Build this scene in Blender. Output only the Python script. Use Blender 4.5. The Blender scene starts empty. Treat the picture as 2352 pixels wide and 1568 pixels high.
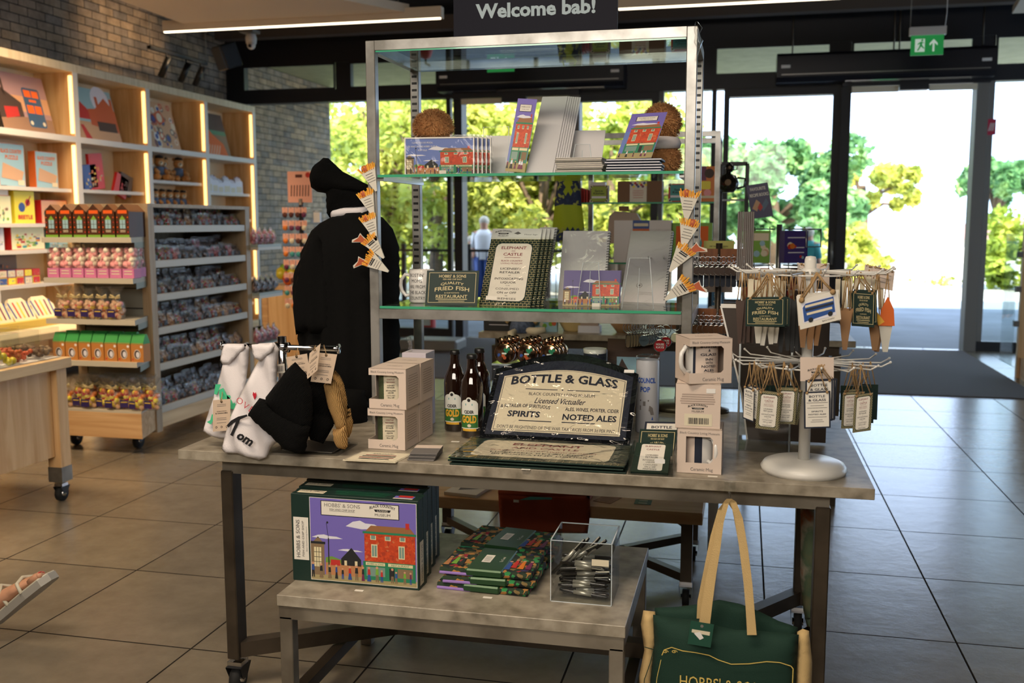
import bpy, bmesh, math, random
from mathutils import Vector, Matrix, noise
from mathutils.geometry import delaunay_2d_cdt
R = math.radians; PI = math.pi
scn = bpy.context.scene; COL = scn.collection
# ------------------------------------------------------------------ camera
F_PX, YAW, PITCH, ROLL, CH = 2264.04, 0.23022685, 0.12012099, -0.0014979689, 1.35647
_f = Vector((-math.sin(YAW)*math.cos(PITCH), math.cos(YAW)*math.cos(PITCH), -math.sin(PITCH)))
_r = Vector((math.cos(YAW), math.sin(YAW), 0)); _u = _r.cross(_f)
_r, _u = math.cos(ROLL)*_r + math.sin(ROLL)*_u, -math.sin(ROLL)*_r + math.cos(ROLL)*_u
cam_d = bpy.data.cameras.new('camera'); cam = bpy.data.objects.new('camera', cam_d); COL.objects.link(cam)
cam.matrix_world = Matrix(((_r.x, _u.x, -_f.x, 0), (_r.y, _u.y, -_f.y, 0), (_r.z, _u.z, -_f.z, CH), (0, 0, 0, 1)))
cam_d.sensor_width = 36; cam_d.lens = 36*F_PX/2352; cam_d.clip_start = .05; cam_d.clip_end = 300
cam_d.dof.use_dof = True; cam_d.dof.focus_distance = 2.75; cam_d.dof.aperture_fstop = 4.2
scn.camera = cam
scn.cycles.transparent_max_bounces = 40
# ------------------------------------------------------------------ world, sun, exposure, large unseen lamps
scn.view_settings.view_transform = 'Standard'; scn.view_settings.look = 'None'
scn.view_settings.exposure = 0.0; scn.view_settings.gamma = 1.0; scn.view_settings.use_curve_mapping = False
w = bpy.data.worlds.new('world'); scn.world = w; w.use_nodes = True
bg = w.node_tree.nodes['Background']; bg.inputs[0].default_value = (0.56, 0.72, 1.0, 1); bg.inputs[1].default_value = 4.8
def lamp(kind, name, loc, direction, energy, color, **kw):
    d = bpy.data.lights.new(name, kind); d.energy = energy; d.color = color
    for k, v in kw.items(): setattr(d, k, v)
    o = bpy.data.objects.new(name, d); COL.objects.link(o); o.location = loc
    o.rotation_euler = Vector(direction).to_track_quat('-Z', 'Y').to_euler(); return o
lamp('SUN', 'sun', (0, 0, 20), (-.25, .75, -.72), 15.0, (1, .94, .8), angle=R(.6))
WARM = (1, .72, .44)
lamp('AREA', 'unseen_area_light', (-1.3, 1.0, 3.3), (0, .35, -1), 34, (1, .82, .62), shape='RECTANGLE', size=2.4, size_y=.5, spread=R(110))  # unseen area lamp added to light the table, no fixture there
lamp('AREA', 'unseen_area_light', (-3.9, 3.6, 2.95), (0, .3, -1), 44, WARM, shape='RECTANGLE', size=2.4, size_y=.5, spread=R(110))  # added lamp out of view, warms the left floor and counter
lamp('AREA', 'unseen_area_light', (-4.5, 6.4, 2.9), (-.35, .1, -1), 62, WARM, shape='RECTANGLE', size=1.2, size_y=2.0, spread=R(120))  # added lamp out of view for the shelves, spread spares upper brick
lamp('AREA', 'unseen_area_light', (0.6, 6.2, 3.3), (0, 0, -1), 10, (1, .95, .9), shape='RECTANGLE', size=2.4, size_y=.4)  # weak added lamp out of view above the entrance side
lamp('AREA', 'unseen_area_light', (-.6, -1.2, 2.6), (-.1, 1, -.42), 84, (1, .9, .78), shape='RECTANGLE', size=3.0, size_y=1.0)  # fill lamp added behind the camera to brighten the front faces
# ------------------------------------------------------------------ materials
def lin(c): return tuple(((x/255)/12.92 if x/255 <= .04045 else ((x/255+.055)/1.055)**2.4) for x in c)
MATS = {}
def getmat(name):
    if name not in MATS: MATS[name] = bpy.data.materials.new(name)
    return MATS[name]
def newmat(name):
    m = getmat(name); m.use_nodes = True
    nt = m.node_tree; return m, nt, nt.nodes, nt.links, nt.nodes['Principled BSDF']
def C(name, rgb, rough=.6, metal=0, var=0, vs=40, bump=0, bs=200, spec=.5, coat=0, sheen=0):
    """plain procedural material: colour with noise variation and noise bump"""
    m, nt, N, L, b = newmat(name); c = lin(rgb)
    b.inputs['Roughness'].default_value = rough; b.inputs['Metallic'].default_value = metal
    b.inputs['Specular IOR Level'].default_value = spec; b.inputs['Coat Weight'].default_value = coat
    b.inputs['Sheen Weight'].default_value = sheen
    b.inputs['Base Color'].default_value = (*c, 1)
    tc = N.new('ShaderNodeTexCoord')
    if var:
        n = N.new('ShaderNodeTexNoise'); n.inputs['Scale'].default_value = vs; n.inputs['Detail'].default_value = 4
        L.new(tc.outputs['Object'], n.inputs['Vector'])
        r = N.new('ShaderNodeValToRGB'); r.color_ramp.elements[0].position = .3; r.color_ramp.elements[1].position = .7
        r.color_ramp.elements[0].color = (*[x*(1-var) for x in c], 1); r.color_ramp.elements[1].color = (*[min(1, x*(1+var)) for x in c], 1)
        L.new(n.outputs['Fac'], r.inputs['Fac']); L.new(r.outputs['Color'], b.inputs['Base Color'])
    if bump:
        n = N.new('ShaderNodeTexNoise'); n.inputs['Scale'].default_value = bs; n.inputs['Detail'].default_value = 3
        L.new(tc.outputs['Object'], n.inputs['Vector'])
        bp = N.new('ShaderNodeBump'); bp.inputs['Strength'].default_value = bump; bp.inputs['Distance'].default_value = .004
        L.new(n.outputs['Fac'], bp.inputs['Height']); L.new(bp.outputs['Normal'], b.inputs['Normal'])
    return m
def wood(name, a, bcol, axis='Z', rough=.5, scale=9):
    m, nt, N, L, b = newmat(name)
    tc = N.new('ShaderNodeTexCoord'); mp = N.new('ShaderNodeMapping')
    mp.inputs['Scale'].default_value = {'Z': (scale, scale, .8), 'X': (.8, scale, scale), 'Y': (scale, .8, scale)}[axis]
    n = N.new('ShaderNodeTexNoise'); n.inputs['Scale'].default_value = 1.6; n.inputs['Detail'].default_value = 5; n.inputs['Distortion'].default_value = 1.2
    r = N.new('ShaderNodeValToRGB'); r.color_ramp.elements[0].position = .35; r.color_ramp.elements[1].position = .65
    r.color_ramp.elements[0].color = (*lin(a), 1); r.color_ramp.elements[1].color = (*lin(bcol), 1)
    L.new(tc.outputs['Object'], mp.inputs['Vector']); L.new(mp.outputs['Vector'], n.inputs['Vector'])
    L.new(n.outputs['Fac'], r.inputs['Fac']); L.new(r.outputs['Color'], b.inputs['Base Color'])
    b.inputs['Roughness'].default_value = rough; return m
def glassy(name, tint=(1, 1, 1), rough=0.02, ior=1.45, extra=0.0, tex=0, bd=.01):
    m, nt, N, L, b = newmat(name); N.remove(b); out = N['Material Output']
    t = N.new('ShaderNodeBsdfTransparent'); t.inputs[0].default_value = (*tint, 1)
    g = N.new('ShaderNodeBsdfGlossy'); g.inputs['Roughness'].default_value = rough
    fr = N.new('ShaderNodeFresnel'); ge = N.new('ShaderNodeNewGeometry'); mr = N.new('ShaderNodeMapRange'); mr.inputs[3].default_value = ior; mr.inputs[4].default_value = 1/ior
    L.new(ge.outputs['Backfacing'], mr.inputs[0]); L.new(mr.outputs[0], fr.inputs['IOR'])
    mx = N.new('ShaderNodeMixShader'); fac = fr.outputs[0]
    if extra:
        ad = N.new('ShaderNodeMath'); ad.operation = 'ADD'; ad.inputs[1].default_value = extra; L.new(fac, ad.inputs[0]); fac = ad.outputs[0]
    if tex:
        tc = N.new('ShaderNodeTexCoord'); n = N.new('ShaderNodeTexNoise'); n.inputs['Scale'].default_value = tex; n.inputs['Detail'].default_value = 2; n.inputs['Distortion'].default_value = 2
        L.new(tc.outputs['Object'], n.inputs['Vector'])
        bp = N.new('ShaderNodeBump'); bp.inputs['Strength'].default_value = 1; bp.inputs['Distance'].default_value = bd
        L.new(n.outputs['Fac'], bp.inputs['Height']); L.new(bp.outputs['Normal'], g.inputs['Normal']); L.new(bp.outputs['Normal'], fr.inputs['Normal'])
    L.new(fac, mx.inputs[0]); L.new(t.outputs[0], mx.inputs[1]); L.new(g.outputs[0], mx.inputs[2]); L.new(mx.outputs[0], out.inputs[0]); return m
def emis(name, rgb, s):
    m, nt, N, L, b = newmat(name); b.inputs['Emission Color'].default_value = (*rgb, 1); b.inputs['Emission Strength'].default_value = s; return m
def ramp(N, stops):
    r = N.new('ShaderNodeValToRGB'); e = r.color_ramp.elements
    while len(e) < len(stops): e.new(.5)
    for el, (p, c) in zip(e, stops): el.position = p; el.color = (*lin(c), 1)
    return r
def speckle(name, stops, scale, rough=.5, tex='VORONOI', bump=0, metal=0, coat=0):
    m, nt, N, L, b = newmat(name); tc = N.new('ShaderNodeTexCoord')
    v = N.new('ShaderNodeTexVoronoi' if tex == 'VORONOI' else 'ShaderNodeTexNoise'); v.inputs['Scale'].default_value = scale
    L.new(tc.outputs['Object'], v.inputs['Vector']); r = ramp(N, stops)
    if tex == 'VORONOI':
        s = N.new('ShaderNodeSeparateColor'); L.new(v.outputs['Color'], s.inputs[0]); L.new(s.outputs[0], r.inputs['Fac']); r.color_ramp.interpolation = 'CONSTANT'
        h = v.outputs['Distance']
    else:
        v.inputs['Detail'].default_value = 5; L.new(v.outputs['Fac'], r.inputs['Fac']); h = v.outputs['Fac']
    L.new(r.outputs['Color'], b.inputs['Base Color']); b.inputs['Roughness'].default_value = rough; b.inputs['Metallic'].default_value = metal
    b.inputs['Coat Weight'].default_value = coat
    if bump:
        bp = N.new('ShaderNodeBump'); bp.inputs['Strength'].default_value = bump; bp.inputs['Distance'].default_value = .006
        L.new(h, bp.inputs['Height']); L.new(bp.outputs['Normal'], b.inputs['Normal'])
    return m
# floor tiles 0.6 m
def brickmat(name, cols, mortar, bw, bh, msize, off, rough, loc=(0, 0, 0), wall=False, bump=.4, nvar=0.25, nscale=3):
    m, nt, N, L, b = newmat(name); tc = N.new('ShaderNodeTexCoord'); mp = N.new('ShaderNodeMapping')
    mp.inputs['Location'].default_value = loc
    br = N.new('ShaderNodeTexBrick'); br.offset = off; br.inputs['Scale'].default_value = 1
    br.inputs['Color1'].default_value = (*lin(cols[0]), 1); br.inputs['Color2'].default_value = (*lin(cols[1]), 1)
    br.inputs['Mortar'].default_value = (*lin(mortar), 1); br.inputs['Mortar Size'].default_value = msize; br.inputs['Mortar Smooth'].default_value = .1
    br.inputs['Brick Width'].default_value = bw; br.inputs['Row Height'].default_value = bh
    if wall: sp = N.new('ShaderNodeSeparateXYZ'); cb = N.new('ShaderNodeCombineXYZ'); L.new(tc.outputs['Object'], sp.inputs[0]); L.new(sp.outputs[1], cb.inputs[0]); L.new(sp.outputs[2], cb.inputs[1]); L.new(cb.outputs[0], mp.inputs['Vector'])
    else: L.new(tc.outputs['Object'], mp.inputs['Vector'])
    L.new(mp.outputs['Vector'], br.inputs['Vector'])
    n = N.new('ShaderNodeTexNoise'); n.inputs['Scale'].default_value = nscale; n.inputs['Detail'].default_value = 8; n.inputs['Roughness'].default_value = .65
    L.new(tc.outputs['Object'], n.inputs['Vector'])
    mr = N.new('ShaderNodeMapRange'); mr.inputs[3].default_value = 1-nvar; mr.inputs[4].default_value = 1+nvar; mr.inputs[1].default_value = .3; mr.inputs[2].default_value = .7
    L.new(n.outputs['Fac'], mr.inputs[0])
    mx = N.new('ShaderNodeVectorMath'); mx.operation = 'SCALE'; L.new(br.outputs['Color'], mx.inputs[0]); L.new(mr.outputs[0], mx.inputs['Scale'])
    L.new(mx.outputs[0], b.inputs['Base Color']); b.inputs['Roughness'].default_value = rough; b.inputs['Specular IOR Level'].default_value = .3 if wall else 1.0
    if not wall:
        for k_, a_, b_ in (('Roughness', rough, .95), ('Specular IOR Level', 1.0, 0)): q = N.new('ShaderNodeMapRange'); q.inputs[3].default_value = a_; q.inputs[4].default_value = b_; L.new(br.outputs['Fac'], q.inputs[0]); L.new(q.outputs[0], b.inputs[k_])
    inv = N.new('ShaderNodeMath'); inv.operation = 'MULTIPLY_ADD'; inv.inputs[1].default_value = -1; L.new(br.outputs['Fac'], inv.inputs[0]); L.new(n.outputs['Fac'], inv.inputs[2])
    bp = N.new('ShaderNodeBump'); bp.inputs['Strength'].default_value = bump; bp.inputs['Distance'].default_value = .003
    L.new(inv.outputs[0], bp.inputs['Height']); L.new(bp.outputs['Normal'], b.inputs['Normal']); return m
brickmat('tile', ((124, 114, 98), (117, 108, 93)), (44, 40, 36), .6, .6, .0035, 0, .24, loc=(2.8948, -5.1084+6, 0), bump=.5, nvar=.16, nscale=7)
brickmat('brick', ((176, 150, 122), (132, 122, 114)), (48, 43, 40), .225, .079, .0045, .5, .9, wall=True, bump=.8, nvar=.4, nscale=6)
C('paving', (104, 112, 120), .8, var=.25, vs=1.2)  # ground within the building's shadow, the shade put into its bluish grey
C('paving_sunlit', (190, 186, 176), .9)  # ground past the shadow edge, sunlit paleness put into the colour
C('carpet', (88, 82, 80), .95, var=.35, vs=260, bump=.6, bs=300)
C('ceil_dark', (30, 29, 30), .9); C('raft', (196, 182, 164), .8); C('black_frame', (26, 27, 33), .45); C('ac_black', (22, 22, 30), .35)
C('beam', (86, 76, 68), .8); C('wall_plain', (150, 140, 128), .9)
C('grey_post', (120, 116, 110), .5)
speckle('laminate', [(.3, (116, 108, 94)), (.5, (147, 138, 122)), (.7, (166, 157, 141))], 22, .38, 'NOISE')
speckle('steel', [(.35, (112, 104, 92)), (.6, (152, 144, 130))], 6, .36, 'NOISE', metal=.5)
speckle('steel_dark', [(.35, (62, 54, 45)), (.6, (84, 74, 62))], 6, .4, 'NOISE', metal=.6)
C('chrome', (215, 215, 218), .1, 1); C('chrome_dull', (170, 168, 165), .3, 1); C('white_metal', (222, 220, 214), .3)
C('black_plastic', (18, 18, 19), .4); C('rubber', (22, 22, 22), .8)
wood('pine', (226, 190, 140), (205, 160, 108), 'Z'); wood('pine_x', (214, 178, 132), (188, 146, 100), 'X'); wood('pine_y', (226, 198, 152), (204, 168, 120), 'Y')
wood('pine_pale', (222, 204, 172), (205, 184, 148), 'Z', scale=14)
C('shelf_paint', (214, 208, 200), .5); C('cream_panel', (222, 205, 172), .7); C('gond_back', (140, 140, 130), .6); C('gond_lip', (190, 184, 168), .4)
wood('gond_wood', (180, 158, 128), (160, 138, 108), 'Z', scale=12)
glassy('pane', (.90, .94, .93), .0, 1.45); glassy('pane_clear', (.97, .98, .98), 0, 1.35)
glassy('shelf_glass', (.86, .95, .90), .0, 1.5); glassy('acrylic', (.95, .96, .96), .03, 1.35); glassy('film_tray', (.95, .95, .94), .04, 1.5, .02, 11, .019); glassy('film', (.96, .96, .95), .05, 1.4, .0, 9); glassy('film_fine', (.95, .95, .94), .08, 1.5, .06, 55)
C('glass_edge', (70, 168, 130), .15, spec=.8, coat=.5)
emis('led', (1, .84, .6), 3.0); emis('led_shelf', (1, .56, .17), 2.6)
C('white', (232, 230, 226), .6); C('paper', (226, 221, 210), .7); C('cream', (220, 210, 184), .6); C('ink', (22, 22, 26), .6); C('navy', (26, 34, 52), .5)
C('card_pink', (214, 196, 182), .65); C('card_taupe', (170, 152, 140), .7); C('green_dark', (22, 44, 38), .5, spec=.3); C('green_box', (20, 46, 40), .45)  # the taupe serves printed lines, a small pack and the paper bag
C('gold_text', (206, 190, 140), .5); C('red_text', (128, 34, 42), .6); C('grey_text', (110, 106, 104), .7); C('kraft', (158, 120, 84), .8)
C('robe_black', (12, 12, 12), .95, bump=.3, bs=400, spec=.15)
C('cloth_white', (224, 218, 220), .95, bump=.2, bs=300); C('mint', (70, 190, 140), .7); C('twine', (170, 138, 96), .9, bump=.8, bs=300)
C('brown_glass', (26, 10, 4), .06, spec=.9, coat=1); C('label_white', (220, 222, 214), .5); C('label_green', (52, 110, 50), .5); C('label_gold', (222, 170, 50), .5)
C('ceramic', (226, 224, 220), .15, coat=.6); C('ceramic_cream', (226, 200, 140), .25, coat=.4)
C('purple_sky', (116, 104, 186), .45); C('purple_dark', (66, 54, 120), .4); C('blue_sky', (106, 126, 190), .4); C('cloudw', (222, 222, 232), .5)
speckle('art_brick', [(0, (190, 66, 34)), (.5, (204, 76, 38)), (.85, (170, 60, 36)), (.95, (200, 110, 70))], 160, .45)
C('art_roof', (150, 104, 66), .5); C('art_green', (40, 128, 92), .45); C('art_cream', (222, 210, 170), .5); C('art_glass', (120, 150, 140), .4); C('art_black', (36, 38, 40), .5)
C('art_stone', (132, 110, 82), .6); C('art_wall', (184, 128, 84), .6); C('art_ground', (164, 150, 106), .6); C('art_hill', (110, 150, 60), .6); C('art_red', (190, 50, 44), .5)
C('art_plum', (110, 40, 80), .5); C('art_blue', (50, 80, 150), .5); C('art_skin', (200, 150, 120), .5); C('art_lime', (120, 170, 60), .5); C('art_orange', (214, 120, 40), .5); C('art_yellow', (230, 200, 60), .5); C('art_teal', (60, 150, 150), .5)
# ------------------------------------------------------------------ measuring helpers (rays of the surveyed photograph -> world points on a known plane)
def ray(x, y): return _f + _r*((x-1176)/F_PX) - _u*((y-784)/F_PX)
CAMP = Vector((0, 0, CH))
def PZ(x, y, z=0.0): d = ray(x, y); return CAMP + d*((z-CH)/d.z)
def PY(x, y, Y): d = ray(x, y); return CAMP + d*(Y/d.y)
def PX(x, y, X): d = ray(x, y); return CAMP + d*(X/d.x)
# ------------------------------------------------------------------ mesh builder
def T3(x=0, y=0, z=0, rz=0, rx=0, ry=0): return Matrix.Translation((x, y, z)) @ Matrix.Rotation(rz, 4, 'Z') @ Matrix.Rotation(ry, 4, 'Y') @ Matrix.Rotation(rx, 4, 'X')
UP = Matrix(((1, 0, 0, 0), (0, 0, -1, 0), (0, 1, 0, 0), (0, 0, 0, 1)))     # art plane standing up, facing -Y
SIDE = Matrix(((0, 0, 1, 0), (1, 0, 0, 0), (0, 1, 0, 0), (0, 0, 0, 1)))    # art plane standing up, facing +X
_txt = {}
def text_geo(s, bold=0.0):
    if 'M' in s: bold = 0
    k = (s, bold)
    if k not in _txt:
        cu = bpy.data.curves.new('t', 'FONT'); cu.body = s; cu.size = 1; cu.resolution_u = 2; cu.offset = bold
        o = bpy.data.objects.new('t', cu); me = bpy.data.meshes.new_from_object(o)
        v = [(p.co.x, p.co.y) for p in me.vertices]; f = [tuple(p.vertices) for p in me.polygons]
        bpy.data.objects.remove(o); bpy.data.meshes.remove(me); bpy.data.curves.remove(cu)
        xs = [p[0] for p in v] or [0]; ys = [p[1] for p in v] or [0]
        _txt[k] = (v, f, min(xs), max(xs), min(ys), max(ys))
    return _txt[k]
class MB:
    def __init__(s, T=None): s.v = []; s.f = []; s.fm = []; s.fs = []; s.mats = []; s.T = T or Matrix()
    def mi(s, m):
        if m not in s.mats: s.mats.append(m)
        return s.mats.index(m)
    def add(s, vs, fs, m, sm=False, T=None):
        M = s.T @ T if T is not None else s.T; n = len(s.v); k = s.mi(m)
        s.v += [M @ Vector(p) for p in vs]; s.f += [tuple(i+n for i in f) for f in fs]; s.fm += [k]*len(fs); s.fs += [sm]*len(fs); return s
    def box(s, x0, x1, y0, y1, z0, z1, m, T=None, bev=0):
        if bev:
            b = bev; xs = (x0, x0+b, x1-b, x1); ys = (y0, y0+b, y1-b, y1); zs = (z0, z0+b, z1-b, z1)
            vs = []; ix = {}
            for i in (0, 3):
                for j in (0, 3):
                    for k in (0, 3):
                        ii, jj, kk = (1 if i == 0 else 2), (1 if j == 0 else 2), (1 if k == 0 else 2)
                        ix[i, j, k] = len(vs); vs += [(xs[i], ys[jj], zs[kk]), (xs[ii], ys[j], zs[kk]), (xs[ii], ys[jj], zs[k])]
            g = lambda i, j, k, a: ix[i, j, k]+a
            fs = [(g(0,0,0,0), g(0,0,3,0), g(0,3,3,0), g(0,3,0,0)), (g(3,0,0,0), g(3,3,0,0), g(3,3,3,0), g(3,0,3,0)),
                  (g(0,0,0,1), g(3,0,0,1), g(3,0,3,1), g(0,0,3,1)), (g(0,3,0,1), g(0,3,3,1), g(3,3,3,1), g(3,3,0,1)),
                  (g(0,0,0,2), g(0,3,0,2), g(3,3,0,2), g(3,0,0,2)), (g(0,0,3,2), g(3,0,3,2), g(3,3,3,2), g(0,3,3,2))]
            for i in (0, 3):
                for j in (0, 3): fs.append((g(i,j,0,0), g(i,j,3,0), g(i,j,3,1), g(i,j,0,1)))
            for i in (0, 3):
                for k in (0, 3): fs.append((g(i,0,k,0), g(i,3,k,0), g(i,3,k,2), g(i,0,k,2)))
            for j in (0, 3):
                for k in (0, 3): fs.append((g(0,j,k,1), g(3,j,k,1), g(3,j,k,2), g(0,j,k,2)))
            for i in (0, 3):
                for j in (0, 3):
                    for k in (0, 3): fs.append((g(i,j,k,0), g(i,j,k,1), g(i,j,k,2)))
            return s.add(vs, fs, m, False, T)
        vs = [(x, y, z) for x in (x0, x1) for y in (y0, y1) for z in (z0, z1)]
        return s.add(vs, [(0,1,3,2), (4,6,7,5), (0,4,5,1), (2,3,7,6), (0,2,6,4), (1,5,7,3)], m, False, T)
    def bar(s, a, b, w, h, m, T=None):           # square bar between two points, h along z-ish
        a, b = Vector(a), Vector(b); d = (b-a).normalized(); up = Vector((0, 0, 1)) if abs(d.z) < .95 else Vector((0, 1, 0))
        r = d.cross(up).normalized(); u = r.cross(d)
        vs = [p + r*(i*w/2) + u*(j*h/2) for p in (a, b) for i in (-1, 1) for j in (-1, 1)]
        return s.add(vs, [(0,1,3,2), (4,6,7,5), (0,4,5,1), (2,3,7,6), (0,2,6,4), (1,5,7,3)], m, False, T)
    def tube(s, pts, r, m, n=8, closed=False, T=None, cap=True, sm=True):
        pts = [Vector(p) for p in pts]; N = len(pts); vs = []; fs = []
        rr = r if isinstance(r, (list, tuple)) else [r]*N; prev = None
        for i, p in enumerate(pts):
            if closed: d = pts[(i+1) % N]-pts[i-1]
            else: d = pts[min(i+1, N-1)]-pts[max(i-1, 0)]
            d.normalize()
            if prev is None: a = d.orthogonal().normalized()
            else: a = (prev - d*prev.dot(d)).normalized()
            prev = a; b = d.cross(a)
            vs += [p + (a*math.cos(t)+b*math.sin(t))*rr[i] for t in [2*PI*k/n for k in range(n)]]
        for i in range(N if closed else N-1):
            j = (i+1) % N
            fs += [(i*n+k, i*n+(k+1) % n, j*n+(k+1) % n, j*n+k) for k in range(n)]
        if cap and not closed: fs += [tuple(range(n-1, -1, -1)), tuple((N-1)*n+k for k in range(n))]
        return s.add(vs, fs, m, sm, T)
    def lathe(s, prof, m, n=24, c=(0, 0, 0), T=None, sm=True, a0=0, a1=2*PI):
        full = abs(a1-a0-2*PI) < 1e-6; k = n if full else n+1; vs = []; fs = []
        for (r, z) in prof: vs += [(c[0]+r*math.cos(a0+(a1-a0)*i/n), c[1]+r*math.sin(a0+(a1-a0)*i/n), c[2]+z) for i in range(k)]
        for j in range(len(prof)-1):
            for i in range(n):
                a, b = i, (i+1) % k; fs.append((j*k+a, j*k+b, (j+1)*k+b, (j+1)*k+a))
        return s.add(vs, fs, m, sm, T)
    def ball(s, c, r, m, n=10, T=None, sx=1, sy=1, sz=1, sm=True):
        M = Matrix.Translation(c) @ Matrix.Diagonal((sx, sy, sz, 1))
        return s.lathe([(max(1e-4, r*math.sin(PI*i/n)), -r*math.cos(PI*i/n)) for i in range(n+1)], m, max(6, int(n*1.4)), T=(T @ M if T is not None else M), sm=sm)
    # --- flat art in the local XY plane, z is the thickness of the print
    def poly(s, pts, m, z=0, T=None): return s.add([(x, y, z) for x, y in pts], [tuple(range(len(pts)))], m, False, T)
    def rect(s, x0, y0, x1, y1, m, z=0, T=None): return s.poly([(x0, y0), (x1, y0), (x1, y1), (x0, y1)], m, z, T)
    def rbox(s, x0, y0, x1, y1, r, m, z=0, T=None, k=4):
        pts = []
        for cx, cy, a in ((x1-r, y1-r, 0), (x0+r, y1-r, 90), (x0+r, y0+r, 180), (x1-r, y0+r, 270)):
            pts += [(cx+r*math.cos(R(a+90*i/k)), cy+r*math.sin(R(a+90*i/k))) for i in range(k+1)]
        return s.poly(pts, m, z, T)
    def line(s, x0, y0, x1, y1, wd, m, z=0, T=None):
        d = Vector((x1-x0, y1-y0)); d.normalize(); n = Vector((-d.y, d.x))*wd/2
        return s.poly([(x0+n.x, y0+n.y), (x0-n.x, y0-n.y), (x1-n.x, y1-n.y), (x1+n.x, y1+n.y)], m, z, T)
    def frame2(s, x0, y0, x1, y1, wd, m, z=0, T=None):
        for a in ((x0, y0, x1, y0+wd), (x0, y1-wd, x1, y1), (x0, y0+wd, x0+wd, y1-wd), (x1-wd, y0+wd, x1, y1-wd)): s.rect(*a, m, z, T)
        return s
    def disc(s, x, y, r, m, z=0, n=20, T=None, ry=None): return s.poly([(x+r*math.cos(2*PI*i/n), y+(ry or r)*math.sin(2*PI*i/n)) for i in range(n)], m, z, T)
    def prism(s, pts, z0, z1, m, T=None, side=None):
        n = len(pts); s.add([(x, y, z1) for x, y in pts], [tuple(range(n))], m, False, T)
        s.add([(x, y, z0) for x, y in pts], [tuple(range(n-1, -1, -1))], side or m, False, T)
        return s.add([(x, y, z) for z in (z0, z1) for x, y in pts], [(i, (i+1) % n, n+(i+1) % n, n+i) for i in range(n)], side or m, False, T)
    def text(s, t, x, y, m, h=None, w=None, z=0, bold=0, T=None, arc=0, shear=0, wmap=None):
        """text centred on (x, y); h = height of the letters, w = full width"""
        v, f, x0, x1, y0, y1 = text_geo(t, bold)
        if not f: return s
        cx, cy = (x0+x1)/2, .35; sy = (h/.7) if h else w/(x1-x0); sx = w/(x1-x0) if w else sy
        vs = []
        for a, b in v:
            px, py = (a-cx)*sx, (b-cy)*sy
            if arc: py += arc*(1-(2*px/((x1-x0)*sx))**2)
            px += shear*py; p = (x+px, y+py, z); vs.append(wmap(p) if wmap else p)
        return s.add(vs, f, m, False, T)
    def mesh(s, name, origin=(0, 0, 0)):
        me = bpy.data.meshes.new(name); o = Vector(origin)
        me.from_pydata([tuple(p-o) for p in s.v], [], s.f)
        for m in s.mats: me.materials.append(getmat(m))
        me.polygons.foreach_set('material_index', s.fm); me.polygons.foreach_set('use_smooth', s.fs); me.update(); return me
    def build(s, name, parent=None, origin=(0, 0, 0), label=None):
        me = s.mesh(name, origin); o = bpy.data.objects.new(name, me); COL.objects.link(o)
        if parent: o.parent = parent
        if label: o['label'] = label
        return o
def props(o, label, cat, group=None):
    o['label'] = label; o['category'] = cat
    if group: o['group'] = group
    return o
def thing(name, label, cat, loc=(0, 0, 0), rz=0, group=None, rx=0, ry=0):
    o = bpy.data.objects.new(name, None); COL.objects.link(o); o.empty_display_size = .05
    o.location = loc; o.rotation_euler = (rx, ry, rz); return props(o, label, cat, group)
def one(name, mb, label, cat, loc=(0, 0, 0), rz=0, group=None, rx=0, ry=0, origin=(0, 0, 0)):
    o = mb.build(name, None, origin); o.location = loc; o.rotation_euler = (rx, ry, rz); return props(o, label, cat, group)
def struct(name, mb, parent=None):
    o = mb.build(name, parent)
    if not parent: o['kind'] = 'structure'
    return o
def kids(o): return [c for c in bpy.data.objects if c.parent is o]
def dup(root, loc, rz=0, label=None, group=None, scale=None, rx=None, ry=None, ch=None):
    r = root.copy(); COL.objects.link(r); r.location = loc
    r.rotation_euler = (root.rotation_euler.x if rx is None else rx, root.rotation_euler.y if ry is None else ry, rz)
    if scale: r.scale = (scale,)*3 if not isinstance(scale, tuple) else scale
    if label: r['label'] = label
    if group: r['group'] = group
    for c in (kids(root) if ch is None else ch):
        d = c.copy(); COL.objects.link(d); d.parent = r
        for g in kids(c):
            e = g.copy(); COL.objects.link(e); e.parent = d
    return r
def w2l(pts, base): return [(p[0]-base[0], p[2]-base[2]) for p in pts]
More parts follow.
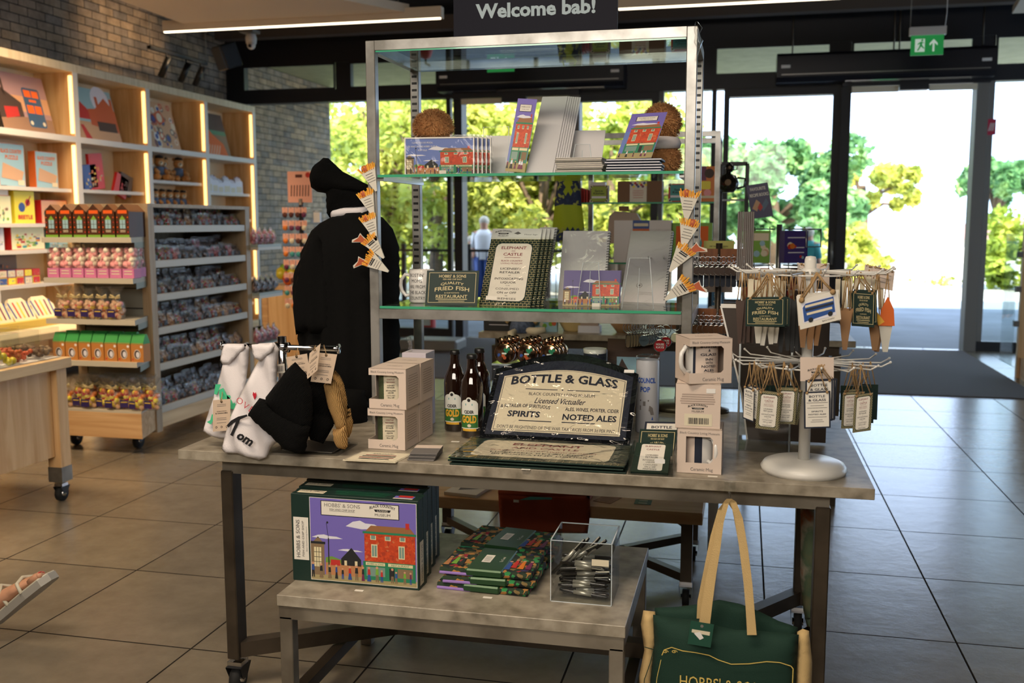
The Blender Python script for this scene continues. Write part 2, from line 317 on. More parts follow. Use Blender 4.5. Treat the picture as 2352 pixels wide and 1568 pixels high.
# soft padded shape from an outline in the local XZ plane (facing -Y)
def puffy(mb, outline, T, Rr, sp, mat, fold=None, back=1.0, Tm=None, y0=0, matf=None):
    P = [Vector(p) for p in outline]; B = []
    for i, p in enumerate(P):
        q = P[(i+1) % len(P)]; k = max(1, int((q-p).length/sp))
        B += [p.lerp(q, j/k) for j in range(k)]
    n = len(B)
    def dist(p):
        d = 1e9
        for i in range(n):
            a = B[i]; ab = B[(i+1) % n]-a; t = max(0, min(1, (p-a).dot(ab)/max(ab.length_squared, 1e-12))); d = min(d, (a+ab*t-p).length)
        return d
    def inside(p):
        c = False; j = n-1
        for i in range(n):
            if (B[i].y > p.y) != (B[j].y > p.y) and p.x < (B[j].x-B[i].x)*(p.y-B[i].y)/(B[j].y-B[i].y)+B[i].x: c = not c
            j = i
        return c
    xs = [p.x for p in B]; ys = [p.y for p in B]; I = []; y = min(ys)+sp/2; row = 0
    while y < max(ys):
        x = min(xs)+(sp/2 if row % 2 else 0)
        while x < max(xs):
            p = Vector((x, y))
            if inside(p) and dist(p) > sp*.45: I.append(p)
            x += sp
        y += sp*.866; row += 1
    pts = B+I
    vs, es, fs, ov, oe, of = delaunay_2d_cdt(pts, [], [list(range(n))], 1, 1e-7)
    dep = []
    for p in vs:
        d = dist(p); t = min(1, d/Rr); e = math.sqrt(max(0, 1-(1-t)**2)); dep.append(e)
    N = len(vs); f3 = []; b3 = []
    for p, e in zip(vs, dep):
        o = fold(p.x, p.y)*e if fold else 0
        f3.append((p.x, y0-T*e-o, p.y)); b3.append((p.x, y0+T*e*back-o, p.y))
    edge = [e < 1e-4 for e in dep]; off = len(f3)
    F1 = [tuple(f) for f in fs]; F2 = [tuple((i if edge[i] else i+off) for i in reversed(f)) for f in fs]
    if matf:
        g = {}
        for f in F1:
            c = sum((vs[i] for i in f), Vector((0, 0)))/len(f); g.setdefault(matf(c.x, c.y), []).append(f)
        for k, ff in g.items(): mb.add(f3+b3, ff, k, True, Tm)
        mb.add(f3+b3, F2, mat, True, Tm)
    else: mb.add(f3+b3, F1+F2, mat, True, Tm)
    return mb
# ------------------------------------------------------------------ printed artwork
rnd = random.Random(7)
def peoplestrip(mb, x0, x1, y, h, n, T, seed=1, z=.0008):
    r = random.Random(seed)
    for i in range(n):
        x = x0+(x1-x0)*(i+.5)/n+r.uniform(-.3, .3)*(x1-x0)/n; hh = h*r.uniform(.72, 1.05); w_ = hh*r.uniform(.11, .16)
        c1 = r.choice(['art_black', 'art_plum', 'art_blue', 'art_red', 'art_lime', 'art_black', 'cloudw']); c2 = r.choice(['art_black', 'art_blue', 'art_plum', 'art_stone'])
        sk = r.random() < .35
        mb.poly([(x-w_, y), (x+w_, y), (x+w_*.4, y+hh*.52), (x-w_*.4, y+hh*.52)] if sk else [(x-w_*.7, y), (x-w_*.2, y), (x, y+hh*.4), (x+w_*.2, y), (x+w_*.7, y), (x+w_*.5, y+hh*.52), (x-w_*.5, y+hh*.52)], c2, z, T)
        mb.poly([(x-w_*.7, y+hh*.45), (x+w_*.7, y+hh*.45), (x+w_*.5, y+hh*.82), (x-w_*.5, y+hh*.82)], c1, z+.0001, T)
        mb.disc(x, y+hh*.9, hh*.09, 'art_skin', z+.0002, 8, T)
def cloud(mb, x, y, w_, h, T, z=.0004):
    mb.poly([(x, y), (x+w_*.45, y-h*.25), (x+w_, y), (x+w_*.8, y+h*.45), (x+w_*.55, y+h*.5), (x+w_*.4, y+h*.8), (x+w_*.2, y+h*.6)], 'cloudw', z, T)
def redshop(mb, x0, x1, y0, H, T, z=.0005, sign=True):
    w_ = x1-x0; X = lambda a: x0+w_*a; Y = lambda b: y0+H*b
    mb.rect(X(.03), Y(.3), X(1), Y(.88), 'art_brick', z, T)
    mb.poly([(X(.04), Y(.88)), (X(1), Y(.88)), (X(.9), Y(1)), (X(.16), Y(1))], 'art_roof', z, T)
    mb.rect(X(0), Y(.85), X(1.02), Y(.89), 'art_green', z+.0002, T)
    mb.rect(X(.82), Y(.97), X(.89), Y(1.08), 'art_red', z+.0001, T)
    for a in (.2, .48, .76):
        mb.rect(X(a-.055), Y(.74), X(a+.055), Y(.82), 'art_cream', z+.0002, T); mb.rect(X(a-.04), Y(.755), X(a+.04), Y(.82), 'art_glass', z+.0003, T)
    for a in (.22, .74):
        mb.rect(X(a-.06), Y(.42), X(a+.06), Y(.66), 'art_cream', z+.0002, T); mb.rect(X(a-.045), Y(.44), X(a+.045), Y(.64), 'art_glass', z+.0003, T); mb.rect(X(a-.005), Y(.44), X(a+.005), Y(.64), 'art_cream', z+.0004, T)
    mb.rect(X(0), Y(0), X(1), Y(.34), 'art_green', z+.0002, T)
    mb.rect(X(.05), Y(.27), X(.42), Y(.325), 'art_cream', z+.0003, T); mb.rect(X(.48), Y(.27), X(.95), Y(.325), 'art_cream', z+.0003, T)
    if sign and w_ > .05:
        mb.text('HOBBS & SONS', X(.235), Y(.298), 'art_green', w=w_*.32, z=z+.0004, T=T); mb.text('RESTAURANT', X(.715), Y(.298), 'art_green', w=w_*.34, z=z+.0004, T=T)
    mb.rect(X(.06), Y(.07), X(.42), Y(.24), 'art_glass', z+.0003, T); mb.rect(X(.5), Y(.02), X(.6), Y(.24), 'art_black', z+.0003, T); mb.rect(X(.66), Y(.07), X(.95), Y(.24), 'art_stone', z+.0003, T)
def hobbs(mb, w_, h, T, title=True, sky='purple_sky', seed=1, full=True):
    mb.rect(0, 0, w_, h, sky, .0002, T)
    mb.rect(0, 0, w_, h*.07, 'art_ground', .0003, T)
    cloud(mb, w_*.34, h*.68, w_*.34, h*.1, T); cloud(mb, w_*.01, h*.52, w_*.3, h*.05, T); cloud(mb, w_*.26, h*.38, w_*.24, h*.03, T)
    mb.poly([(w_*.14, h*.12), (w_*.3, h*.12), (w_*.3, h*.26), (w_*.2, h*.3), (w_*.14, h*.28)], 'art_hill', .0003, T)
    mb.rect(w_*.14, h*.07, w_*.52, h*.22, 'art_wall', .0004, T); mb.rect(w_*.19, h*.19, w_*.28, h*.26, 'art_red', .0005, T)
    mb.poly([(w_*.29, h*.2), (w_*.48, h*.2), (w_*.48, h*.28), (w_*.39, h*.42), (w_*.29, h*.28)], 'art_black', .0005, T)
    for a in (.32, .42): mb.rect(w_*a, h*.2, w_*(a+.025), h*.26, 'art_cream', .0006, T)
    mb.rect(0, h*.06, w_*.13, h*.46, 'art_stone', .0004, T); mb.poly([(w_*.02, h*.46), (w_*.12, h*.46), (w_*.07, h*.53)], 'art_stone', .0004, T); mb.rect(0, h*.44, w_*.14, h*.47, 'art_black', .0005, T)
    mb.rect(w_*.03, h*.16, w_*.1, h*.4, 'art_cream', .0006, T)
    for i in range(1, 3): mb.rect(w_*(.03+.0235*i)-w_*.002, h*.16, w_*(.03+.0235*i)+w_*.002, h*.4, 'art_black', .0007, T)
    for i in range(1, 4): mb.rect(w_*.03, h*(.16+.06*i)-h*.003, w_*.1, h*(.16+.06*i)+h*.003, 'art_black', .0007, T)
    mb.rect(w_*.167, h*.05, w_*.177, h*.52, 'art_black', .0008, T); mb.rect(w_*.165, h*.05, w_*.179, h*.2, 'art_green', .0009, T); mb.line(w_*.172, h*.52, w_*.155, h*.7, w_*.004, 'art_black', .0008, T); mb.disc(w_*.165, h*.71, w_*.01, 'art_black', .0008, 8, T)
    redshop(mb, w_*.5, w_*.99, h*.05, h*.66, T)
    peoplestrip(mb, w_*.0, w_*.99, h*.03, h*.19, 15, T, seed, .0012)
    if title:
        mb.rect(w_*.105, h*.795, w_*.845, h*.975, 'ink', .0006, T); mb.rect(w_*.112, h*.803, w_*.838, h*.967, 'paper', .0008, T)
        mb.text('HOBBS\' & SONS', w_*.31, h*.925, 'grey_text', w=w_*.34, h=h*.045, z=.001, T=T); mb.text('FISH AND CHIP SHOP', w_*.31, h*.872, 'ink', w=w_*.24, h=h*.024, z=.001, T=T); mb.rect(w_*.19, h*.852, w_*.43, h*.855, 'ink', .001, T)
        bclm(mb, w_*.69, h*.885, w_*.24, T, .001)
def bclm(mb, x, y, w_, T, z=.001):
    mb.text('BLACK COUNTRY', x, y+w_*.12, 'ink', w=w_, h=w_*.1, z=z, bold=.02, T=T, arc=w_*.1)
    mb.poly([(x-w_*.28, y-w_*.02), (x+w_*.28, y-w_*.02), (x+w_*.33, y+w_*.07), (x-w_*.33, y+w_*.07)], 'ink', z, T)
    mb.text('LIVING', x, y+w_*.025, 'paper', w=w_*.4, h=w_*.06, z=z+.0003, T=T)
    mb.text('MUSEUM', x, y-w_*.13, 'ink', w=w_*.6, h=w_*.1, z=z, bold=.02, T=T)
def arcborder(mb, x0, y0, x1, y1, m, z, T, c):
    mb.poly([(x0+c, y0), (x1-c, y0), (x1-c*.3, y0+c*.3), (x1, y0+c), (x1, y1-c), (x1-c*.3, y1-c*.3), (x1-c, y1), (x0+c, y1), (x0+c*.3, y1-c*.3), (x0, y1-c), (x0, y0+c), (x0+c*.3, y0+c*.3)], m, z, T)
def elephant(mb, w_, h, T, detail=2):
    mb.rect(0, 0, w_, h, 'green_dark', .0003, T); ms = max(.0006, w_*.006)
    if detail:
        bw, bh = w_/13, h/30
        for j in range(31):
            mb.rect(0, min(h-ms, j*bh), w_, min(h-ms, j*bh)+ms, 'gold_text', .0004, T)
            if j < 30:
                for i in range(14):
                    x = i*bw+(bw/2 if j % 2 else 0)
                    if x < w_-ms and (x < w_*.2 or x > w_*.8 or j < 3 or j > 26): mb.rect(x, j*bh, x+ms, (j+1)*bh, 'gold_text', .0004, T)
    arcborder(mb, w_*.12, h*.055, w_*.88, h*.945, 'green_dark', .0006, T, w_*.1); arcborder(mb, w_*.14, h*.068, w_*.86, h*.932, 'paper', .0008, T, w_*.1)
    rows = [('ELEPHANT', .865, .5, 'red_text', .042), ('AND', .815, .08, 'red_text', .016), ('CASTLE', .765, .38, 'red_text', .042), ('BLACK COUNTRY', .665, .42, 'red_text', .024), ('LIVING MUSEUM', .625, .42, 'red_text', .024),
            ('LICENSED', .545, .4, 'ink', .03), ('RETAILER', .49, .4, 'ink', .03), ('of', .445, .05, 'ink', .014), ('INTOXICATING', .395, .56, 'ink', .03), ('LIQUOR', .34, .3, 'ink', .03), ('to be', .295, .08, 'ink', .012), ('CONSUMED', .245, .46, 'ink', .03), ('ON or OFF', .19, .38, 'ink', .03), ('the', .145, .05, 'ink', .012), ('PREMISES', .1, .4, 'ink', .03)]
    for t, y, ww, c, hh in rows:
        if detail or len(t) > 5: mb.text(t, w_/2, h*y, c, w=w_*ww, h=h*hh, z=.001, bold=.015, T=T)
    mb.rect(w_*.34, h*.712, w_*.66, h*.718, 'red_text', .001, T)
def bottleglass(mb, w_, h, T):
    mb.rect(0, 0, w_, h, 'navy', .0003, T); mb.rect(w_*.06, h*.04, w_*.94, h*.96, 'paper', .0005, T)
    for t, y, ww, hh in (('BOTTLE', .87, .6, .06), ('& GLASS', .77, .66, .06), ('SPIRITS', .46, .44, .035), ('NOTED ALES', .38, .66, .035)): mb.text(t, w_/2, h*y, 'navy', w=w_*ww, h=h*hh, z=.0008, bold=.02, T=T)
    for y, ww in ((.69, .8), (.61, .5), (.55, .75), (.3, .7), (.22, .4), (.17, .5)): mb.rect(w_*(.5-ww/2), h*y, w_*(.5+ww/2), h*(y+.012), 'grey_text', .0008, T)
def hobbscard(mb, w_, h, T, z=.0003):
    mb.rect(0, 0, w_, h, 'green_dark', z, T); mb.frame2(w_*.05, h*.08, w_*.95, h*.94, h*.012, 'gold_text', z+.0003, T)
    for t, y, ww, hh in (("HOBBS' & SONS", .84, .52, .08), ('FISH AND CHIP SHOP', .75, .36, .04), ('QUALITY', .6, .44, .07), ('FRIED FISH', .45, .66, .11), ('& CHIP POTATO', .36, .28, .035), ('RESTAURANT', .26, .6, .09)): mb.text(t, w_/2, h*y, 'gold_text', w=w_*ww, h=h*hh, z=z+.0004, bold=.01, T=T, arc=(h*.05 if t in ('QUALITY', 'FRIED FISH') else 0))
    mb.rect(w_*.2, h*.17, w_*.8, h*.19, 'gold_text', z+.0004, T); mb.rect(w_*.25, h*.12, w_*.75, h*.135, 'gold_text', z+.0004, T)
def lines(mb, x0, x1, ys, T, m='grey_text', wd=.001, z=.001, seed=0):
    r = random.Random(seed)
    for y in ys: e = r.uniform(0, .18)*(x1-x0)/2; mb.rect(x0+e, y, x1-e, y+wd, m, z, T)
# ================================================================== THE ROOM
WY, WX, CZ = 11.25, -6.2, 3.72
m = MB(); m.box(-7.5, 6, -3.2, WY+.05, -.1, 0, 'tile'); struct('floor', m)
m = MB(); m.box(WX, 6, -3.2, WY, CZ, CZ+.1, 'ceil_dark'); m.box(WX-1, 7, -3.2, WY+.2, 4.2, 4.35, 'ceil_dark'); struct('ceiling', m)
m = MB(); m.box(WX-1, 8, WY+.15, WY+3.6, 3.4, 3.7, 'soffit'); o = struct('trim_1', m); o['label'] = 'pale soffit of the canopy outside the glass wall'
C('soffit', (190, 182, 140), .7, var=.12, vs=5)
m = MB(); m.box(WX-.35, WX, -3.2, 14.3, 0, 4.2, 'brick'); struct('wall_left', m)
m = MB(); m.box(6, 6.2, -3.2, 6.8, 0, 4.2, 'wall_plain'); m.box(6, 6.2, 6.8, WY, 2.3, 4.2, 'black_frame'); m.box(6, 6.2, 10.6, WY, 0, 2.3, 'black_frame'); struct('wall_right', m)
m = MB()
for y in (6.8, 8.7, 10.55): m.box(6.02, 6.14, y, y+.08, 0, 2.3, 'black_frame')
o = struct('window_20', m); g = MB(); g.box(6.06, 6.075, 6.8, 10.6, .05, 2.3, 'pane'); g.build('pane', o)
m = MB(); m.box(WX, 6, -3.4, -3.2, 0, 4.2, 'wall_plain'); struct('wall_front', m)
# glazed back wall: header, clerestory strip, posts, bottom rail
m = MB()
cl = [(-5.98, -4.77), (-4.6, -3.5), (-3.35, -1.4), (-.36, .85), (1.05, 2.25), (2.45, 4.2), (4.3, 5.9)]
m.box(WX, 6, WY-.06, WY+.1, 3.24, CZ+.5, 'black_frame')
m.box(WX, 6, WY-.06, WY+.1, 2.79, 2.93, 'black_frame')
x = WX
for a, b in cl+[(6, 6)]:
    m.box(x, a, WY-.05, WY+.09, 2.9, 3.26, 'black_frame'); x = b
m.box(WX, -5.98, WY-.05, WY+.09, 0, 2.9, 'black_frame')
struct('wall_back', m)
for i, (a, b) in enumerate(cl):
    m = MB(); m.frame2(a, 2.93, b, 3.24, .025, 'black_frame', .06, UP @ T3(0, 0, -WY)); o = struct('window_%d' % (i+1), m)
    g = MB(); g.box(a, b, WY, WY+.01, 2.93, 3.24, 'pane'); g.build('pane', o)
wins = [(-5.98, -3.36, .1, 2.79), (-.95, -.33, 0, 2.79), (2.42, 3.9, .1, 2.79), (4.0, 5.9, .1, 2.79)]
for i, (a, b, z0, z1) in enumerate(wins):
    m = MB(); m.box(a, b, WY-.04, WY+.06, 0, .1, 'black_frame'); m.box(a, a+.05, WY-.04, WY+.06, .1, z1, 'grey_post'); m.box(b-.05, b, WY-.04, WY+.06, .1, z1, 'black_frame')
    o = struct('window_%d' % (i+8), m); g = MB(); g.box(a+.05, b-.05, WY, WY+.012, .1, z1, 'pane'); g.build('pane', o)
# two automatic sliding doors with the operator beam above them
def slider(n, x0, xm, x1, leafx0, leafx1, fixx0=None):
    m = MB()
    m.box(x0-.1, x1+.12, WY-.16, WY+.06, 2.765, 2.84, 'black_frame'); m.box(leafx0, leafx1, WY-.05, WY+.06, 2.7, 2.8, 'black_frame'); q = (x0+x1)/2; m.box(q-.14, q+.14, WY-.17, WY-.05, 2.71, 2.765, 'black_frame')
    m.box(x1, x1+.12, WY-.12, WY+.1, 0, 2.8, 'grey_post'); m.box(x0-.1, x0, WY-.12, WY+.1, 0, 2.8, 'black_frame')
    o = struct('door_%d' % n, m)
    l = MB(); a, b = leafx0, leafx1
    l.box(a, b, WY-.09, WY-.05, .04, .12, 'black_frame'); l.box(a, b, WY-.09, WY-.05, 2.7, 2.78, 'black_frame')
    l.box(a, a+.06, WY-.09, WY-.05, .04, 2.7, 'black_frame'); l.box(b-.08, b, WY-.09, WY-.05, .04, 2.7, 'black_frame')
    lf = l.build('door_leaf', o)
    g = MB(); g.box(a+.06, b-.08, WY-.075, WY-.065, .12, 2.7, 'pane_clear'); g.build('door_pane', lf)
    h = MB(); h.tube([(b-.04, WY-.13, .9), (b-.04, WY-.13, 1.15)], .012, 'steel'); h.build('door_handle', lf)
    q_ = (x0+x1)/2; s = MB(); s.box(x0, q_-.15, WY-.14, WY-.1, 2.70, 2.76, 'cream'); s.box(q_+.15, x1, WY-.14, WY-.1, 2.70, 2.76, 'cream'); s.build('door_track', o)
    return o
slider(1, -3.2, -2.6, -1.95, -1.9, -.95)
slider(2, 1.06, 1.6, 2.28, -.25, .96)
m = MB(); m.box(-3.3, 2.275, 8.18, WY-.12, 0, .008, 'carpet'); one('entrance_mat', m, 'long dark grey entrance mat lying on the tiles in front of the doors', 'mat')
# white ceiling raft and the strip lights
a, b, c, d, e = PZ(430, 58, 3.05), PZ(940, 30, 3.05), PZ(790, 0, 3.05), Vector((-2.9, 5.2, 3.05)), Vector((-4.65, 4.6, 3.05))
m = MB(); m.prism([(p.x, p.y) for p in (a, e, d, c, b)], 3.05, 3.12, 'raft')
one('ceiling_panel', m, 'large pale suspended ceiling panel above the wall shelves', 'ceiling panel')
def strip(x0, x1, y, z, lab, led='led'):
    t = thing('strip_light', lab, 'strip light', ((x0+x1)/2, y, z))
    m = MB(); m.box(x0-(x0+x1)/2, x1-(x0+x1)/2, -.06, .02, .012, .1, 'raft'); m.build('housing', t)
    m = MB(); m.box(x0-(x0+x1)/2+.01, x1-(x0+x1)/2-.01, -.055, -.03, 0, .0118, led); m.build('diffuser', t)
    for q in (-.35, .35): m = MB(); m.tube([((x1-x0)*q, -.02, .1), ((x1-x0)*q, -.02, CZ-z)], .004, 'steel'); m.build('hanger', t)
strip(-4.93, -2.42, 7.9, 2.985, 'long warm strip light hanging under the pale ceiling panel at the left')
strip(-1.0, 1.5, 7.9, 2.985, 'long warm strip light hanging right of the welcome sign')
strip(-2.9, -.6, 7.3, 3.2, 'strip light high up behind the welcome sign')
m = MB(); m.box(-6, 6, 10.6, 10.75, 3.45, 3.6, 'beam'); one('ceiling_beam', m, 'brown ceiling beam running along the top of the glass wall', 'beam')
m = MB(); m.prism([(1.9, 6.6), (5.5, 6.6), (5.5, 10.4), (2.4, 10.4)], 3.3, 3.36, 'raft'); one('ceiling_panel', m, 'grey suspended ceiling panel at the upper right corner', 'ceiling panel')
def aircurtain(x0, x1, y, z0, z1, lab):
    t = thing('air_curtain', lab, 'air curtain', ((x0+x1)/2, y, z0)); w_ = (x1-x0)/2; h = z1-z0
    m = MB(); m.prism([(0, .05), (.05, 0), (.3, 0), (.34, .06), (.34, h-.03), (.3, h), (.02, h), (0, h-.03)], -w_, w_, 'ac_black', Matrix(((0, 0, 1, 0), (1, 0, 0, 0), (0, 1, 0, 0), (0, 0, 0, 1)))); m.build('casing', t)
    cs = kids(t)[0]; m = MB(); m.box(-w_+.05, w_-.05, -.004, .0, .07, .078, 'chrome_dull'); m.build('trim_line', cs)
    m = MB(); m.box(-w_*.35, w_*.8, .03, .28, -.012, .0, 'chrome'); m.build('outlet_grille', t)
    for q in (-w_+.09, w_-.09):
        m = MB(); m.box(q-.045, q+.045, -.004, 0, .14, .17, 'white'); m.build('badge', cs)
    for q in (-w_*.85, w_*.1, w_*.15, w_*.9): m = MB(); m.tube([(q, .15, h), (q, .15, CZ-z0)], .008, 'steel_dark'); m.build('hanging_rod', t)
aircurtain(.285, 2.39, 10.85, 2.80, 3.09, 'long black air curtain hung over the open doorway at the right')
aircurtain(-3.42, -1.31, 10.85, 2.82, 3.09, 'long black air curtain over the left doorway, seen through the display frame')
def exitsign(x, y, z, lab):
    t = thing('exit_sign', lab, 'exit sign', (x, y, z))
    m = MB(); m.box(-.15, .15, -.03, .03, .17, .24, 'white'); m.build('lamp_housing', t)
    m = MB(); m.tube([(-.145, 0, .24), (-.145, 0, CZ-z)], .003, 'steel'); m.tube([(.14, 0, .24), (.15, 0, .36), (.145, 0, CZ-z)], .004, 'white'); m.build('hanging_wire', t)
    m = MB(); m.box(-.135, .135, -.004, .004, 0, .17, 'exit_green')
    T = UP @ T3(0, 0, .006); m.rect(-.1, .03, -.02, .14, 'exit_white', 0, T)
    m.poly([(-.085, .04), (-.07, .04), (-.05, .075), (-.03, .055), (-.022, .06), (-.042, .09), (-.04, .105), (-.028, .1), (-.026, .108), (-.05, .118), (-.075, .105), (-.082, .09), (-.074, .088), (-.066, .1), (-.06, .098), (-.068, .07)], 'exit_green', .001, T); m.disc(-.042, .128, .01, 'exit_green', .001, 10, T)
    m.poly([(.045, .03), (.06, .03), (.06, .105), (.085, .08), (.085, .1), (.0525, .135), (.02, .1), (.02, .08), (.045, .105)], 'exit_white', 0, T); m.build('sign_plate', t)
C('exit_green', (30, 150, 70), .4); MATS['exit_green'].node_tree.nodes['Principled BSDF'].inputs['Emission Color'].default_value = (.02, .35, .08, 1); MATS['exit_green'].node_tree.nodes['Principled BSDF'].inputs['Emission Strength'].default_value = .35
C('exit_white', (230, 240, 230), .4); MATS['exit_white'].node_tree.nodes['Principled BSDF'].inputs['Emission Color'].default_value = (.8, 1, .85, 1); MATS['exit_white'].node_tree.nodes['Principled BSDF'].inputs['Emission Strength'].default_value = .35
exitsign(1.52, 9.5, 2.81, 'green running man exit sign hanging before the right air curtain')
exitsign(PY(1150, 150, 9.5).x+.0, 9.5, PY(1150, 165, 9.5).z, 'green exit sign half hidden above the left air curtain')
# red fire sign on the glass
t = thing('fire_sign', 'small red call point sign fixed to the glass right of the open doorway', 'sign', PY(2267, 310, 11.2)); m = MB(); m.box(-.08, .08, -.006, 0, 0, .16, 'sign_red'); m.disc(-.03, .08, .025, 'white', .007, 12, UP); m.poly([(.02, .03), (.06, .03), (.06, .13), (.02, .13)], 'white', .0065, UP) if False else None
C('sign_red', (190, 40, 70), .5)
for q in range(4): m.line(.01+q*.014, .04, .03+q*.012, .12, .006, 'white', .007, UP)
m.build('sign_plate', t)
# camera, speaker, track spots on the left wall
t = thing('security_camera', 'small white dome security camera under the ceiling corner', 'security camera', PY(577, 100, 9.2))
m = MB(); m.lathe([(.001, .1), (.045, .09), (.055, .05), (.05, 0), (.001, 0)], 'white'); m.build('housing', t); m = MB(); m.ball((.01, -.02, -.02), .042, 'white', 12); dm = m.build('dome', t); m = MB(); m.ball((.012, -.05, -.03), .02, 'black_plastic', 8); m.build('lens', dm)
m = MB(); m.box(-.09, 0.06, -.08, .08, .1, .13, 'grey_post'); m.tube([(0, 0, .13), (0, 0, CZ-t.location.z)], .012, 'grey_post'); m.build('bracket', t)
p = PY(520, 130, 9.3); t = thing('wall_speaker', 'dark box loudspeaker tilted down in the brick corner', 'loudspeaker', p, rz=R(-35), rx=R(20))
m = MB(); m.box(-.1, .1, -.08, .1, -.12, .12, 'black_plastic', bev=.01); m.build('cabinet', t); m = MB(); m.box(-.09, .09, -.09, -.08, -.11, .11, 'ac_grille'); m.build('grille', t)
C('ac_grille', (70, 74, 80), .6)
a, b = PX(342, 108, -5.6), PX(474, 147, -5.6); t = thing('track_light', 'black lighting track with three spotlights above the wall shelves', 'track light', a)
d = b-a; m = MB(); m.bar((0, 0, 0), d, .035, .03, 'black_plastic'); m.build('track', t)
for q in (.28, .62, .88):
    c = d*q; m = MB(); m.tube([c, c+Vector((0, 0, -.06))], .008, 'black_plastic'); m.tube([c+Vector((.03, 0, -.05)), c+Vector((-.06, -.02, -.24))], .033, 'black_plastic', 14); m.build('spotlight', t)
m = MB(); m.tube([(0, .02, 0), (0, .02, CZ-a.z)], .004, 'steel'); m.tube([d, d+Vector((0, 0, CZ-b.z))], .004, 'steel'); m.build('hanger', t)
for q in (.3, .75):
    c = a+d*q; o = lamp('SPOT', 'track_spot_light', c+Vector((.5, -.05, .1)), (-.75, -.02, .0), 38, (1, .7, .4), spot_size=R(66), spot_blend=1, shadow_soft_size=.04)
# ================================================================== OUTSIDE
m = MB(); m.box(-14, 14, WY+.06, 16.9, -.12, -.02, 'paving'); struct('ground_paving', m) if False else props(m.build('paving'), 'paved terrace outside the glass doors, shade put into its bluish grey', 'paving')
bpy.data.objects['paving']['kind'] = 'structure'
m = MB(); m.box(-60, 60, 16.9, 90, -.13, -.03, 'paving_sunlit'); o = m.build('yard_ground'); o['kind'] = 'structure'; o['label'] = 'sunlit pale yard beyond the terrace'
def leafmat(name, cols, tr):
    m_, nt, N, L, b = newmat(name); out = N['Material Output']; tc = N.new('ShaderNodeTexCoord'); n = N.new('ShaderNodeTexNoise'); n.inputs['Scale'].default_value = 1.6; n.inputs['Detail'].default_value = 6
    L.new(tc.outputs['Object'], n.inputs['Vector']); r = ramp(N, list(zip((.35, .5, .65), cols))); L.new(n.outputs['Fac'], r.inputs['Fac'])
    L.new(r.outputs['Color'], b.inputs['Base Color']); b.inputs['Roughness'].default_value = .5
    t_ = N.new('ShaderNodeBsdfTranslucent'); L.new(r.outputs['Color'], t_.inputs[0]); mx = N.new('ShaderNodeMixShader'); mx.inputs[0].default_value = tr
    L.new(b.outputs[0], mx.inputs[1]); L.new(t_.outputs[0], mx.inputs[2]); L.new(mx.outputs[0], out.inputs[0])
leafmat('leaf_a', ((96, 120, 44), (176, 190, 76), (232, 230, 120)), .45)
leafmat('leaf_b', ((74, 116, 70), (116, 164, 104), (176, 206, 130)), .35)
leafmat('leaf_c', ((120, 136, 54), (190, 196, 86), (240, 232, 130)), .4)
C('bark', (92, 74, 56), .9, var=.3, vs=20)
def crown(seed, n, rx, ry, rz, cz, leaf, s, m=None, mat='leaf_a'):
    r = random.Random(seed); m = m or MB(); cl_ = []
    for k in range(26):
        a, b_ = r.uniform(0, 2*PI), r.uniform(-1, 1); q = math.sqrt(1-b_*b_); u = r.uniform(.55, .95)
        cl_.append((Vector((rx*q*math.cos(a)*u, ry*q*math.sin(a)*u, cz+rz*b_*u)), r.uniform(.22, .4)*min(rx, rz)))
    vs = []; fs = []
    for i in range(n):
        c, cr = r.choice(cl_); v = Vector((r.gauss(0, 1), r.gauss(0, 1), r.gauss(0, 1))).normalized()*cr*r.uniform(.6, 1.1); p = c+v
        a1 = Vector((r.gauss(0, 1), r.gauss(0, 1), r.gauss(0, .6))).normalized(); a2 = a1.orthogonal().normalized(); ang = r.uniform(0, PI); a2 = (a2*math.cos(ang)+a1.cross(a2)*math.sin(ang))
        l_ = s*r.uniform(.6, 1.2); k = len(vs); vs += [p-a1*l_*.5, p+a2*l_*.28, p+a1*l_*.5, p-a2*l_*.28]; fs.append((k, k+1, k+2, k+3))
    m.add(vs, fs, mat); return m, cl_
def tree(name, lab, loc, seed, n, rx, ry, rz, cz, s, mat, group=None, sc=1):
    t = thing(name, lab, 'tree', loc, group=group); m, cl_ = crown(seed, n, rx, ry, rz, cz, 1, s, None, mat); m.build('foliage', t)
    m = MB(); r = random.Random(seed); m.tube([(0, 0, -.05), (.05, 0, cz*.5), (0, .05, cz)], [.16*sc, .12*sc, .07*sc], 'bark', 8)
    for c, cr in cl_[:9]: m.tube([(0, 0, cz*.55), c*.6+Vector((0, 0, cz*.3)), c], [.06*sc, .04*sc, .02*sc], 'bark', 5)
    m.build('trunk', t); return t
for i, (x, y, s_) in enumerate(((-6.2, 21.5, 1.4), (-4.4, 21.8, 1.5), (-2.6, 21.4, 1.4), (-8.0, 21.6, 1.4))): tree('hedge_tree', 'bright tree in the back row outside the left doors, %s one' % ['second', 'third', 'rightmost', 'leftmost'][i], (x, y, -.03), 71+i, 3600, 1.7, 1.0, 2.1*s_/1.4, 2.4, .24, 'leaf_c', 'back row of bright trees')
near = [(-5.6, 17.6, 'leftmost'), (-4.5, 18.6, ''), (-3.6, 17.8, ''), (-2.5, 18.8, ''), (-6.9, 19.0, '')]
labs = ['leafy sunlit tree outside just right of the brick wall', 'sunlit leafy tree outside behind the mannequin', 'sunlit leafy tree outside behind the tall display frame post', 'sunlit leafy tree outside behind the standing display frame, centre', 'sunlit leafy tree outside furthest left, partly behind the brick wall']
for i, (x, y, _) in enumerate(near): tree('garden_tree', labs[i], (x, y, -.03), 11+i, 4200, 1.5, 1.2, 1.9, 2.3, .2, 'leaf_a' if i % 2 else 'leaf_c', 'sunlit trees outside the left doors')
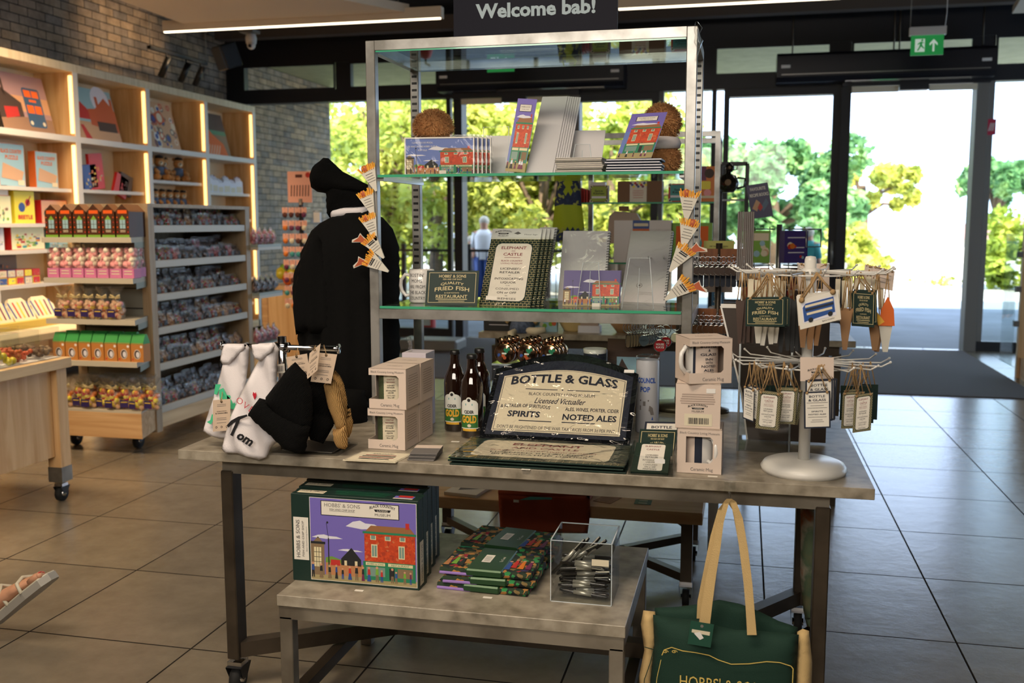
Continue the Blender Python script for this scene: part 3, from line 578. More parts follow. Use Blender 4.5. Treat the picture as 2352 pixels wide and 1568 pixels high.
tree('garden_tree', 'smaller sunlit tree outside behind the middle of the display', (-1.55, 20, -.03), 30, 3000, 1.1, 1.1, 1.6, 2.2, .2, 'leaf_a', 'sunlit trees outside the left doors')
tree('broad_tree', 'big blue-green tree seen through the closed sliding door leaf', (.9, 34, -.05), 41, 9000, 4.0, 2.6, 1.9, 2.35, .4, 'leaf_b', sc=2)
tree('broad_tree', 'low spreading tree seen behind the rear display, between the doors', (-2.6, 34, -.05), 43, 6500, 2.8, 2.4, 1.9, 2.2, .38, 'leaf_b', sc=2)
tree('broad_tree', 'distant round tree in the middle of the open doorway', (5.0, 46, -.05), 44, 5000, 3.0, 2.0, 1.1, 3.0, .4, 'leaf_c', sc=2)
tree('broad_tree', 'distant green tree seen through the glass at the right edge', (10.9, 48, -.05), 45, 5000, 2.6, 2.0, 1.1, 3.1, .42, 'leaf_b', sc=2)
def shrub(lab, loc, seed, n, rx, rz, mat='leaf_a', s=.22):
    m, _ = crown(seed, n, rx, rx*.8, rz, rz*.9, 1, s, None, mat); m.add([(-.05, -.05, 0), (.05, -.05, 0), (0, .05, 0), (0, 0, rz)], [(0, 1, 3), (1, 2, 3), (2, 0, 3)], 'bark'); one('garden_shrub', m, lab, 'shrub', loc)
shrub('tall feathery bush outside behind the glass at the right edge', (5.6, 22, -.03), 51, 2600, .8, .85)
shrub('small yellow-green bush at the left side of the open doorway', (2.35, 24, -.03), 52, 1600, .95, .65, 'leaf_c')
shrub('low sparse bush in the yard at the right side of the open doorway', (4.2, 23, -.03), 53, 160, .7, .12, 'leaf_c', .12)
# outbuilding with a brown roof
C('roof_tiles', (150, 112, 104), .8, var=.2, vs=3); C('white_render', (225, 222, 214), .8)
t = thing('outbuilding', 'low white outbuilding with a long brown roof in the sunlit yard', 'building', (8.4, 36, 0))
m = MB(); m.box(-4.2, 6, 0, 4, -.05, .82, 'white_render'); m.build('wall', t)
m = MB(); m.add([(-4.6, -.3, .78), (6.4, -.3, .78), (6.4, 2, 1.95), (-4.0, 2, 1.0), (-4.6, 4.3, .78), (6.4, 4.3, .78)], [(0, 1, 2, 3), (3, 2, 5, 4), (0, 3, 4), (1, 5, 2)], 'roof_tiles'); m.build('roof', t)
for q in (1.0, 2.6, 4.2):
    m = MB(); m.box(q, q+.8, -.04, 0, .3, .7, 'black_frame'); m.build('window', t)
# iron railing outside left, posts and the terrace wall
t = thing('railing', 'black metal railing outside the left doors', 'railing', (-4.6, 14.6, -.02))
m = MB(); m.bar((-1.6, 0, .95), (2.6, 0, .95), .04, .04, 'black_frame'); m.bar((-1.6, 0, .15), (2.6, 0, .15), .03, .03, 'black_frame'); m.build('rail', t)
for i in range(5):
    m = MB(); m.bar((-1.6+i*1.05, 0, 0), (-1.6+i*1.05, 0, 1.05), .06, .06, 'black_frame'); m.build('post', t)
m = MB()
for i in range(34): m.tube([(-1.5+i*.12, 0, .15), (-1.5+i*.12, 0, .95)], .008, 'black_frame', 6)
o = m.build('bars', t)
# ================================================================== LEFT WALL SHELVING
SX = -5.77; DIV = [5.60, 6.69, 7.78, 8.87, 9.96, 11.05]; ZT, ZM = 2.74, 2.09
def leds(t, y, z0, z1):
    m = MB(); m.box(SX-.035, SX-.012, y-.022, y-.0, z0, z1, 'led_shelf'); m.build('led_strip', t)
t = thing('wall_shelving_unit', 'long pale timber shelving unit with glowing strips along the brick wall', 'shelving unit', (0, 0, 0))
m = MB(); m.box(WX+.02, SX+.002, 5.57, 11.083, ZT-.07, ZT, 'pine_pale'); m.build('top_board', t)
m = MB(); m.box(WX+.01, WX+.03, 5.57, 11.08, .1, ZT-.07, 'cream_panel'); m.build('back_panel', t)
m = MB(); m.box(WX+.03, SX+.002, 5.6, 11.05, ZM-.025, ZM+.025, 'shelf_paint'); m.build('middle_board', t)
m = MB(); m.box(WX+.03, SX, 5.6, 11.05, .1, .18, 'pine_y'); m.build('plinth', t)
for y in DIV:
    m = MB(); m.box(WX+.03, SX-.006, y-.03, y+.03, .1, ZT-.07, 'pine'); m.box(SX-.006, SX, y-.032, y+.032, .1, ZT-.07, 'shelf_paint'); up_ = m.build('upright', t)
    if y > 5.7: leds(up_, y-.03, ZM+.05, ZT-.1); leds(up_, y-.03, .25, ZM-.05)
SH = {0: [1.657, 1.354, 1.134, .85, .55], 1: [1.657, 1.354, 1.134, .85, .55], 2: [1.66, 1.36, 1.05, .7, .4], 3: [1.79, 1.5, 1.2, .8, .4], 4: [1.70, 1.40, 1.1, .7, .4]}
for b, zs in SH.items():
    for z in zs:
        m = MB(); m.box(WX+.03, SX-.05, DIV[b]+.03, DIV[b+1]-.06, z-.03, z, 'shelf_paint'); m.build('shelf', t)
# four boards with pictures leaning in the top row
def leanboard(name, lab, y0, w_, h, art, cat='picture', z=ZM+.025, th=.02, x=SX-.1, tilt=14):
    t = thing(name, lab, cat, (x-h*math.sin(R(tilt)), y0, z), 0)
    M = T3(x, y0, z) @ Matrix.Rotation(R(-tilt), 4, 'Y') @ SIDE
    t.location = (x, y0, z); M2 = Matrix.Rotation(R(-tilt), 4, 'Y') @ SIDE
    m = MB(M2); m.prism([(0, 0), (w_, 0), (w_, h), (0, h)], -th, 0, 'art_black'); art(m, w_, h); m.build('panel', t); return t
C('dusk', (176, 140, 140), .4); C('dusk2', (214, 160, 120), .4); C('road', (150, 116, 92), .5); C('bus_blue', (60, 92, 124), .4); C('bus_lit', (255, 110, 40), .4); C('photo_sky', (150, 190, 200), .4)
C('photo_brick', (196, 92, 50), .5); C('photo_tan', (200, 160, 124), .5); C('fox', (222, 106, 40), .7); C('photo_dark', (70, 52, 44), .6)
def art_bus(m, w_, h):
    m.rect(0, 0, w_, h, 'dusk', .001); m.rect(0, h*.35, w_, h*.62, 'dusk2', .0012); m.rect(0, 0, w_, h*.26, 'road', .0014)
    m.poly([(0, h*.2), (w_*.45, h*.26), (w_*.45, h*.5), (w_*.12, h*.72), (0, h*.7)], 'photo_dark', .0018); m.rect(w_*.14, h*.6, w_*.18, h*.88, 'photo_dark', .0018); m.poly([(w_*.1, h*.2), (w_*.36, h*.26), (w_*.36, h*.42), (w_*.1, h*.4)], 'art_red', .002)
    x0, x1 = w_*.52, w_*.86; m.rbox(x0, h*.1, x1, h*.78, w_*.04, 'bus_blue', .0022)
    for a, b_ in ((.62, .74), (.34, .48)): m.rect(x0+w_*.03, h*a, x1-w_*.03, h*b_, 'bus_lit', .0025); m.rect((x0+x1)/2-.006, h*a, (x0+x1)/2+.006, h*b_, 'bus_blue', .0027)
    for q in (.57, .81): m.disc(w_*q, h*.17, w_*.03, 'cream', .0027, 10)
    m.rect(w_*.62, h*.54, w_*.76, h*.58, 'bus_lit', .0026)
def art_houses(m, w_, h):
    m.rect(0, 0, w_, h, 'photo_sky', .001); m.disc(w_*.7, h*.8, w_*.22, 'cloudw', .0012, 14); m.rect(0, 0, w_, h*.35, 'photo_tan', .0014)
    m.poly([(w_*.35, h*.3), (w_, h*.2), (w_, h*.62), (w_*.8, h*.86), (w_*.52, h*.62), (w_*.35, h*.6)], 'photo_brick', .0018); m.poly([(0, h*.4), (w_*.35, h*.4), (w_*.35, h*.58), (w_*.2, h*.72), (0, h*.62)], 'art_red', .0016)
    for q in (.6, .95, .08): m.rect(w_*q-.02, h*.6, w_*q+.02, h*.86, 'photo_brick', .0019)
    m.poly([(w_*.15, 0), (w_*.3, 0), (w_*.15, h*.28), (w_*.08, h*.28)], 'art_red', .002); m.rect(w_*.5, h*.2, w_*.95, h*.38, 'photo_dark', .0022)
def art_badges(m, w_, h):
    r = random.Random(3); m.rect(0, 0, w_, h, 'photo_tan', .001)
    for i in range(34):
        x, y, q = r.uniform(.06, .94)*w_, r.uniform(.06, .94)*h, r.uniform(.02, .055); m.disc(x, y, q, r.choice(['cream', 'white', 'art_brick', 'art_plum', 'grey_text']), .0012+i*.00005, 12); m.disc(x, y, q*.6, r.choice(['art_stone', 'art_skin', 'art_blue', 'cream']), .0014+i*.00005, 10)
    m.poly([(w_*.5, h*.5), (w_*.72, h*.62), (w_*.6, h*.84), (w_*.38, h*.72)], 'photo_brick', .004); m.disc(w_*.55, h*.67, .05, 'cream', .0043, 14)
def art_fox(m, w_, h):
    m.rect(0, 0, w_, h, 'art_stone', .001); m.rect(0, h*.6, w_, h, 'photo_dark', .0012); m.rect(0, h*.5, w_, h*.6, 'art_green', .0014)
    m.poly([(0, 0), (w_*.9, 0), (w_*.8, h*.3), (w_*.45, h*.5), (w_*.2, h*.72), (0, h*.85)], 'fox', .0018)
    for i in range(6): m.line(w_*.1*i, h*.02, w_*(.15+.1*i), h*.25, .02, 'dusk2', .002)
leanboard('picture_board', 'picture of a blue double decker bus at dusk on the top wall shelf', 7.0, .62, .5, art_bus)
leanboard('picture_board', 'picture of red brick houses leaning in the top row of the wall shelves', 7.95, .62, .5, art_houses)
leanboard('picture_board', 'picture covered in small round badges leaning in the top row of the wall shelves', 9.0, .6, .5, art_badges)
leanboard('picture_board', 'orange and brown picture leaning in the top bay furthest along the wall', 10.1, .56, .5, art_fox)
# games boxes and books on the shelves of the near bays
def gamebox(lab, y, z, w_, h, d, face, spine, art=None, cat='games box', x=SX-.12, rx=0, rz=0, group=None, nm='game_box'):
    t = thing(nm, lab, cat, (x, y, z), rz=rz, rx=rx, group=group)
    m = MB(); m.box(-d, 0, 0, w_, 0, h, spine); m.rect(.004, .004, w_-.004, h-.004, face, .001, SIDE)
    if art: art(m, w_, h)
    m.build('box', t) if False else None
    o = m.build('carton', t); return t
def a_puz(c1):
    def f(m, w_, h):
        m.text('BLACK COUNTRY', w_/2, h*.82, c1, w=w_*.8, h=h*.09, z=.003, bold=.03, T=SIDE); m.text('PUZZLE', w_/2, h*.68, c1, w=w_*.5, h=h*.09, z=.003, bold=.03, T=SIDE)
        m.poly([(w_*.08, h*.2), (w_*.85, h*.12), (w_*.95, h*.36), (w_*.15, h*.55)], 'photo_tan', .003, SIDE); m.rect(w_*.7, h*.04, w_*.95, h*.16, 'cream', .0035, SIDE)
    return f
def a_rand(seed, cols, n=26):
    def f(m, w_, h):
        r = random.Random(seed)
        for i in range(n):
            x, y = r.uniform(.08, .8)*w_, r.uniform(.06, .6)*h; a, b_ = r.uniform(.03, .14)*w_, r.uniform(.03, .12)*h; m.rbox(x, y, min(x+a, w_*.97), y+b_, min(a, b_)*.3, r.choice(cols), .002+i*.00008, SIDE, 2)
    return f
def a_title(txt, col, extra=None):
    def f(m, w_, h):
        if extra: extra(m, w_, h)
        m.text(txt, w_/2, h*(.2 if txt == 'BEETLE' else .82), col, w=w_*.72, h=h*.12, z=.006, bold=.03, T=SIDE)
    return f
C('box_blue', (150, 190, 206), .5); C('box_orange', (214, 110, 50), .5); C('box_yellow', (236, 222, 60), .5); C('box_red', (196, 34, 30), .5); C('box_pale', (232, 232, 190), .5)
rb = ['art_teal', 'art_orange', 'art_red', 'art_yellow', 'art_lime', 'cream', 'art_blue']
gamebox('tall blue puzzle box with orange lettering on the shelf under the bus picture', 6.93, 1.657, .30, .35, .07, 'box_blue', 'box_orange', a_puz('box_orange'))
gamebox('second blue puzzle box with orange lettering, right of the first one', 7.36, 1.657, .28, .31, .07, 'box_blue', 'box_orange', a_puz('box_orange'))
for i in range(2): gamebox('orange-spined puzzle box standing edge-on at the left edge', 6.80+i*.062, 1.657, .055, .33, .26, 'box_orange', 'box_orange', group='orange spines at the left edge')
gamebox('white card game box on top of the pale yellow game box', 6.78, 1.60-.02, .24, .09, .12, 'white', 'box_orange')
gamebox('pale yellow-green game box below the white box at the left frame edge', 6.78, 1.354, .26, .226, .08, 'box_pale', 'cream', a_rand(2, ['art_lime', 'art_teal', 'cream', 'art_stone']))
gamebox('bright yellow box lettered BEETLE with a red beetle on it', 7.08, 1.354, .24, .27, .06, 'box_yellow', 'box_yellow', a_title('BEETLE', 'box_red', lambda m, w_, h: (m.disc(w_*.35, h*.5, .04, 'art_blue', .003, 12, SIDE), m.disc(w_*.65, h*.65, .03, 'box_red', .003, 12, SIDE), m.line(w_*.55, h*.5, w_*.8, h*.85, .012, 'art_orange', .003, SIDE))))
gamebox('red-edged wide game box right of the yellow one', 7.4, 1.354, .33, .2, .07, 'dusk2', 'box_red', a_rand(4, rb))
gamebox('pale picture game box at the left frame edge on the third shelf', 6.78, 1.134, .16, .185, .06, 'cloudw', 'cream', a_rand(5, rb))
gamebox('colourful wide game box with a red spine on the third shelf', 7.02, 1.134, .4, .205, .07, 'box_pale', 'box_red', a_rand(6, rb, 40))
gamebox('light blue game box on the third shelf behind the shelf unit corner', 7.48, 1.134, .24, .17, .07, 'box_blue', 'art_teal', a_rand(7, ['cream', 'box_blue', 'art_teal']))
r = random.Random(9)
for i in range(12):
    gamebox('small bright toy packet in the heap on the fourth wall shelf', 6.76+.085*(i % 6)*1.15, .85+(.062 if i > 5 else 0)+.0, .09, .06, .1, r.choice(['box_red', 'box_yellow', 'art_blue', 'cream']), r.choice(['box_red', 'box_yellow', 'art_blue']), a_rand(20+i, rb, 8), 'toy packet', group='bright toy packets on the fourth wall shelf', nm='toy_packet')
gamebox('brown and orange box standing behind the toy packets', 7.0, .85, .22, .24, .05, 'art_stone', 'photo_dark', a_rand(8, ['art_orange', 'dusk2', 'photo_dark']), x=SX-.25)
# books in the second bay
for i, (y, h, c, sp, lab, tl) in enumerate([(8.0, .22, 'art_blue', 'art_blue', 'blue and red children\'s book leaning left of the tall red book', -8), (8.1, .33, 'box_red', 'box_red', 'tall red patterned book leaning on the wall shelf under the houses picture', -6), (8.42, .2, 'box_red', 'box_red', 'bright red book leaning against the dark book', 22), (8.5, .2, 'photo_dark', 'photo_dark', 'dark brown patterned book leaning at the end of the book row', 16)]):
    gamebox(lab, y, 1.66, .2, h, .03, c, sp, a_rand(30+i, ['art_orange', 'art_yellow', 'cream'] if i < 2 else [c], 14), 'book', rx=R(-tl), nm='book')
for i, c in enumerate(['grey_text', 'grey_post', 'cloudw', 'dusk2']): gamebox('flat %s packet on the shelf below the leaning books' % ['dark grey', 'mid grey', 'silvery', 'pink'][i], 8.02+i*.17, 1.36, .15, .11, .05, c, c, a_rand(40+i, ['cloudw', 'grey_text'], 6), 'packet', nm='packet')
for i in range(3): gamebox('orange cardboard display tray on the shelf below the toy animals', 8.63+i*.42, 1.36, .36, .1, .1, 'box_orange', 'box_orange', None, 'display tray', group='orange display trays above the gondola', nm='display_tray')
# soft toys
C('plush_tan', (196, 140, 84), .95, var=.3, vs=90, bump=.8, bs=160); C('plush_blue', (90, 110, 140), .95); C('plush_black', (36, 28, 26), .95, bump=.6)
def plush(lab, loc, body, cloth, group, rz=R(50)):
    t = thing('teddy', lab, 'soft toy', loc, rz, group)
    m = MB(); m.ball((0, 0, .09), .06, cloth, 10, sz=1.15); m.build('shirt', t)
    m = MB(); m.ball((0, -.01, .19), .052, body, 12)
    for s_ in (-1, 1): m.ball((s_*.04, 0, .235), .02, body, 8); m.tube([(s_*.05, -.02, .11), (s_*.075, -.06, .07)], [.022, .024], body, 8); m.tube([(s_*.03, -.02, .035), (s_*.05, -.11, .03)], [.03, .028], body, 8); m.ball((s_*.052, -.125, .032), .03, body, 8)
    m.ball((0, -.055, .175), .024, 'cream', 8); m.build('body', t)
    m = MB(); m.ball((0, -.078, .182), .008, 'plush_black', 6); m.build('nose', t)
    m = MB(); m.lathe([(.05, .225), (.045, .25), (.001, .262)], 'plush_black', 12); m.build('cap', t); return t
tn = plush('brown teddy in a blue shirt sitting on the wall shelf', (SX-.14, 9.05, 1.79), 'plush_tan', 'plush_blue', 'toy bears on the wall shelf')
for y, x in ((9.2, -.14), (9.36, -.2), (9.54, -.13)): dup(tn, (SX+x+.02, y, 1.79), R(50), 'brown teddy in a blue shirt sitting on the wall shelf')
for k in range(6): dup(tn, (SX-.14, 9.0+k*.13, 1.5), R(50), 'small brown teddy on the wall shelf just above the orange trays', 'toy bears above the orange trays', .8)
# gift pouches in the last bay
def pouch(lab, loc, c1, c2, group, sc=1):
    t = thing('gift_pouch', lab, 'gift pouch', loc, R(80), group)
    m = MB(); m.add([(-.06, -.03, 0), (.06, -.03, 0), (.06, .03, 0), (-.06, .03, 0), (-.055, -.03, .12), (.055, -.03, .12), (.055, .03, .12), (-.055, .03, .12), (-.03, 0, .17), (.03, 0, .17)], [(0, 1, 5, 4), (2, 3, 7, 6), (1, 2, 6, 5), (3, 0, 4, 7), (4, 5, 9, 8), (6, 7, 8, 9), (5, 6, 9), (7, 4, 8)], c1); m.build('bag', t)
    m = MB(); m.rect(-.045, .01, .045, .07, c2, .031, UP); m.build('label_card', t)
    m = MB(); m.tube([(-.03, 0, .165), (0, 0, .15), (.03, 0, .165)], .008, 'art_plum', 6); m.build('ribbon', t); t.scale = (sc,)*3; return t
pa = pouch('small cellophane gift pouch in the last wall bay', (SX-.12, 10.1, 1.70), 'cloudw', 'cream', 'gift pouches in the last wall bay', 1.3)
for k in range(1, 6): dup(pa, (SX-.12, 10.1+k*.14, 1.70), R(80), scale=1.15 if k % 2 else .95)
for k in range(5): dup(pa, (SX-.12, 10.12+k*.15, 1.40), R(80), 'small gift pouch on the lower shelf of the last wall bay', 'gift pouches on the lower last shelf', .9)
# white packs with pictures low down on the near bay (behind the counter)
C('tray_yellow', (196, 176, 84), .6); C('sweet_card', (226, 214, 186), .6)
for i in range(4):
    t = thing('sweet_pack', 'white fan-shaped sweet packet in a yellow tray behind the counter', 'sweet packet', (-4.75+.0, 5.22+i*.22, .70), 0, 'white sweet packets in yellow trays')
    m = MB(); M = Matrix.Rotation(R(-30), 4, 'Y') @ SIDE
    m.prism([(0, 0), (.2, 0), (.22, .1), (.16, .17), (.04, .17), (-.02, .1)], -.03, 0, 'sweet_card', M)
    for k in range(5): m.line(.02+.04*k, .02, .01+.045*k, .14, .014, ['art_blue', 'art_red', 'art_yellow', 'art_plum', 'art_blue'][k], .001, M)
    m.build('packet', t); m = MB(); m.box(-.12, .06, -.01, .21, -.05, 0, 'tray_yellow'); m.build('tray', t)
t = thing('sweet_shelf', 'pale shelf table behind the counter holding yellow sweet trays', 'shelf table', (-4.7, 5.7, 0)); m = MB(); m.box(-.5, .3, -.6, .52, .6, .65, 'cream_panel', bev=.006); m.build('top', t)
for sx in (-.45, .25):
    for sy in (-.55, .47): m = MB(); m.box(sx-.03, sx+.03, sy-.03, sy+.03, 0, .6, 'pine'); m.build('leg', t)
# ================================================================== GONDOLA
def castor(m, x, y, z0=.0, r=.035):
    m.tube([(x-.012, y, z0+r), (x+.012, y, z0+r)], r, 'rubber', 16); m.tube([(x-.018, y, z0+r), (x+.018, y, z0+r)], r*.35, 'chrome', 8)
    m.add([(x-.024, y-.03, z0+.075), (x+.024, y-.03, z0+.075), (x+.024, y+.035, z0+.075), (x-.024, y+.035, z0+.075), (x-.022, y-.012, z0+r), (x-.022, y+.012, z0+r), (x+.022, y+.012, z0+r), (x+.022, y-.012, z0+r)], [(0, 1, 2, 3), (0, 3, 5, 4), (1, 7, 6, 2)], 'black_plastic'); m.box(x-.022, x+.022, y-.022, y+.022, z0+.073, z0+.09, 'chrome')
GX, GY, GY2, GZ = -3.47, 5.28, 6.5, 1.47
t = thing('gondola_display', 'double-sided wooden gondola shelf unit of packed sweets on castors', 'gondola shelf', (0, 0, 0))
for x, y in ((GX-.03, GY+.03), (GX-.03, GY2), (-3.97, GY2), (-3.97, GY+.03)):
    m = MB(); m.box(x-.03, x+.03, y-.03, y+.03, .08, GZ, 'gond_wood'); m.build('corner_post', t)
m = MB(); m.box(-3.97, GX-.06, GY+.01, GY+.04, .1, GZ-.02, 'gond_back')
for z in (.36, .48, .6, .72, .84, .96, 1.08, 1.2, 1.32): m.box(-3.97, GX-.06, GY+.006, GY+.0105, z, z+.006, 'black_frame')
m.build('slatwall_panel', t)
m = MB(); m.box(-4.002, GX+.002, GY-.002, GY2+.032, GZ-.02, GZ+.002, 'gond_wood'); m.build('top_board', t)
m = MB(); m.box(-3.95, GX-.06, GY2-.02, GY2+.01, .1, GZ-.02, 'gond_wood'); m.build('far_panel', t)
m = MB(); m.box(-3.99, -3.95, GY+.06, GY2-.03, .1, GZ-.02, 'gond_wood'); m.build('centre_panel', t)
m = MB(); m.box(-3.95, GX-.01, GY+.06, GY2-.03, .1, .2, 'pine_y'); m.build('side_plinth', t)
for z in (1.343, 1.13, .926, .72, .498, .235):
    m = MB(); m.box(-3.95, GX-.02, GY+.06, GY2-.03, z-.045, z-.03, 'gond_lip'); m.box(GX-.022, GX-.006, GY+.06, GY2-.03, z-.045, z, 'gond_lip', bev=.002); m.build('side_shelf', t)
EZ = (1.275, 1.04, .80, .555); FY = 5.0
def endshelf(z, x0, x1, dz=.03, mat='gond_lip'):
    m = MB(); pts = [(x0, GY), (x0, FY), (x1, FY), (x1-.1, GY)]
    m.prism(pts, z-dz, z, mat); m.prism([(x1-.02, FY+.06), (x1-.1, GY), (x1-.16, GY)], z-dz-.035, z-dz, 'ceramic_grey'); return m.build('end_shelf', t)
C('ceramic_grey', (150, 160, 152), .4)
for k, z in enumerate(EZ): endshelf(z, -3.99, -3.4)
m = MB(); m.prism([(-4.0, GY), (-4.0, FY+.02), (-3.4, FY+.02), (-3.48, GY)], .1, .25, 'pine_x'); m.prism([(-4.0, GY), (-4.0, FY+.02), (-3.4, FY+.02), (-3.48, GY)], .25, .262, 'gond_lip'); m.build('base_deck', t)
for x, y in ((-3.55, 5.2), (-3.98, 5.2), (-3.55, 6.4), (-4.3, 6.4)):
    m = MB(); castor(m, x, y, 0, .045); m.build('castor', t)
for z in (1.2, .85, .48, .2):
    m = MB(); m.box(GX-.3, GX+.06, GY2+.03, GY2+.4, z-.02, z, 'ceramic_grey'); m.box(GX-.3, GX+.06, GY2+.03, GY2+.4, z-.04, z-.02, 'gond_lip'); m.build('far_end_shelf', t)
# brown gingerbread-house cartons on the top end shelf
C('ginger', (74, 40, 20), .5); C('ginger_o', (226, 96, 30), .5)
t = thing('treat_box', 'dark brown house-shaped treat box, top shelf of the gondola end', 'treat box', (-3.94, FY+.03, EZ[0]), group='house-shaped treat boxes')
m = MB(); M = UP; m.prism([(-.042, 0), (.042, 0), (.042, .15), (0, .185), (-.042, .15)], -.07, 0, 'ginger', M)
m.rect(-.03, .135, .03, .155, 'ginger_o', .001, M); m.rect(-.018, .05, .018, .1, 'box_blue', .001, M); m.rect(-.001, .05, .001, .1, 'ginger', .002, M); m.rect(-.018, .074, .018, .076, 'ginger', .002, M); m.poly([(-.02, .1), (.02, .1), (0, .125)], 'art_lime', .001, M); m.rect(-.042, 0, .042, .014, 'art_lime', .001, M)
for q in (-.034, .034):
    for k in range(4): m.disc(q, .03+.028*k, .004, 'ginger_o' if k % 2 else 'art_red', .001, 8, M)
lines(m, -.02, .02, [.03, .038], M, 'cream', .003); m.build('carton', t)
m = MB(); m.add([(-.046, -.002, .146), (0, -.002, .19), (0, .072, .19), (-.046, .072, .146)], [(0, 1, 2, 3)], 'cream'); m.add([(.046, -.002, .146), (0, -.002, .19), (0, .072, .19), (.046, .072, .146)], [(3, 2, 1, 0)], 'art_roof'); m.build('lid', t)
for k in range(1, 6): dup(t, (-3.94+k*.094, FY+.03, EZ[0]))
for k in range(3): dup(t, (-3.94+5*.094-.03-k*.016, FY+.11+k*.055, EZ[0]), 0, 'dark brown treat box standing behind the row, at the post', 'treat boxes behind the row')
# marshmallow bags
speckle('mallow', [(0, (232, 168, 170)), (.3, (238, 230, 214)), (.5, (236, 190, 190)), (.75, (222, 150, 158))], 34, .5, bump=.8, coat=.6); C('mallow_card', (206, 120, 168), .5)
t = thing('marshmallow_bag', 'clear bag of pink and white marshmallows on the gondola end', 'marshmallow bag', (-3.94, FY+.02, EZ[1]), group='marshmallow bags')
m = MB(); r = random.Random(5)
for i in range(44): m.ball((r.uniform(-.025, .025), r.uniform(.012, .05), r.uniform(.06, .165)), .016, 'mallow_p' if i % 3 else 'mallow_w', 7, sz=1.1)
C('mallow_p', (236, 160, 164), .6); C('mallow_w', (240, 232, 214), .6)
m.build('marshmallow_filling', t)['kind'] = 'stuff'
m = MB(); m.box(-.038, .038, 0, .07, 0, .055, 'mallow_card', bev=.002); lines(m, -.03, .03, [.038, .022], UP, 'cream', .006); m.build('card_base', t)
m = MB(); m.add([(-.037, 0, .05), (.037, 0, .05), (.037, .066, .05), (-.037, .066, .05), (-.039, .01, .175), (.039, .01, .175), (.039, .055, .175), (-.039, .055, .175), (-.03, .03, .195), (.03, .03, .195)], [(0, 1, 5, 4), (2, 3, 7, 6), (1, 2, 6, 5), (3, 0, 4, 7), (4, 5, 9, 8), (6, 7, 8, 9)], 'film_fine'); m.build('film_bag', t)
for k in range(1, 7): dup(t, (-3.94+k*.083, FY+.02, EZ[1]))
for k in range(2): dup(t, (-3.94+6*.083-.05-k*.02, FY+.1+k*.075, EZ[1]))
# tied gift bags of sweets with gold bows
def giftbag(lab, loc, c1, c2, group, seed=1, gc='navy_label'):
    t = thing('sweet_gift_bag', lab, 'gift bag', loc, group=group); r = random.Random(seed)
    m = MB(); 
    for i in range(32): m.ball((r.uniform(-.032, .032), r.uniform(.01, .05), r.uniform(.012, .105)), .0155, r.choice([c1, c2, 'art_yellow', 'box_red', 'photo_tan']), 6)
    m.build('sweets', t)['kind'] = 'stuff'
    m = MB(); m.lathe([(.001, 0), (.045, .002), (.05, .05), (.044, .1), (.014, .125), (.03, .16), (.05, .19)], 'film_fine', 12, c=(0, .03, 0)); m.build('film_bag', t)
    m = MB(); m.rect(-.03, .015, .02, .06, gc, .021, UP @ T3()); m.rect(-.024, .045, .014, .05, 'art_yellow', .022, UP); m.build('label_card', t)
    m = MB()
    for s_ in (-1, 1): m.tube([(0, .02, .126), (s_*.03, .015, .142), (s_*.035, .01, .128), (0, .02, .122)], .005, 'gold_text', 6)
    m.build('bow', t); return t
C('navy_label', (48, 34, 92), .5)
g1 = giftbag('gold-bowed cellophane sweet bag on the third gondola end shelf', (-3.9, FY+.02, EZ[2]), 'art_orange', 'mallow_p', 'bow-tied sweet bags, third shelf')
for k in range(1, 5): dup(g1, (-3.9+k*.088, FY+.02, EZ[2]))
g2 = giftbag('gold-bowed cellophane sweet bag on the bottom deck of the gondola', (-3.93, FY+.04, .262), 'art_orange', 'box_yellow', 'bow-tied sweet bags, bottom deck', 5)
for k in range(1, 8): dup(g2, (-3.93+k*.08, FY+.04+(.03 if k % 2 else 0), .262), (k % 3-1)*.2)
for k in range(6): dup(g2, (-3.9+k*.09, FY+.16, .262), .3)
# green lidded kraft boxes
C('kraft_card', (190, 126, 60), .6); C('lid_green', (46, 150, 70), .5)
t = thing('biscuit_box', 'kraft biscuit box with a green lid, fourth gondola end shelf', 'biscuit box', (-3.93, FY+.02, EZ[3]), group='green lidded biscuit boxes')
m = MB(); m.box(-.04, .04, 0, .07, 0, .11, 'kraft_card'); m.disc(0, .045, .022, 'white', .001, 16, UP, .028); m.disc(0, .045, .019, 'photo_dark', .0015, 16, UP, .025); m.disc(.004, .043, .012, 'cloudw', .002, 10, UP, .018); m.disc(.028, .09, .008, 'white', .001, 8, UP); m.disc(-.03, .015, .006, 'art_red', .001, 8, UP); m.build('carton', t)
m = MB(); m.add([(-.041, -.001, .105), (.041, -.001, .105), (.041, .071, .105), (-.041, .071, .105), (-.039, .025, .16), (.039, .025, .16), (.039, .045, .16), (-.039, .045, .16)], [(0, 1, 5, 4), (2, 3, 7, 6), (1, 2, 6, 5), (3, 0, 4, 7), (4, 5, 6, 7)], 'lid_green'); m.text('Tea', -.005, .135, 'cream', h=.012, z=-.018, T=UP) if False else None
m.build('lid', t)
for k in range(1, 7): dup(t, (-3.93+k*.087, FY+.02, EZ[3]))
for k in range(5): dup(t, (-3.93+k*.1, FY+.12, EZ[3]), 0, 'green lidded biscuit box behind the front row of biscuit boxes', 'biscuit boxes, second row')
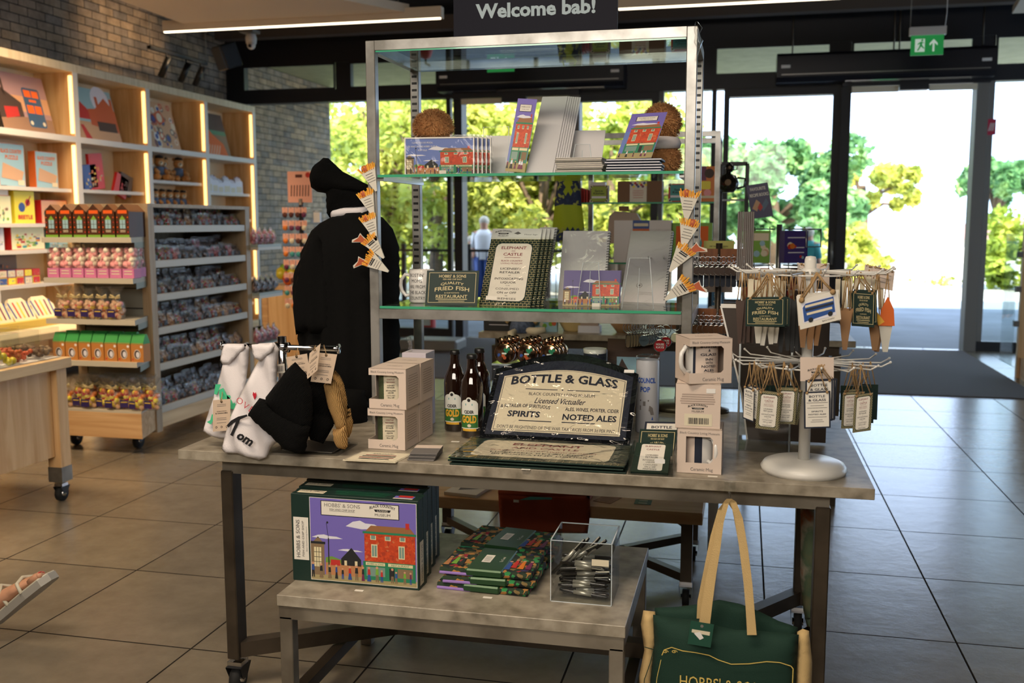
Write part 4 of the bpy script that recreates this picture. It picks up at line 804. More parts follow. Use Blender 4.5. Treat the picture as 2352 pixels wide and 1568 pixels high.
# bags of sweets on the side shelves: four makes of bag, copied along each shelf
def sweetbag(nm, stops, seed):
    speckle('sw_'+nm, stops, 60, .35, bump=1, coat=.8)
    t = thing('sweet_bag', 'clear crinkly bag of %s sweets' % nm, 'sweet bag', (0, 0, -50)); r = random.Random(seed)
    m = MB(); n = 9; vs = []; fs = []
    for j in range(n+1):
        z = j/n*.1; tk = .034*math.sin(PI*min(1, (j+.6)/(n-.5)))+.004 if j < n-1 else .003
        for i in range(12):
            a = 2*PI*i/12; vs.append((math.cos(a)*tk+r.uniform(-.003, .003), math.sin(a)*(.042 if j else .034)*(1-.1*(j == n))+r.uniform(-.002, .002), z))
    for j in range(n):
        for i in range(12): fs.append((j*12+i, j*12+(i+1) % 12, (j+1)*12+(i+1) % 12, (j+1)*12+i))
    fs.append(tuple(range(11, -1, -1))); m.add(vs, fs, 'sw_'+nm); m.build('sweets', t)
    m = MB(); m.add([(p[0]*1.12, p[1]*1.1, p[2]*1.14+r.uniform(-.001, .001)) for p in vs], fs, 'film_crinkle'); m.build('film', t)
    m = MB(); m.rect(-.014, .03, .014, .062, 'black_frame', .04, SIDE); m.build('label_sticker', t); return t
glassy('film_crinkle', (.95, .95, .95), .06, 1.5, .05, 60)
SW = [sweetbag('dark', [(0, (40, 24, 20)), (.4, (70, 36, 26)), (.8, (150, 110, 90))], 1), sweetbag('mixed', [(0, (170, 50, 40)), (.3, (226, 180, 60)), (.55, (90, 120, 60)), (.8, (230, 210, 190))], 2), sweetbag('pale', [(0, (200, 150, 90)), (.4, (226, 190, 150)), (.7, (150, 90, 50))], 3), sweetbag('pink', [(0, (214, 130, 140)), (.4, (226, 210, 200)), (.7, (150, 60, 60))], 4)]
nmz = ['top', 'second', 'third', 'fourth', 'fifth', 'bottom']
SWK = [kids(s_) for s_ in SW]
r = random.Random(12)
for si, z in enumerate((1.343, 1.13, .926, .72, .498, .235)):
    for row, (xx, n) in enumerate(((GX-.075, 13), (GX-.18, 11))):
        for k in range(n):
            j = r.choice([0, 0, 0, 1] if (si in (2, 5)) else ([0, 1, 3, 0] if si == 1 else [0, 1, 2, 1, 0]))
            y = GY+.13+k*(.084 if row == 0 else .098)
            if y > GY2-.07: continue
            nm = ['dark', 'mixed', 'pale', 'pink'][j]
            dup(SW[j], (xx+r.uniform(-.008, .008), y, z-.03+(.02 if row else 0)), r.uniform(-.2, .2), 'crinkly bag of %s sweets, %s row of the %s gondola side shelf' % (nm, ['front', 'back'][row], nmz[si]), '%s sweet bags, %s side shelf, %s row' % (nm, nmz[si], ['front', 'back'][row]), scale=(1, 1, r.uniform(.85, 1.1)+.25*row), ch=SWK[j])
for k in range(4): 
    for zi, z in ((0, 1.2), (1, .85), (2, .48)):
        dup(SW[(3, 0, 3)[zi]], (GX-.0, GY2+.08+k*.09, z), .3, 'small sweet bag on the far end of the gondola', 'sweet bags on the far end shelves', scale=1.1, ch=SWK[(3, 0, 3)[zi]])
for s_, ks in zip(SW, SWK):
    for c in ks: bpy.data.objects.remove(c)
    bpy.data.objects.remove(s_)
# ================================================================== LEFT COUNTER WITH SWEET BINS
KX = -3.2
t = thing('sweet_counter', 'pale pine counter on castors at the left edge, sweet bins on top', 'counter', (KX, 4.15, 0))
m = MB(); m.box(-1.3, .02, -1.6, 0, .66, .71, 'pine_y', bev=.003); m.build('worktop', t)
m = MB(); m.box(-.06, -.035, -1.5, -.09, .23, .66, 'pine'); m.build('side_panel', t)
for x in (-1.2, -.04):
    for y in (-.05, -1.5): m = MB(); m.box(x-.04, x+.035, y-.035, y+.04, .17, .66, 'pine', bev=.003); m.box(x-.041, x+.036, y-.036, y+.041, .1, .175, 'steel'); lg = m.build('leg', t); m = MB(); castor(m, x, y, 0, .038); m.build('castor', lg)
for i in range(5):
    y = 4.13-.5*.27*(i)*1.02-.0
    tt = thing('sweet_bin', 'clear acrylic bin of %s on the pine counter' % ['small brown sweets, furthest from the lens', 'reddish brown sweets', 'yellow sugar balls', 'yellow and lime sugar balls', 'blue sugar balls at the frame edge'][i], 'sweet bin', (KX-.09, y-.14, .71))
    m = MB(); x0, x1 = -.16, .07
    for a in ((x0, x1, 0, .004, 0, .15), (x0, x1, .13, .134, 0, .15), (x0, x0+.004, .004, .13, 0, .15), (x1-.004, x1, .004, .13, 0, .15)): m.box(*a, 'acrylic')
    m.box(x0, x1, 0, .134, 0, .004, 'white'); m.build('acrylic_bin', tt)
    m = MB(); r = random.Random(i); c_ = ['art_stone', 'photo_brick', 'ball_yellow', 'ball_yellow', 'ball_blue'][i]; rad = .011 if i < 2 else .017
    for k in range(60 if i < 2 else 40): m.ball((r.uniform(x0+.02, x1-.02), r.uniform(.02, .115), .018+rad*1.3*(k//(20 if i < 2 else 14))+r.uniform(0, .01)), rad, c_, 8)
    m.build('sweets', tt)['kind'] = 'stuff'
C('ball_yellow', (206, 190, 40), .4, coat=.4); C('ball_blue', (40, 110, 140), .4, coat=.4)
# ================================================================== STANDS NEAR THE LEFT GLASS
t = thing('accessory_spinner', 'tall spinner of hair accessories on pink cards before the outside brick wall', 'spinner stand', (-3.52, 7.5, 0))
m = MB(); m.lathe([(.001, 0), (.2, 0), (.2, .03), (.03, .05), (.02, 1.5)], 'black_plastic', 20); m.tube([(0, 0, .05), (0, 0, 1.55)], .02, 'chrome_dull'); m.build('stand', t)
m = MB(); m.box(-.11, .1, -.01, 0, 1.52, 1.77, 'accessory_card'); r = random.Random(2)
C('accessory_card', (236, 176, 156), .6); C('acc_brown', (90, 40, 30), .6)
m.rect(-.04, 1.72, .02, 1.745, 'acc_brown', .011, UP); m.disc(.07, 1.74, .022, 'art_red', .011, 14, UP)
for k in range(7): m.line(-.08+.025*k, 1.57, -.075+.025*k, 1.66, .009, 'acc_brown', .011, UP)
m.build('header_card', t)
for lv in range(8):
    z = 1.48-lv*.105
    for k in range(4):
        m = MB(); x = -.09+.055*k; m.box(x-.024, x+.024, -.115, -.112, z-.045, z, 'accessory_card'); m.tube([(x, 0, z-.006), (x, -.13, z-.006)], .003, 'chrome', 5)
        c_ = r.choice(['acc_brown', 'art_orange', 'art_plum', 'art_teal', 'cream']); m.ball((x, -.115, z-.06), .022, c_, 7, sy=.5); m.build('accessory_card', t)
for lv in range(6):
    m = MB(); z = 1.45-lv*.13; m.tube([(.1, 0, z), (.17, .02, z)], .003, 'chrome', 5); m.box(.11, .165, -.01, .02, z-.09, z-.01, 'white'); m.build('pack', t)
t = thing('wooden_plinth', 'orange-brown wooden display plinth behind the mannequin', 'plinth', PZ(640, 838, 0))
m = MB(); m.box(-.15, .75, 0, .5, 0, .72, 'pine'); m.box(-.17, .77, -.02, .52, .72, .76, 'pine_x'); m.box(-.15, .75, -.015, 0, 0, .06, 'pine_x'); m.box(-.15, -.09, -.015, 0, .06, .72, 'pine_x'); m.build('cabinet', t)
m = MB(); r = random.Random(4); b = t.location
for i in range(14): m.ball((r.uniform(0, .3), r.uniform(.05, .25), .8+r.uniform(0, .12)), .05, r.choice(['art_orange', 'fox', 'ball_yellow', 'art_lime']), 8)
one('flower_bunch', m, 'heap of orange and yellow flowers on the wooden plinth', 'flowers', b)
t = thing('fire_extinguisher', 'red fire extinguisher standing by the left doors', 'fire extinguisher', PZ(985, 768, 0)+Vector((0, 0, 0)))
m = MB(); m.lathe([(.001, 0), (.08, 0), (.085, .03), (.085, .38), (.06, .45), (.02, .47), (.001, .47)], 'box_red', 18); m.build('cylinder', t); m = MB(); m.tube([(0, 0, .46), (0, 0, .52), (.06, -.02, .55)], .015, 'black_plastic'); m.build('valve', t); m = MB(); m.rect(-.05, .12, .05, .3, 'white', .087, UP); m.build('label_panel', t)
m = MB(); m.box(-.3, .35, -.1, .3, 0, .12, 'grey_post', bev=.02); one('extinguisher_plinth', m, 'grey plinth on the floor beside the fire extinguisher', 'plinth', PZ(985, 795, 0)+Vector((.1, -.35, 0)))
for i, x in enumerate((600, 622)):
    m = MB(); m.lathe([(.001, 0), (.09, 0), (.11, .3), (.12, .31), (.001, .31)], 'white', 14); one('white_bin', m, 'white pail outside in front of the brick wall, %s one' % ['left', 'right'][i], 'bin', Vector((-6.04+.02*i, 12.0+.55*i, -.02)))
# ================================================================== MAIN TABLE
TZ = .72
def frame_of(BL, BR, TL):
    x = (BR-BL); w_ = x.length; y = (TL-BL); h = y.length; x = x/w_; y = y/h; z = x.cross(y).normalized()
    if z.y > 0: z = -z
    return Matrix(((x.x, y.x, z.x, 0), (x.y, y.y, z.y, 0), (x.z, y.z, z.z, 0), (0, 0, 0, 1))), w_, h
def slab(name, nm, mat, x0, x1, y0, y1, z1, th, lab): pass
t = thing('display_table', 'large grey laminate display table with a dark steel frame, holding the mugs and signs', 'table', (-.61, 2.9, 0))
X0, X1, Y0, Y1 = -1.545+.61, .322+.61, 2.445-2.9, 3.365-2.9
m = MB(); m.box(X0, X1, Y0, Y1, .692, TZ, 'laminate', bev=.0012); m.build('tabletop', t)
m = MB()
for y in (Y0+.03, Y1-.05): m.box(X0+.12, X1-.1, y, y+.03, .652, .692, 'steel')
for x in (X0+.12, X1-.13): m.box(x, x+.03, Y0+.05, Y1-.05, .652, .692, 'steel')
m.build('apron_frame', t)
LG = [(X0+.135, Y0+.05), (X1-.115, Y0+.05), (X0+.135, Y1-.08), (X1-.115, Y1-.08)]
for x, y in LG:
    m = MB(); m.box(x-.018, x+.018, y-.028, y+.028, .1, .66, 'steel_dark', bev=.003); lg = m.build('leg', t)
    m = MB(); castor(m, x, y, 0, .035); m.build('castor', lg)
m = MB(); yl = -.14; a, b = (X0+.54, yl, .125), (X1-.5, yl, .125); m.bar(a, b, .045, .045, 'steel_dark'); m.build('stretcher', t)
for i, (x, y) in enumerate(LG):
    m = MB(); m.bar((x, y, .125), a if x < 0 else b, .04, .045, 'steel_dark'); m.build('brace', t)
# nested low table
t = thing('low_table', 'low grey laminate table with a pale steel frame nested under the big table', 'table', (-.72, 2.6, 0))
x0, x1, y0, y1 = -1.18+.72, -.257+.72, 2.30-2.6, 2.90-2.6
m = MB(); m.box(x0, x1, y0, y1, .35, .38, 'laminate', bev=.0012); m.build('tabletop', t)
m = MB()
for y in (y0+.004, y1-.04): m.box(x0+.004, x1-.004, y, y+.036, .314, .35, 'steel')
for x in (x0+.004, x1-.04): m.box(x, x+.036, y0+.04, y1-.04, .314, .35, 'steel')
m.build('apron_frame', t)
for x in (x0+.022, x1-.022):
    for y in (y0+.022, y1-.022):
        m = MB(); m.box(x-.018, x+.018, y-.018, y+.018, .0, .32, 'steel', bev=.002); m.build('leg', t)
    m = MB(); m.box(x-.016, x+.016, y0+.04, y1-.04, .06, .095, 'steel_dark'); m.build('side_rail', t)
# puzzle boxes
def puzzle(lab, loc):
    t = thing('puzzle_box', lab, 'puzzle box', loc, group='fish and chip shop puzzle boxes')
    w_, h, d = .365, .245, .062
    m = MB(); m.box(0, w_, 0, d, 0, h, 'green_box', bev=.001)
    P = UP @ T3(.056, .008, .0006); hobbs(m, w_-.062, h-.016, P, True); m.frame2(-.0015, -.0015, w_-.0605, h-.0145, .0015, 'paper', .0002, P)
    Q = UP @ T3(.006, .06, 0); m.rect(0, 0, .044, .12, 'paper', .001, Q)
    V = Q @ Matrix.Translation((.022, .06, 0)) @ Matrix.Rotation(PI/2, 4, 'Z'); m.text("HOBBS & SONS", 0, .009, 'grey_text', w=.105, h=.011, z=.002, T=V); m.text('FISH AND CHIP SHOP', 0, -.006, 'grey_text', w=.1, h=.006, z=.002, T=V); m.text('Black Country Living Museum', 0, -.016, 'grey_text', w=.07, h=.003, z=.002, T=V)
    TP = T3(0, 0, h+.0003); m.rect(.012, .012, .09, .045, 'cream', .0003, TP); m.text("HOBBS' & SONS", .05, .028, 'grey_text', w=.07, h=.01, z=.0008, T=TP @ T3(.1, .056, 0, PI)); m.rect(.29, .01, .345, .045, 'purple_sky', .0003, TP); m.rect(.3, .025, .34, .042, 'art_red', .0006, TP); m.rect(.29, .01, .345, .018, 'cream', .0006, TP)
    lines(m, .11, .28, [.016, .026, .036, .046], TP, 'art_green', .002)
    S_ = SIDE @ T3(0, 0, w_+.0003); m.rect(.008, .01, .052, .13, 'cream', .0003, S_); V = S_ @ Matrix.Translation((.03, .07, 0)) @ Matrix.Rotation(PI/2, 4, 'Z'); m.text("HOBBS & SONS", 0, .006, 'grey_text', w=.1, h=.011, z=.001, T=V); m.text('1000 PIECE PUZZLE', .11, 0, 'grey_text', w=.08, h=.008, z=.001, T=V)
    m.build('carton', t); m = MB(); m.box(-.0008, w_+.0008, d*.62, d+.001, -.0002+.0003, h+.0008, 'green_box'); m.build('box_base', t); return t
pz = puzzle('front fish and chip shop puzzle box, its whole picture in view on the low table', (-1.186, 2.412, .38))
for k, lb in enumerate(['second puzzle box from the front, most of its side and top in view', 'third puzzle box from the front, only its top and edge in view', 'rearmost puzzle box, tucked furthest under the big table'], 1): dup(pz, (-1.186-.011*k, 2.412+.074*k, .38), 0, lb)
# folded tea towels
speckle('towel', [(0, (40, 56, 38)), (.25, (120, 100, 60)), (.4, (28, 42, 36)), (.6, (46, 130, 70)), (.72, (170, 120, 60)), (.8, (150, 40, 50)), (.88, (60, 50, 90)), (.93, (20, 26, 28))], 75, .9)
C('band_green', (40, 74, 44), .3, metal=.3); C('lilac', (150, 120, 190), .8)
def towel(lab, loc, rz, top=False, grp='folded tea towels, front stack', edge='lilac'):
    t = thing('tea_towel', lab, 'tea towel', loc, rz, grp); w_, d = .25, .17
    m = MB(); pts = [(-d/2, .002), (-d/2-.003, .009), (-d/2, .017), (d/2, .018), (d/2+.002, .01), (d/2, .002)]
    M = Matrix(((0, 0, 1, 0), (1, 0, 0, 0), (0, 1, 0, 0), (0, 0, 0, 1))); m.prism(pts, -w_/2, w_/2, 'towel', M); m.box(-w_/2-.001, -.03, -d/2-.005, -d/2+.01, .0, .008, edge, bev=.002)
    if top:
        F_ = T3(-w_/2, -d/2, .0185)
        for k, (x, y, c) in enumerate([(.01, .02, 'art_wall'), (.03, .03, 'art_lime'), (.05, .02, 'art_black'), (.18, .02, 'art_blue'), (.195, .035, 'art_red'), (.215, .03, 'art_orange'), (.235, .03, 'art_plum')]): m.poly([(x-.008, y), (x+.008, y), (x+.004, y+.055), (x-.004, y+.055)], c, .0004+k*.0001, F_); m.disc(x, y+.06, .005, 'art_skin', .0012, 8, F_)
    m.build('cloth', t)
    m = MB(); m.box(-.052, .05, -d/2-.0065, d/2+.004, .0, .0205, 'band_green', bev=.004); F_ = T3(0, 0, .021); m.rect(-.025, -.03, .0, .03, 'paper', 0, F_); lines(m, -.022, -.003, [-.02, -.012, -.004, .004, .012], F_, 'grey_text', .002, .0004); m.text('Tea Towel', .028, 0, 'paper', w=.04, h=.008, z=.0003, T=F_ @ T3(.028, 0, 0, PI/2) @ T3(-.028, 0, 0)); m.build('paper_band', t); return t
p = PZ(1128, 1335, .38)
t1 = towel('tea towel in a green paper band, lowest of the front stack', (p.x, p.y+.0, .38), -.05); 
dup(t1, (p.x+.012, p.y+.004, .4), .02, 'tea towel in a green paper band, middle of the front stack')
towel('tea towel in a green paper band, on top of the front stack with printed figures', (p.x+.003, p.y+.01, .42), -.02, True)
p = PZ(1172, 1262, .40)
t2 = towel('tea towel in a green paper band, lowest of the rear stack', (p.x+.01, p.y, .38), -.1, False, 'folded tea towels, rear stack', 'art_green')
dup(t2, (p.x+.02, p.y, .4), .03, 'tea towel in a green paper band, middle of the rear stack'); towel('tea towel in a green paper band, on top of the rear stack', (p.x+.005, p.y-.005, .42), -.12, True, 'folded tea towels, rear stack', 'art_green')
# acrylic cube of pens
BX = (-.466, -.306, 2.42, 2.575, .38, .38+.165)
t = thing('pen_box', 'clear acrylic cube half full of pens on the low table', 'acrylic box', ((BX[0]+BX[1])/2, BX[2], .38)); cx = t.location
m = MB(); w_ = .08
for a in ((-w_, w_, 0, .004, 0, .165), (-w_, w_, .151, .155, 0, .165), (-w_, -w_+.004, .004, .151, 0, .165), (w_-.004, w_, .004, .151, 0, .165), (-w_, w_, .004, .151, 0, .004)): m.box(*a, 'acrylic')
m.build('acrylic_walls', t)
m = MB(); T_ = UP @ T3(0, 0, .001)
for a in ((-w_, 0, -w_+.002, .165), (w_-.002, 0, w_, .165), (-w_, .163, w_, .165), (-w_, 0, w_, .002)): m.rect(*a, 'acr_edge', 0, T_)
m.box(w_-.003, w_+.0005, 0, .155, .163, .1655, 'acr_edge'); m.box(-w_, -w_+.003, 0, .155, .163, .1655, 'acr_edge'); m.box(-w_, w_, .152, .155, .163, .1655, 'acr_edge'); m.rect(.028, .105, .072, .122, 'cream', .003, UP); m.build('acrylic_edge', t)
C('acr_edge', (206, 216, 222), .2, spec=.8); C('pen_black', (20, 20, 20), .25, coat=.5); C('pen_silver', (190, 188, 176), .3, metal=.6)
pn = thing('pen', 'black pen with a silver barrel band lying in the acrylic cube', 'pen', (0, 0, -50), group='black pens in the acrylic cube')
m = MB(); m.tube([(-.065, 0, 0), (-.06, 0, 0), (.055, 0, 0), (.066, 0, 0)], [.002, .005, .005, .0035], 'pen_black', 8); m.build('barrel', pn)
m = MB(); m.tube([(-.02, 0, 0), (.028, 0, 0)], .0056, 'pen_silver', 8); m.build('window_band', pn); m = MB(); m.bar((.03, 0, .007), (.066, 0, .008), .003, .0015, 'pen_silver'); m.build('clip', pn)
r = random.Random(8); pk = kids(pn)
for k in range(34):
    z = .012+.0042*(k % 20); a = r.uniform(-.35, .35)+(PI if k % 2 else 0)
    dup(pn, (cx.x+r.uniform(-.004, .004), cx.y+.03+.1*r.random(), .38+z), a, 'black pen with a silver barrel band lying in the acrylic cube' if k % 3 else None, rx=r.uniform(0, 3), ry=r.uniform(-.08, .08), ch=pk)
for k in range(5): dup(pn, (cx.x-.045+.012*k, cx.y+.06+.01*k, .38+.1), r.uniform(-.3, .3), rx=1, ry=-.75+r.uniform(-.2, .2), ch=pk)
for c in pk: bpy.data.objects.remove(c)
bpy.data.objects.remove(pn)
# price strips
for px, py, z, lb in ((825, 1356, .38, 'below the puzzle boxes'), (1120, 1372, .38, 'in front of the tea towels'), (1046, 1014, TZ, 'beside the cider bottles'), (1208, 1078, TZ, 'in front of the flat boards'), (1637, 1094, TZ, 'in front of the right mug boxes')):
    m = MB(); m.box(-.012, .012, -.005, .005, 0, .0008, 'paper'); one('price_label', m, 'tiny white price label stuck to the table '+lb, 'price label', PZ(px, py, z))
# ================================================================== HAT AND BIB RACK
RY = 2.5; bz = PY(648, 797, RY).z
b = Vector((PY(648, 797, RY).x, RY, TZ)); t = thing('accessory_rack', 'chrome T-shaped rack with hats and bibs at the left end of the table', 'display rack', b)
m = MB(); m.box(-.03, .17, -.03, .12, 0, .006, 'acrylic'); m.box(-.0, .15, -.02, .11, .006, .008, 'chrome_dull'); m.build('base_plate', t)
m = MB(); m.tube([(0, 0, .006), (0, 0, bz-TZ+.03)], .0125, 'chrome', 18); m.build('upright', t)
l_, r_ = PY(513, 797, RY).x-b.x, PY(776, 799, RY).x-b.x
m = MB(); m.tube([(l_, 0, bz-TZ), (r_, 0, bz-TZ)], .0075, 'chrome', 14); m.tube([(-.02, 0, bz-TZ), (.02, 0, bz-TZ)], .015, 'chrome', 14); m.build('crossbar', t)
for q, s_ in ((l_, -1), (r_, 1)): m = MB(); m.tube([(q, 0, bz-TZ), (q+s_*.004, 0, bz-TZ)], .014, 'chrome', 16); m.build('end_cap', t)
def pxo(pts, Y, base): return [(PY(x, y, Y).x-base.x, PY(x, y, Y).z-base.z) for x, y in pts]
def soft(name, lab, cat, parts, Y, base_px, group=None):
    """parts: (part name, outline px, dY, thickness, roundness, material, fold, spacing)"""
    b = PY(*base_px, Y); t = thing(name, lab, cat, b, group=group)
    for (nm, out, dy, T, Rr, mat, fold, sp) in parts:
        m = MB(); puffy(m, pxo(out, Y, b), T, Rr, sp, mat, fold, y0=dy); m.build(nm, t)
    return t, b
def knit(name, c1, c2, sc, rot):
    m_, nt, N, L, bb = newmat(name); tc = N.new('ShaderNodeTexCoord'); mp = N.new('ShaderNodeMapping'); mp.inputs['Rotation'].default_value = (0, rot, 0)
    wv = N.new('ShaderNodeTexWave'); wv.inputs['Scale'].default_value = sc; wv.inputs['Distortion'].default_value = .6; wv.bands_direction = 'X'
    L.new(tc.outputs['Object'], mp.inputs['Vector']); L.new(mp.outputs['Vector'], wv.inputs['Vector']); r = ramp(N, [(.15, c1), (.6, c2)]); L.new(wv.outputs['Fac'], r.inputs['Fac']); L.new(r.outputs['Color'], bb.inputs['Base Color'])
    bp = N.new('ShaderNodeBump'); bp.inputs['Strength'].default_value = .8; bp.inputs['Distance'].default_value = .003; L.new(wv.outputs['Fac'], bp.inputs['Height']); L.new(bp.outputs['Normal'], bb.inputs['Normal']); bb.inputs['Roughness'].default_value = .95; bb.inputs['Specular IOR Level'].default_value = .15
knit('knit_black', (5, 5, 5), (12, 12, 13), 110, R(-40)); knit('knit_black2', (5, 5, 5), (14, 14, 15), 110, R(-62)); knit('knit_tan', (150, 112, 66), (214, 172, 112), 120, R(12)); knit('knit_tan2', (140, 104, 60), (200, 160, 104), 120, R(-14))
fo = lambda a, f, ph=0: (lambda x, y: a*math.sin(x*f+y*f*.3+ph))
# bibs
t, b = soft('baby_bib', 'white bib with mint green letters hanging at the left end of the rack', 'bib', [
    ('cloth', [(520, 789), (573, 789), (571, 830), (566, 870), (558, 910), (548, 960), (532, 1004), (510, 1010), (482, 1000), (466, 990), (474, 962), (486, 925), (497, 890), (505, 862), (512, 835)], 0, .012, .02, 'cloth_white', fo(.006, 90), .009),
    ('folded_collar', [(522, 788), (573, 789), (566, 803), (548, 818), (532, 835), (519, 836), (512, 826), (516, 804)], -.016, .006, .008, 'cloth_white', fo(.002, 90), .008)], RY-.01, (545, 797))
b2 = b
m = MB()
for pts in ([(502, 880), (515, 880), (505, 904), (499, 902)], [(510, 893), (520, 888), (528, 905), (540, 905), (532, 918), (512, 915)], [(528, 905), (548, 925), (545, 938), (530, 934)], [(482, 966), (490, 962), (494, 948), (502, 952), (492, 972)], [(530, 945), (538, 950), (534, 968), (526, 965)]):
    pts2 = pxo(pts, RY-.01, b); m.poly(pts2, 'mint', .0135+.0035, UP)
m.build('printed_letters', t)
t, b = soft('baby_bib', 'white bib printed LOVE and Tom hanging beside the rack post', 'bib', [
    ('cloth', [(587, 789), (630, 786), (640, 800), (637, 840), (634, 900), (642, 960), (640, 1010), (622, 1028), (612, 1050), (595, 1056), (570, 1050), (545, 1041), (517, 1040), (509, 1031), (518, 995), (530, 955), (546, 920), (563, 885), (580, 852), (594, 828), (588, 812)], 0, .013, .025, 'cloth_white', fo(.008, 75, 1), .009),
    ('folded_collar', [(586, 789), (606, 787), (620, 787), (634, 784), (640, 791), (634, 806), (618, 818), (604, 826), (592, 820), (587, 806)], -.02, .006, .007, 'cloth_white', fo(.002, 80), .008)], RY-.07, (612, 797))
W2 = lambda x, y: (PY(x, y, RY-.07).x-b.x, PY(x, y, RY-.07).z-b.z)
m = MB(); k = UP @ T3(0, 0, .0225)
for ch, (x, y), a in (('O', (560, 917), -25), ('V', (574, 928), -33), ('E', (587, 937), -38)): q = W2(x, y); m.text(ch, 0, 0, 'heart_red', h=.019, T=k @ T3(q[0], q[1], 0, R(a)), bold=-.01)
C('heart_red', (190, 30, 50), .6)
q = W2(594, 903); m.poly([(q[0]-.006, q[1]), (q[0]-.001, q[1]-.014), (q[0]+.006, q[1]-.001), (q[0]+.004, q[1]+.008), (q[0]+.001, q[1]+.003), (q[0]-.004, q[1]+.008)], 'heart_red', 0, k)
m.build('printed_letters', t)
m = MB(); q = W2(566, 996); TT = k @ T3(q[0], q[1], 0, R(-28)); m.text('om', .012, -.002, 'ink', h=.026, T=TT, bold=.04, shear=.25); u1, u2 = W2(560, 954), W2(541, 996); m.line(u1[0], u1[1], u2[0], u2[1], .008, 'ink', .0003, k)
pp = [W2(x, y) for x, y in ((531, 972), (540, 962), (556, 953), (576, 948), (578, 952), (562, 959), (546, 967), (534, 978))]; m.poly(pp, 'ink', 0, k); m.build('printed_name', t)
# beanies
t, b = soft('beanie', 'black ribbed beanie hanging in front of the rack post', 'hat', [
    ('crown', [(678, 831), (703, 859), (716, 900), (718, 942), (714, 985), (690, 990), (650, 965), (612, 930), (610, 912), (641, 873), (657, 850)], 0, .045, .06, 'knit_black', fo(.006, 60), .011),
    ('cuff', [(575, 948), (584, 934), (601, 912), (613, 916), (640, 932), (670, 948), (700, 966), (717, 980), (710, 1004), (705, 1034), (697, 1038), (684, 1038), (664, 1031), (632, 999), (597, 970)], -.012, .045, .045, 'knit_black2', fo(.003, 50), .011)], RY-.08, (678, 831))
t, b = soft('beanie', 'second black beanie hanging behind the front black one', 'hat', [
    ('crown', [(703, 850), (738, 862), (747, 895), (756, 930), (766, 965), (740, 985), (715, 990), (708, 940)], 0, .03, .05, 'knit_black', fo(.005, 70), .012),
    ('cuff', [(712, 955), (738, 940), (763, 955), (770, 975), (757, 998), (746, 1017), (731, 1012), (716, 1008), (710, 985)], -.01, .035, .04, 'knit_black', None, .012)], RY+.02, (720, 850))
t, b = soft('beanie', 'tan ribbed beanie hanging at the right end of the rack, front one', 'hat', [
    ('crown', [(743, 884), (752, 874), (770, 872), (780, 892), (788, 922), (793, 955), (799, 985), (775, 992), (764, 962), (752, 930)], 0, .022, .03, 'knit_tan', fo(.005, 120), .009),
    ('cuff', [(767, 983), (778, 984), (788, 979), (792, 969), (797, 974), (800, 1003), (801, 1024), (795, 1030), (780, 1028), (772, 1016)], -.008, .026, .02, 'knit_tan', None, .008)], RY-.01, (755, 880))
t, b = soft('beanie', 'tan ribbed beanie hanging at the right end of the rack, rear one', 'hat', [
    ('crown', [(764, 848), (770, 850), (781, 862), (790, 882), (797, 916), (800, 955), (795, 985), (784, 950), (775, 905), (765, 875)], 0, .02, .03, 'knit_tan2', fo(.004, 120), .009),
    ('cuff', [(789, 962), (800, 955), (799, 930), (806, 936), (809, 953), (813, 970), (810, 990), (803, 1004), (796, 1000), (792, 980)], -.006, .024, .02, 'knit_tan2', None, .008)], RY+.05, (770, 850))
C('tag_card', (200, 178, 156), .7)
def cardpx(name, lab, cat, BL, BR, TL, th, mat, art, Y=None, z=None, group=None, vert=None, part='card', Yt=None, extra=None, org=None):
    """flat card: corners in the photograph; stands on plane z (or at distance Y); leans within its own side plane"""
    bl = PZ(*BL, z) if z is not None else PY(*BL, Y); br = PZ(*BR, z) if z is not None else PY(*BR, Y)
    if Yt: tl = PY(*TL, Yt)
    elif vert: tl = PY(*TL, bl.y)
    else: tl = PX(*TL, bl.x)
    M, w_, h = frame_of(bl, br, tl); t = thing(name, lab, cat, bl, group=group)
    m = MB(M); m.prism([(0, 0), (w_, 0), (w_, h), (0, h)], -th, 0, mat); art and art(m, w_, h); m.build(part, t)
    if extra: extra(t, M, w_, h)
    return t, M, w_, h
def tagart(m, w_, h):
    m.disc(w_/2, h*.92, w_*.05, 'ink', .0004, 8)
    m.text('& CHANCERS', w_/2, h*.57, 'ink', w=w_*.7, h=h*.035, z=.0004, bold=.03)
    m.text('STRIKE FORTH', w_/2, h*.63, 'ink', w=w_*.55, h=h*.03, z=.0004, bold=.01); lines(m, w_*.2, w_*.8, [h*.84, h*.79, h*.41, h*.36, h*.26], Matrix(), 'grey_text', h*.012, .0004)
    for q in (.2, .5, .8): m.disc(w_*q, h*.13, w_*.06, 'ink', .0004, 10); m.disc(w_*q, h*.13, w_*.035, 'tag_card', .0008, 10)
def tagcord(top):
    def f(t, M, w_, h):
        a = M @ Vector((w_/2, h*.92, .001)); e = PY(*top, RY)-t.location; m = MB(); m.tube([a, a.lerp(e, .5)+Vector((.003, -.004, 0)), e], .0011, 'twine', 6); m.tube([a+Vector((-.003, 0, .0)), a+Vector((0, -.002, .012)), a+Vector((.003, 0, 0))], .001, 'twine', 6); m.build('cord', t)
    return f
cardpx('swing_tag', 'brown card swing tag on a cord in front of the mint lettered bib', 'tag', (489, 991), (529, 988), (489, 919), .0008, 'tag_card', tagart, Y=RY-.06, vert=1, extra=tagcord((511, 885)))
cardpx('swing_tag', 'grey card swing tag hanging half hidden behind the black beanie', 'tag', (664, 868), (712, 860), (657, 820), .0008, 'tag_card', tagart, Y=RY-.02, vert=1, extra=tagcord((684, 792)))
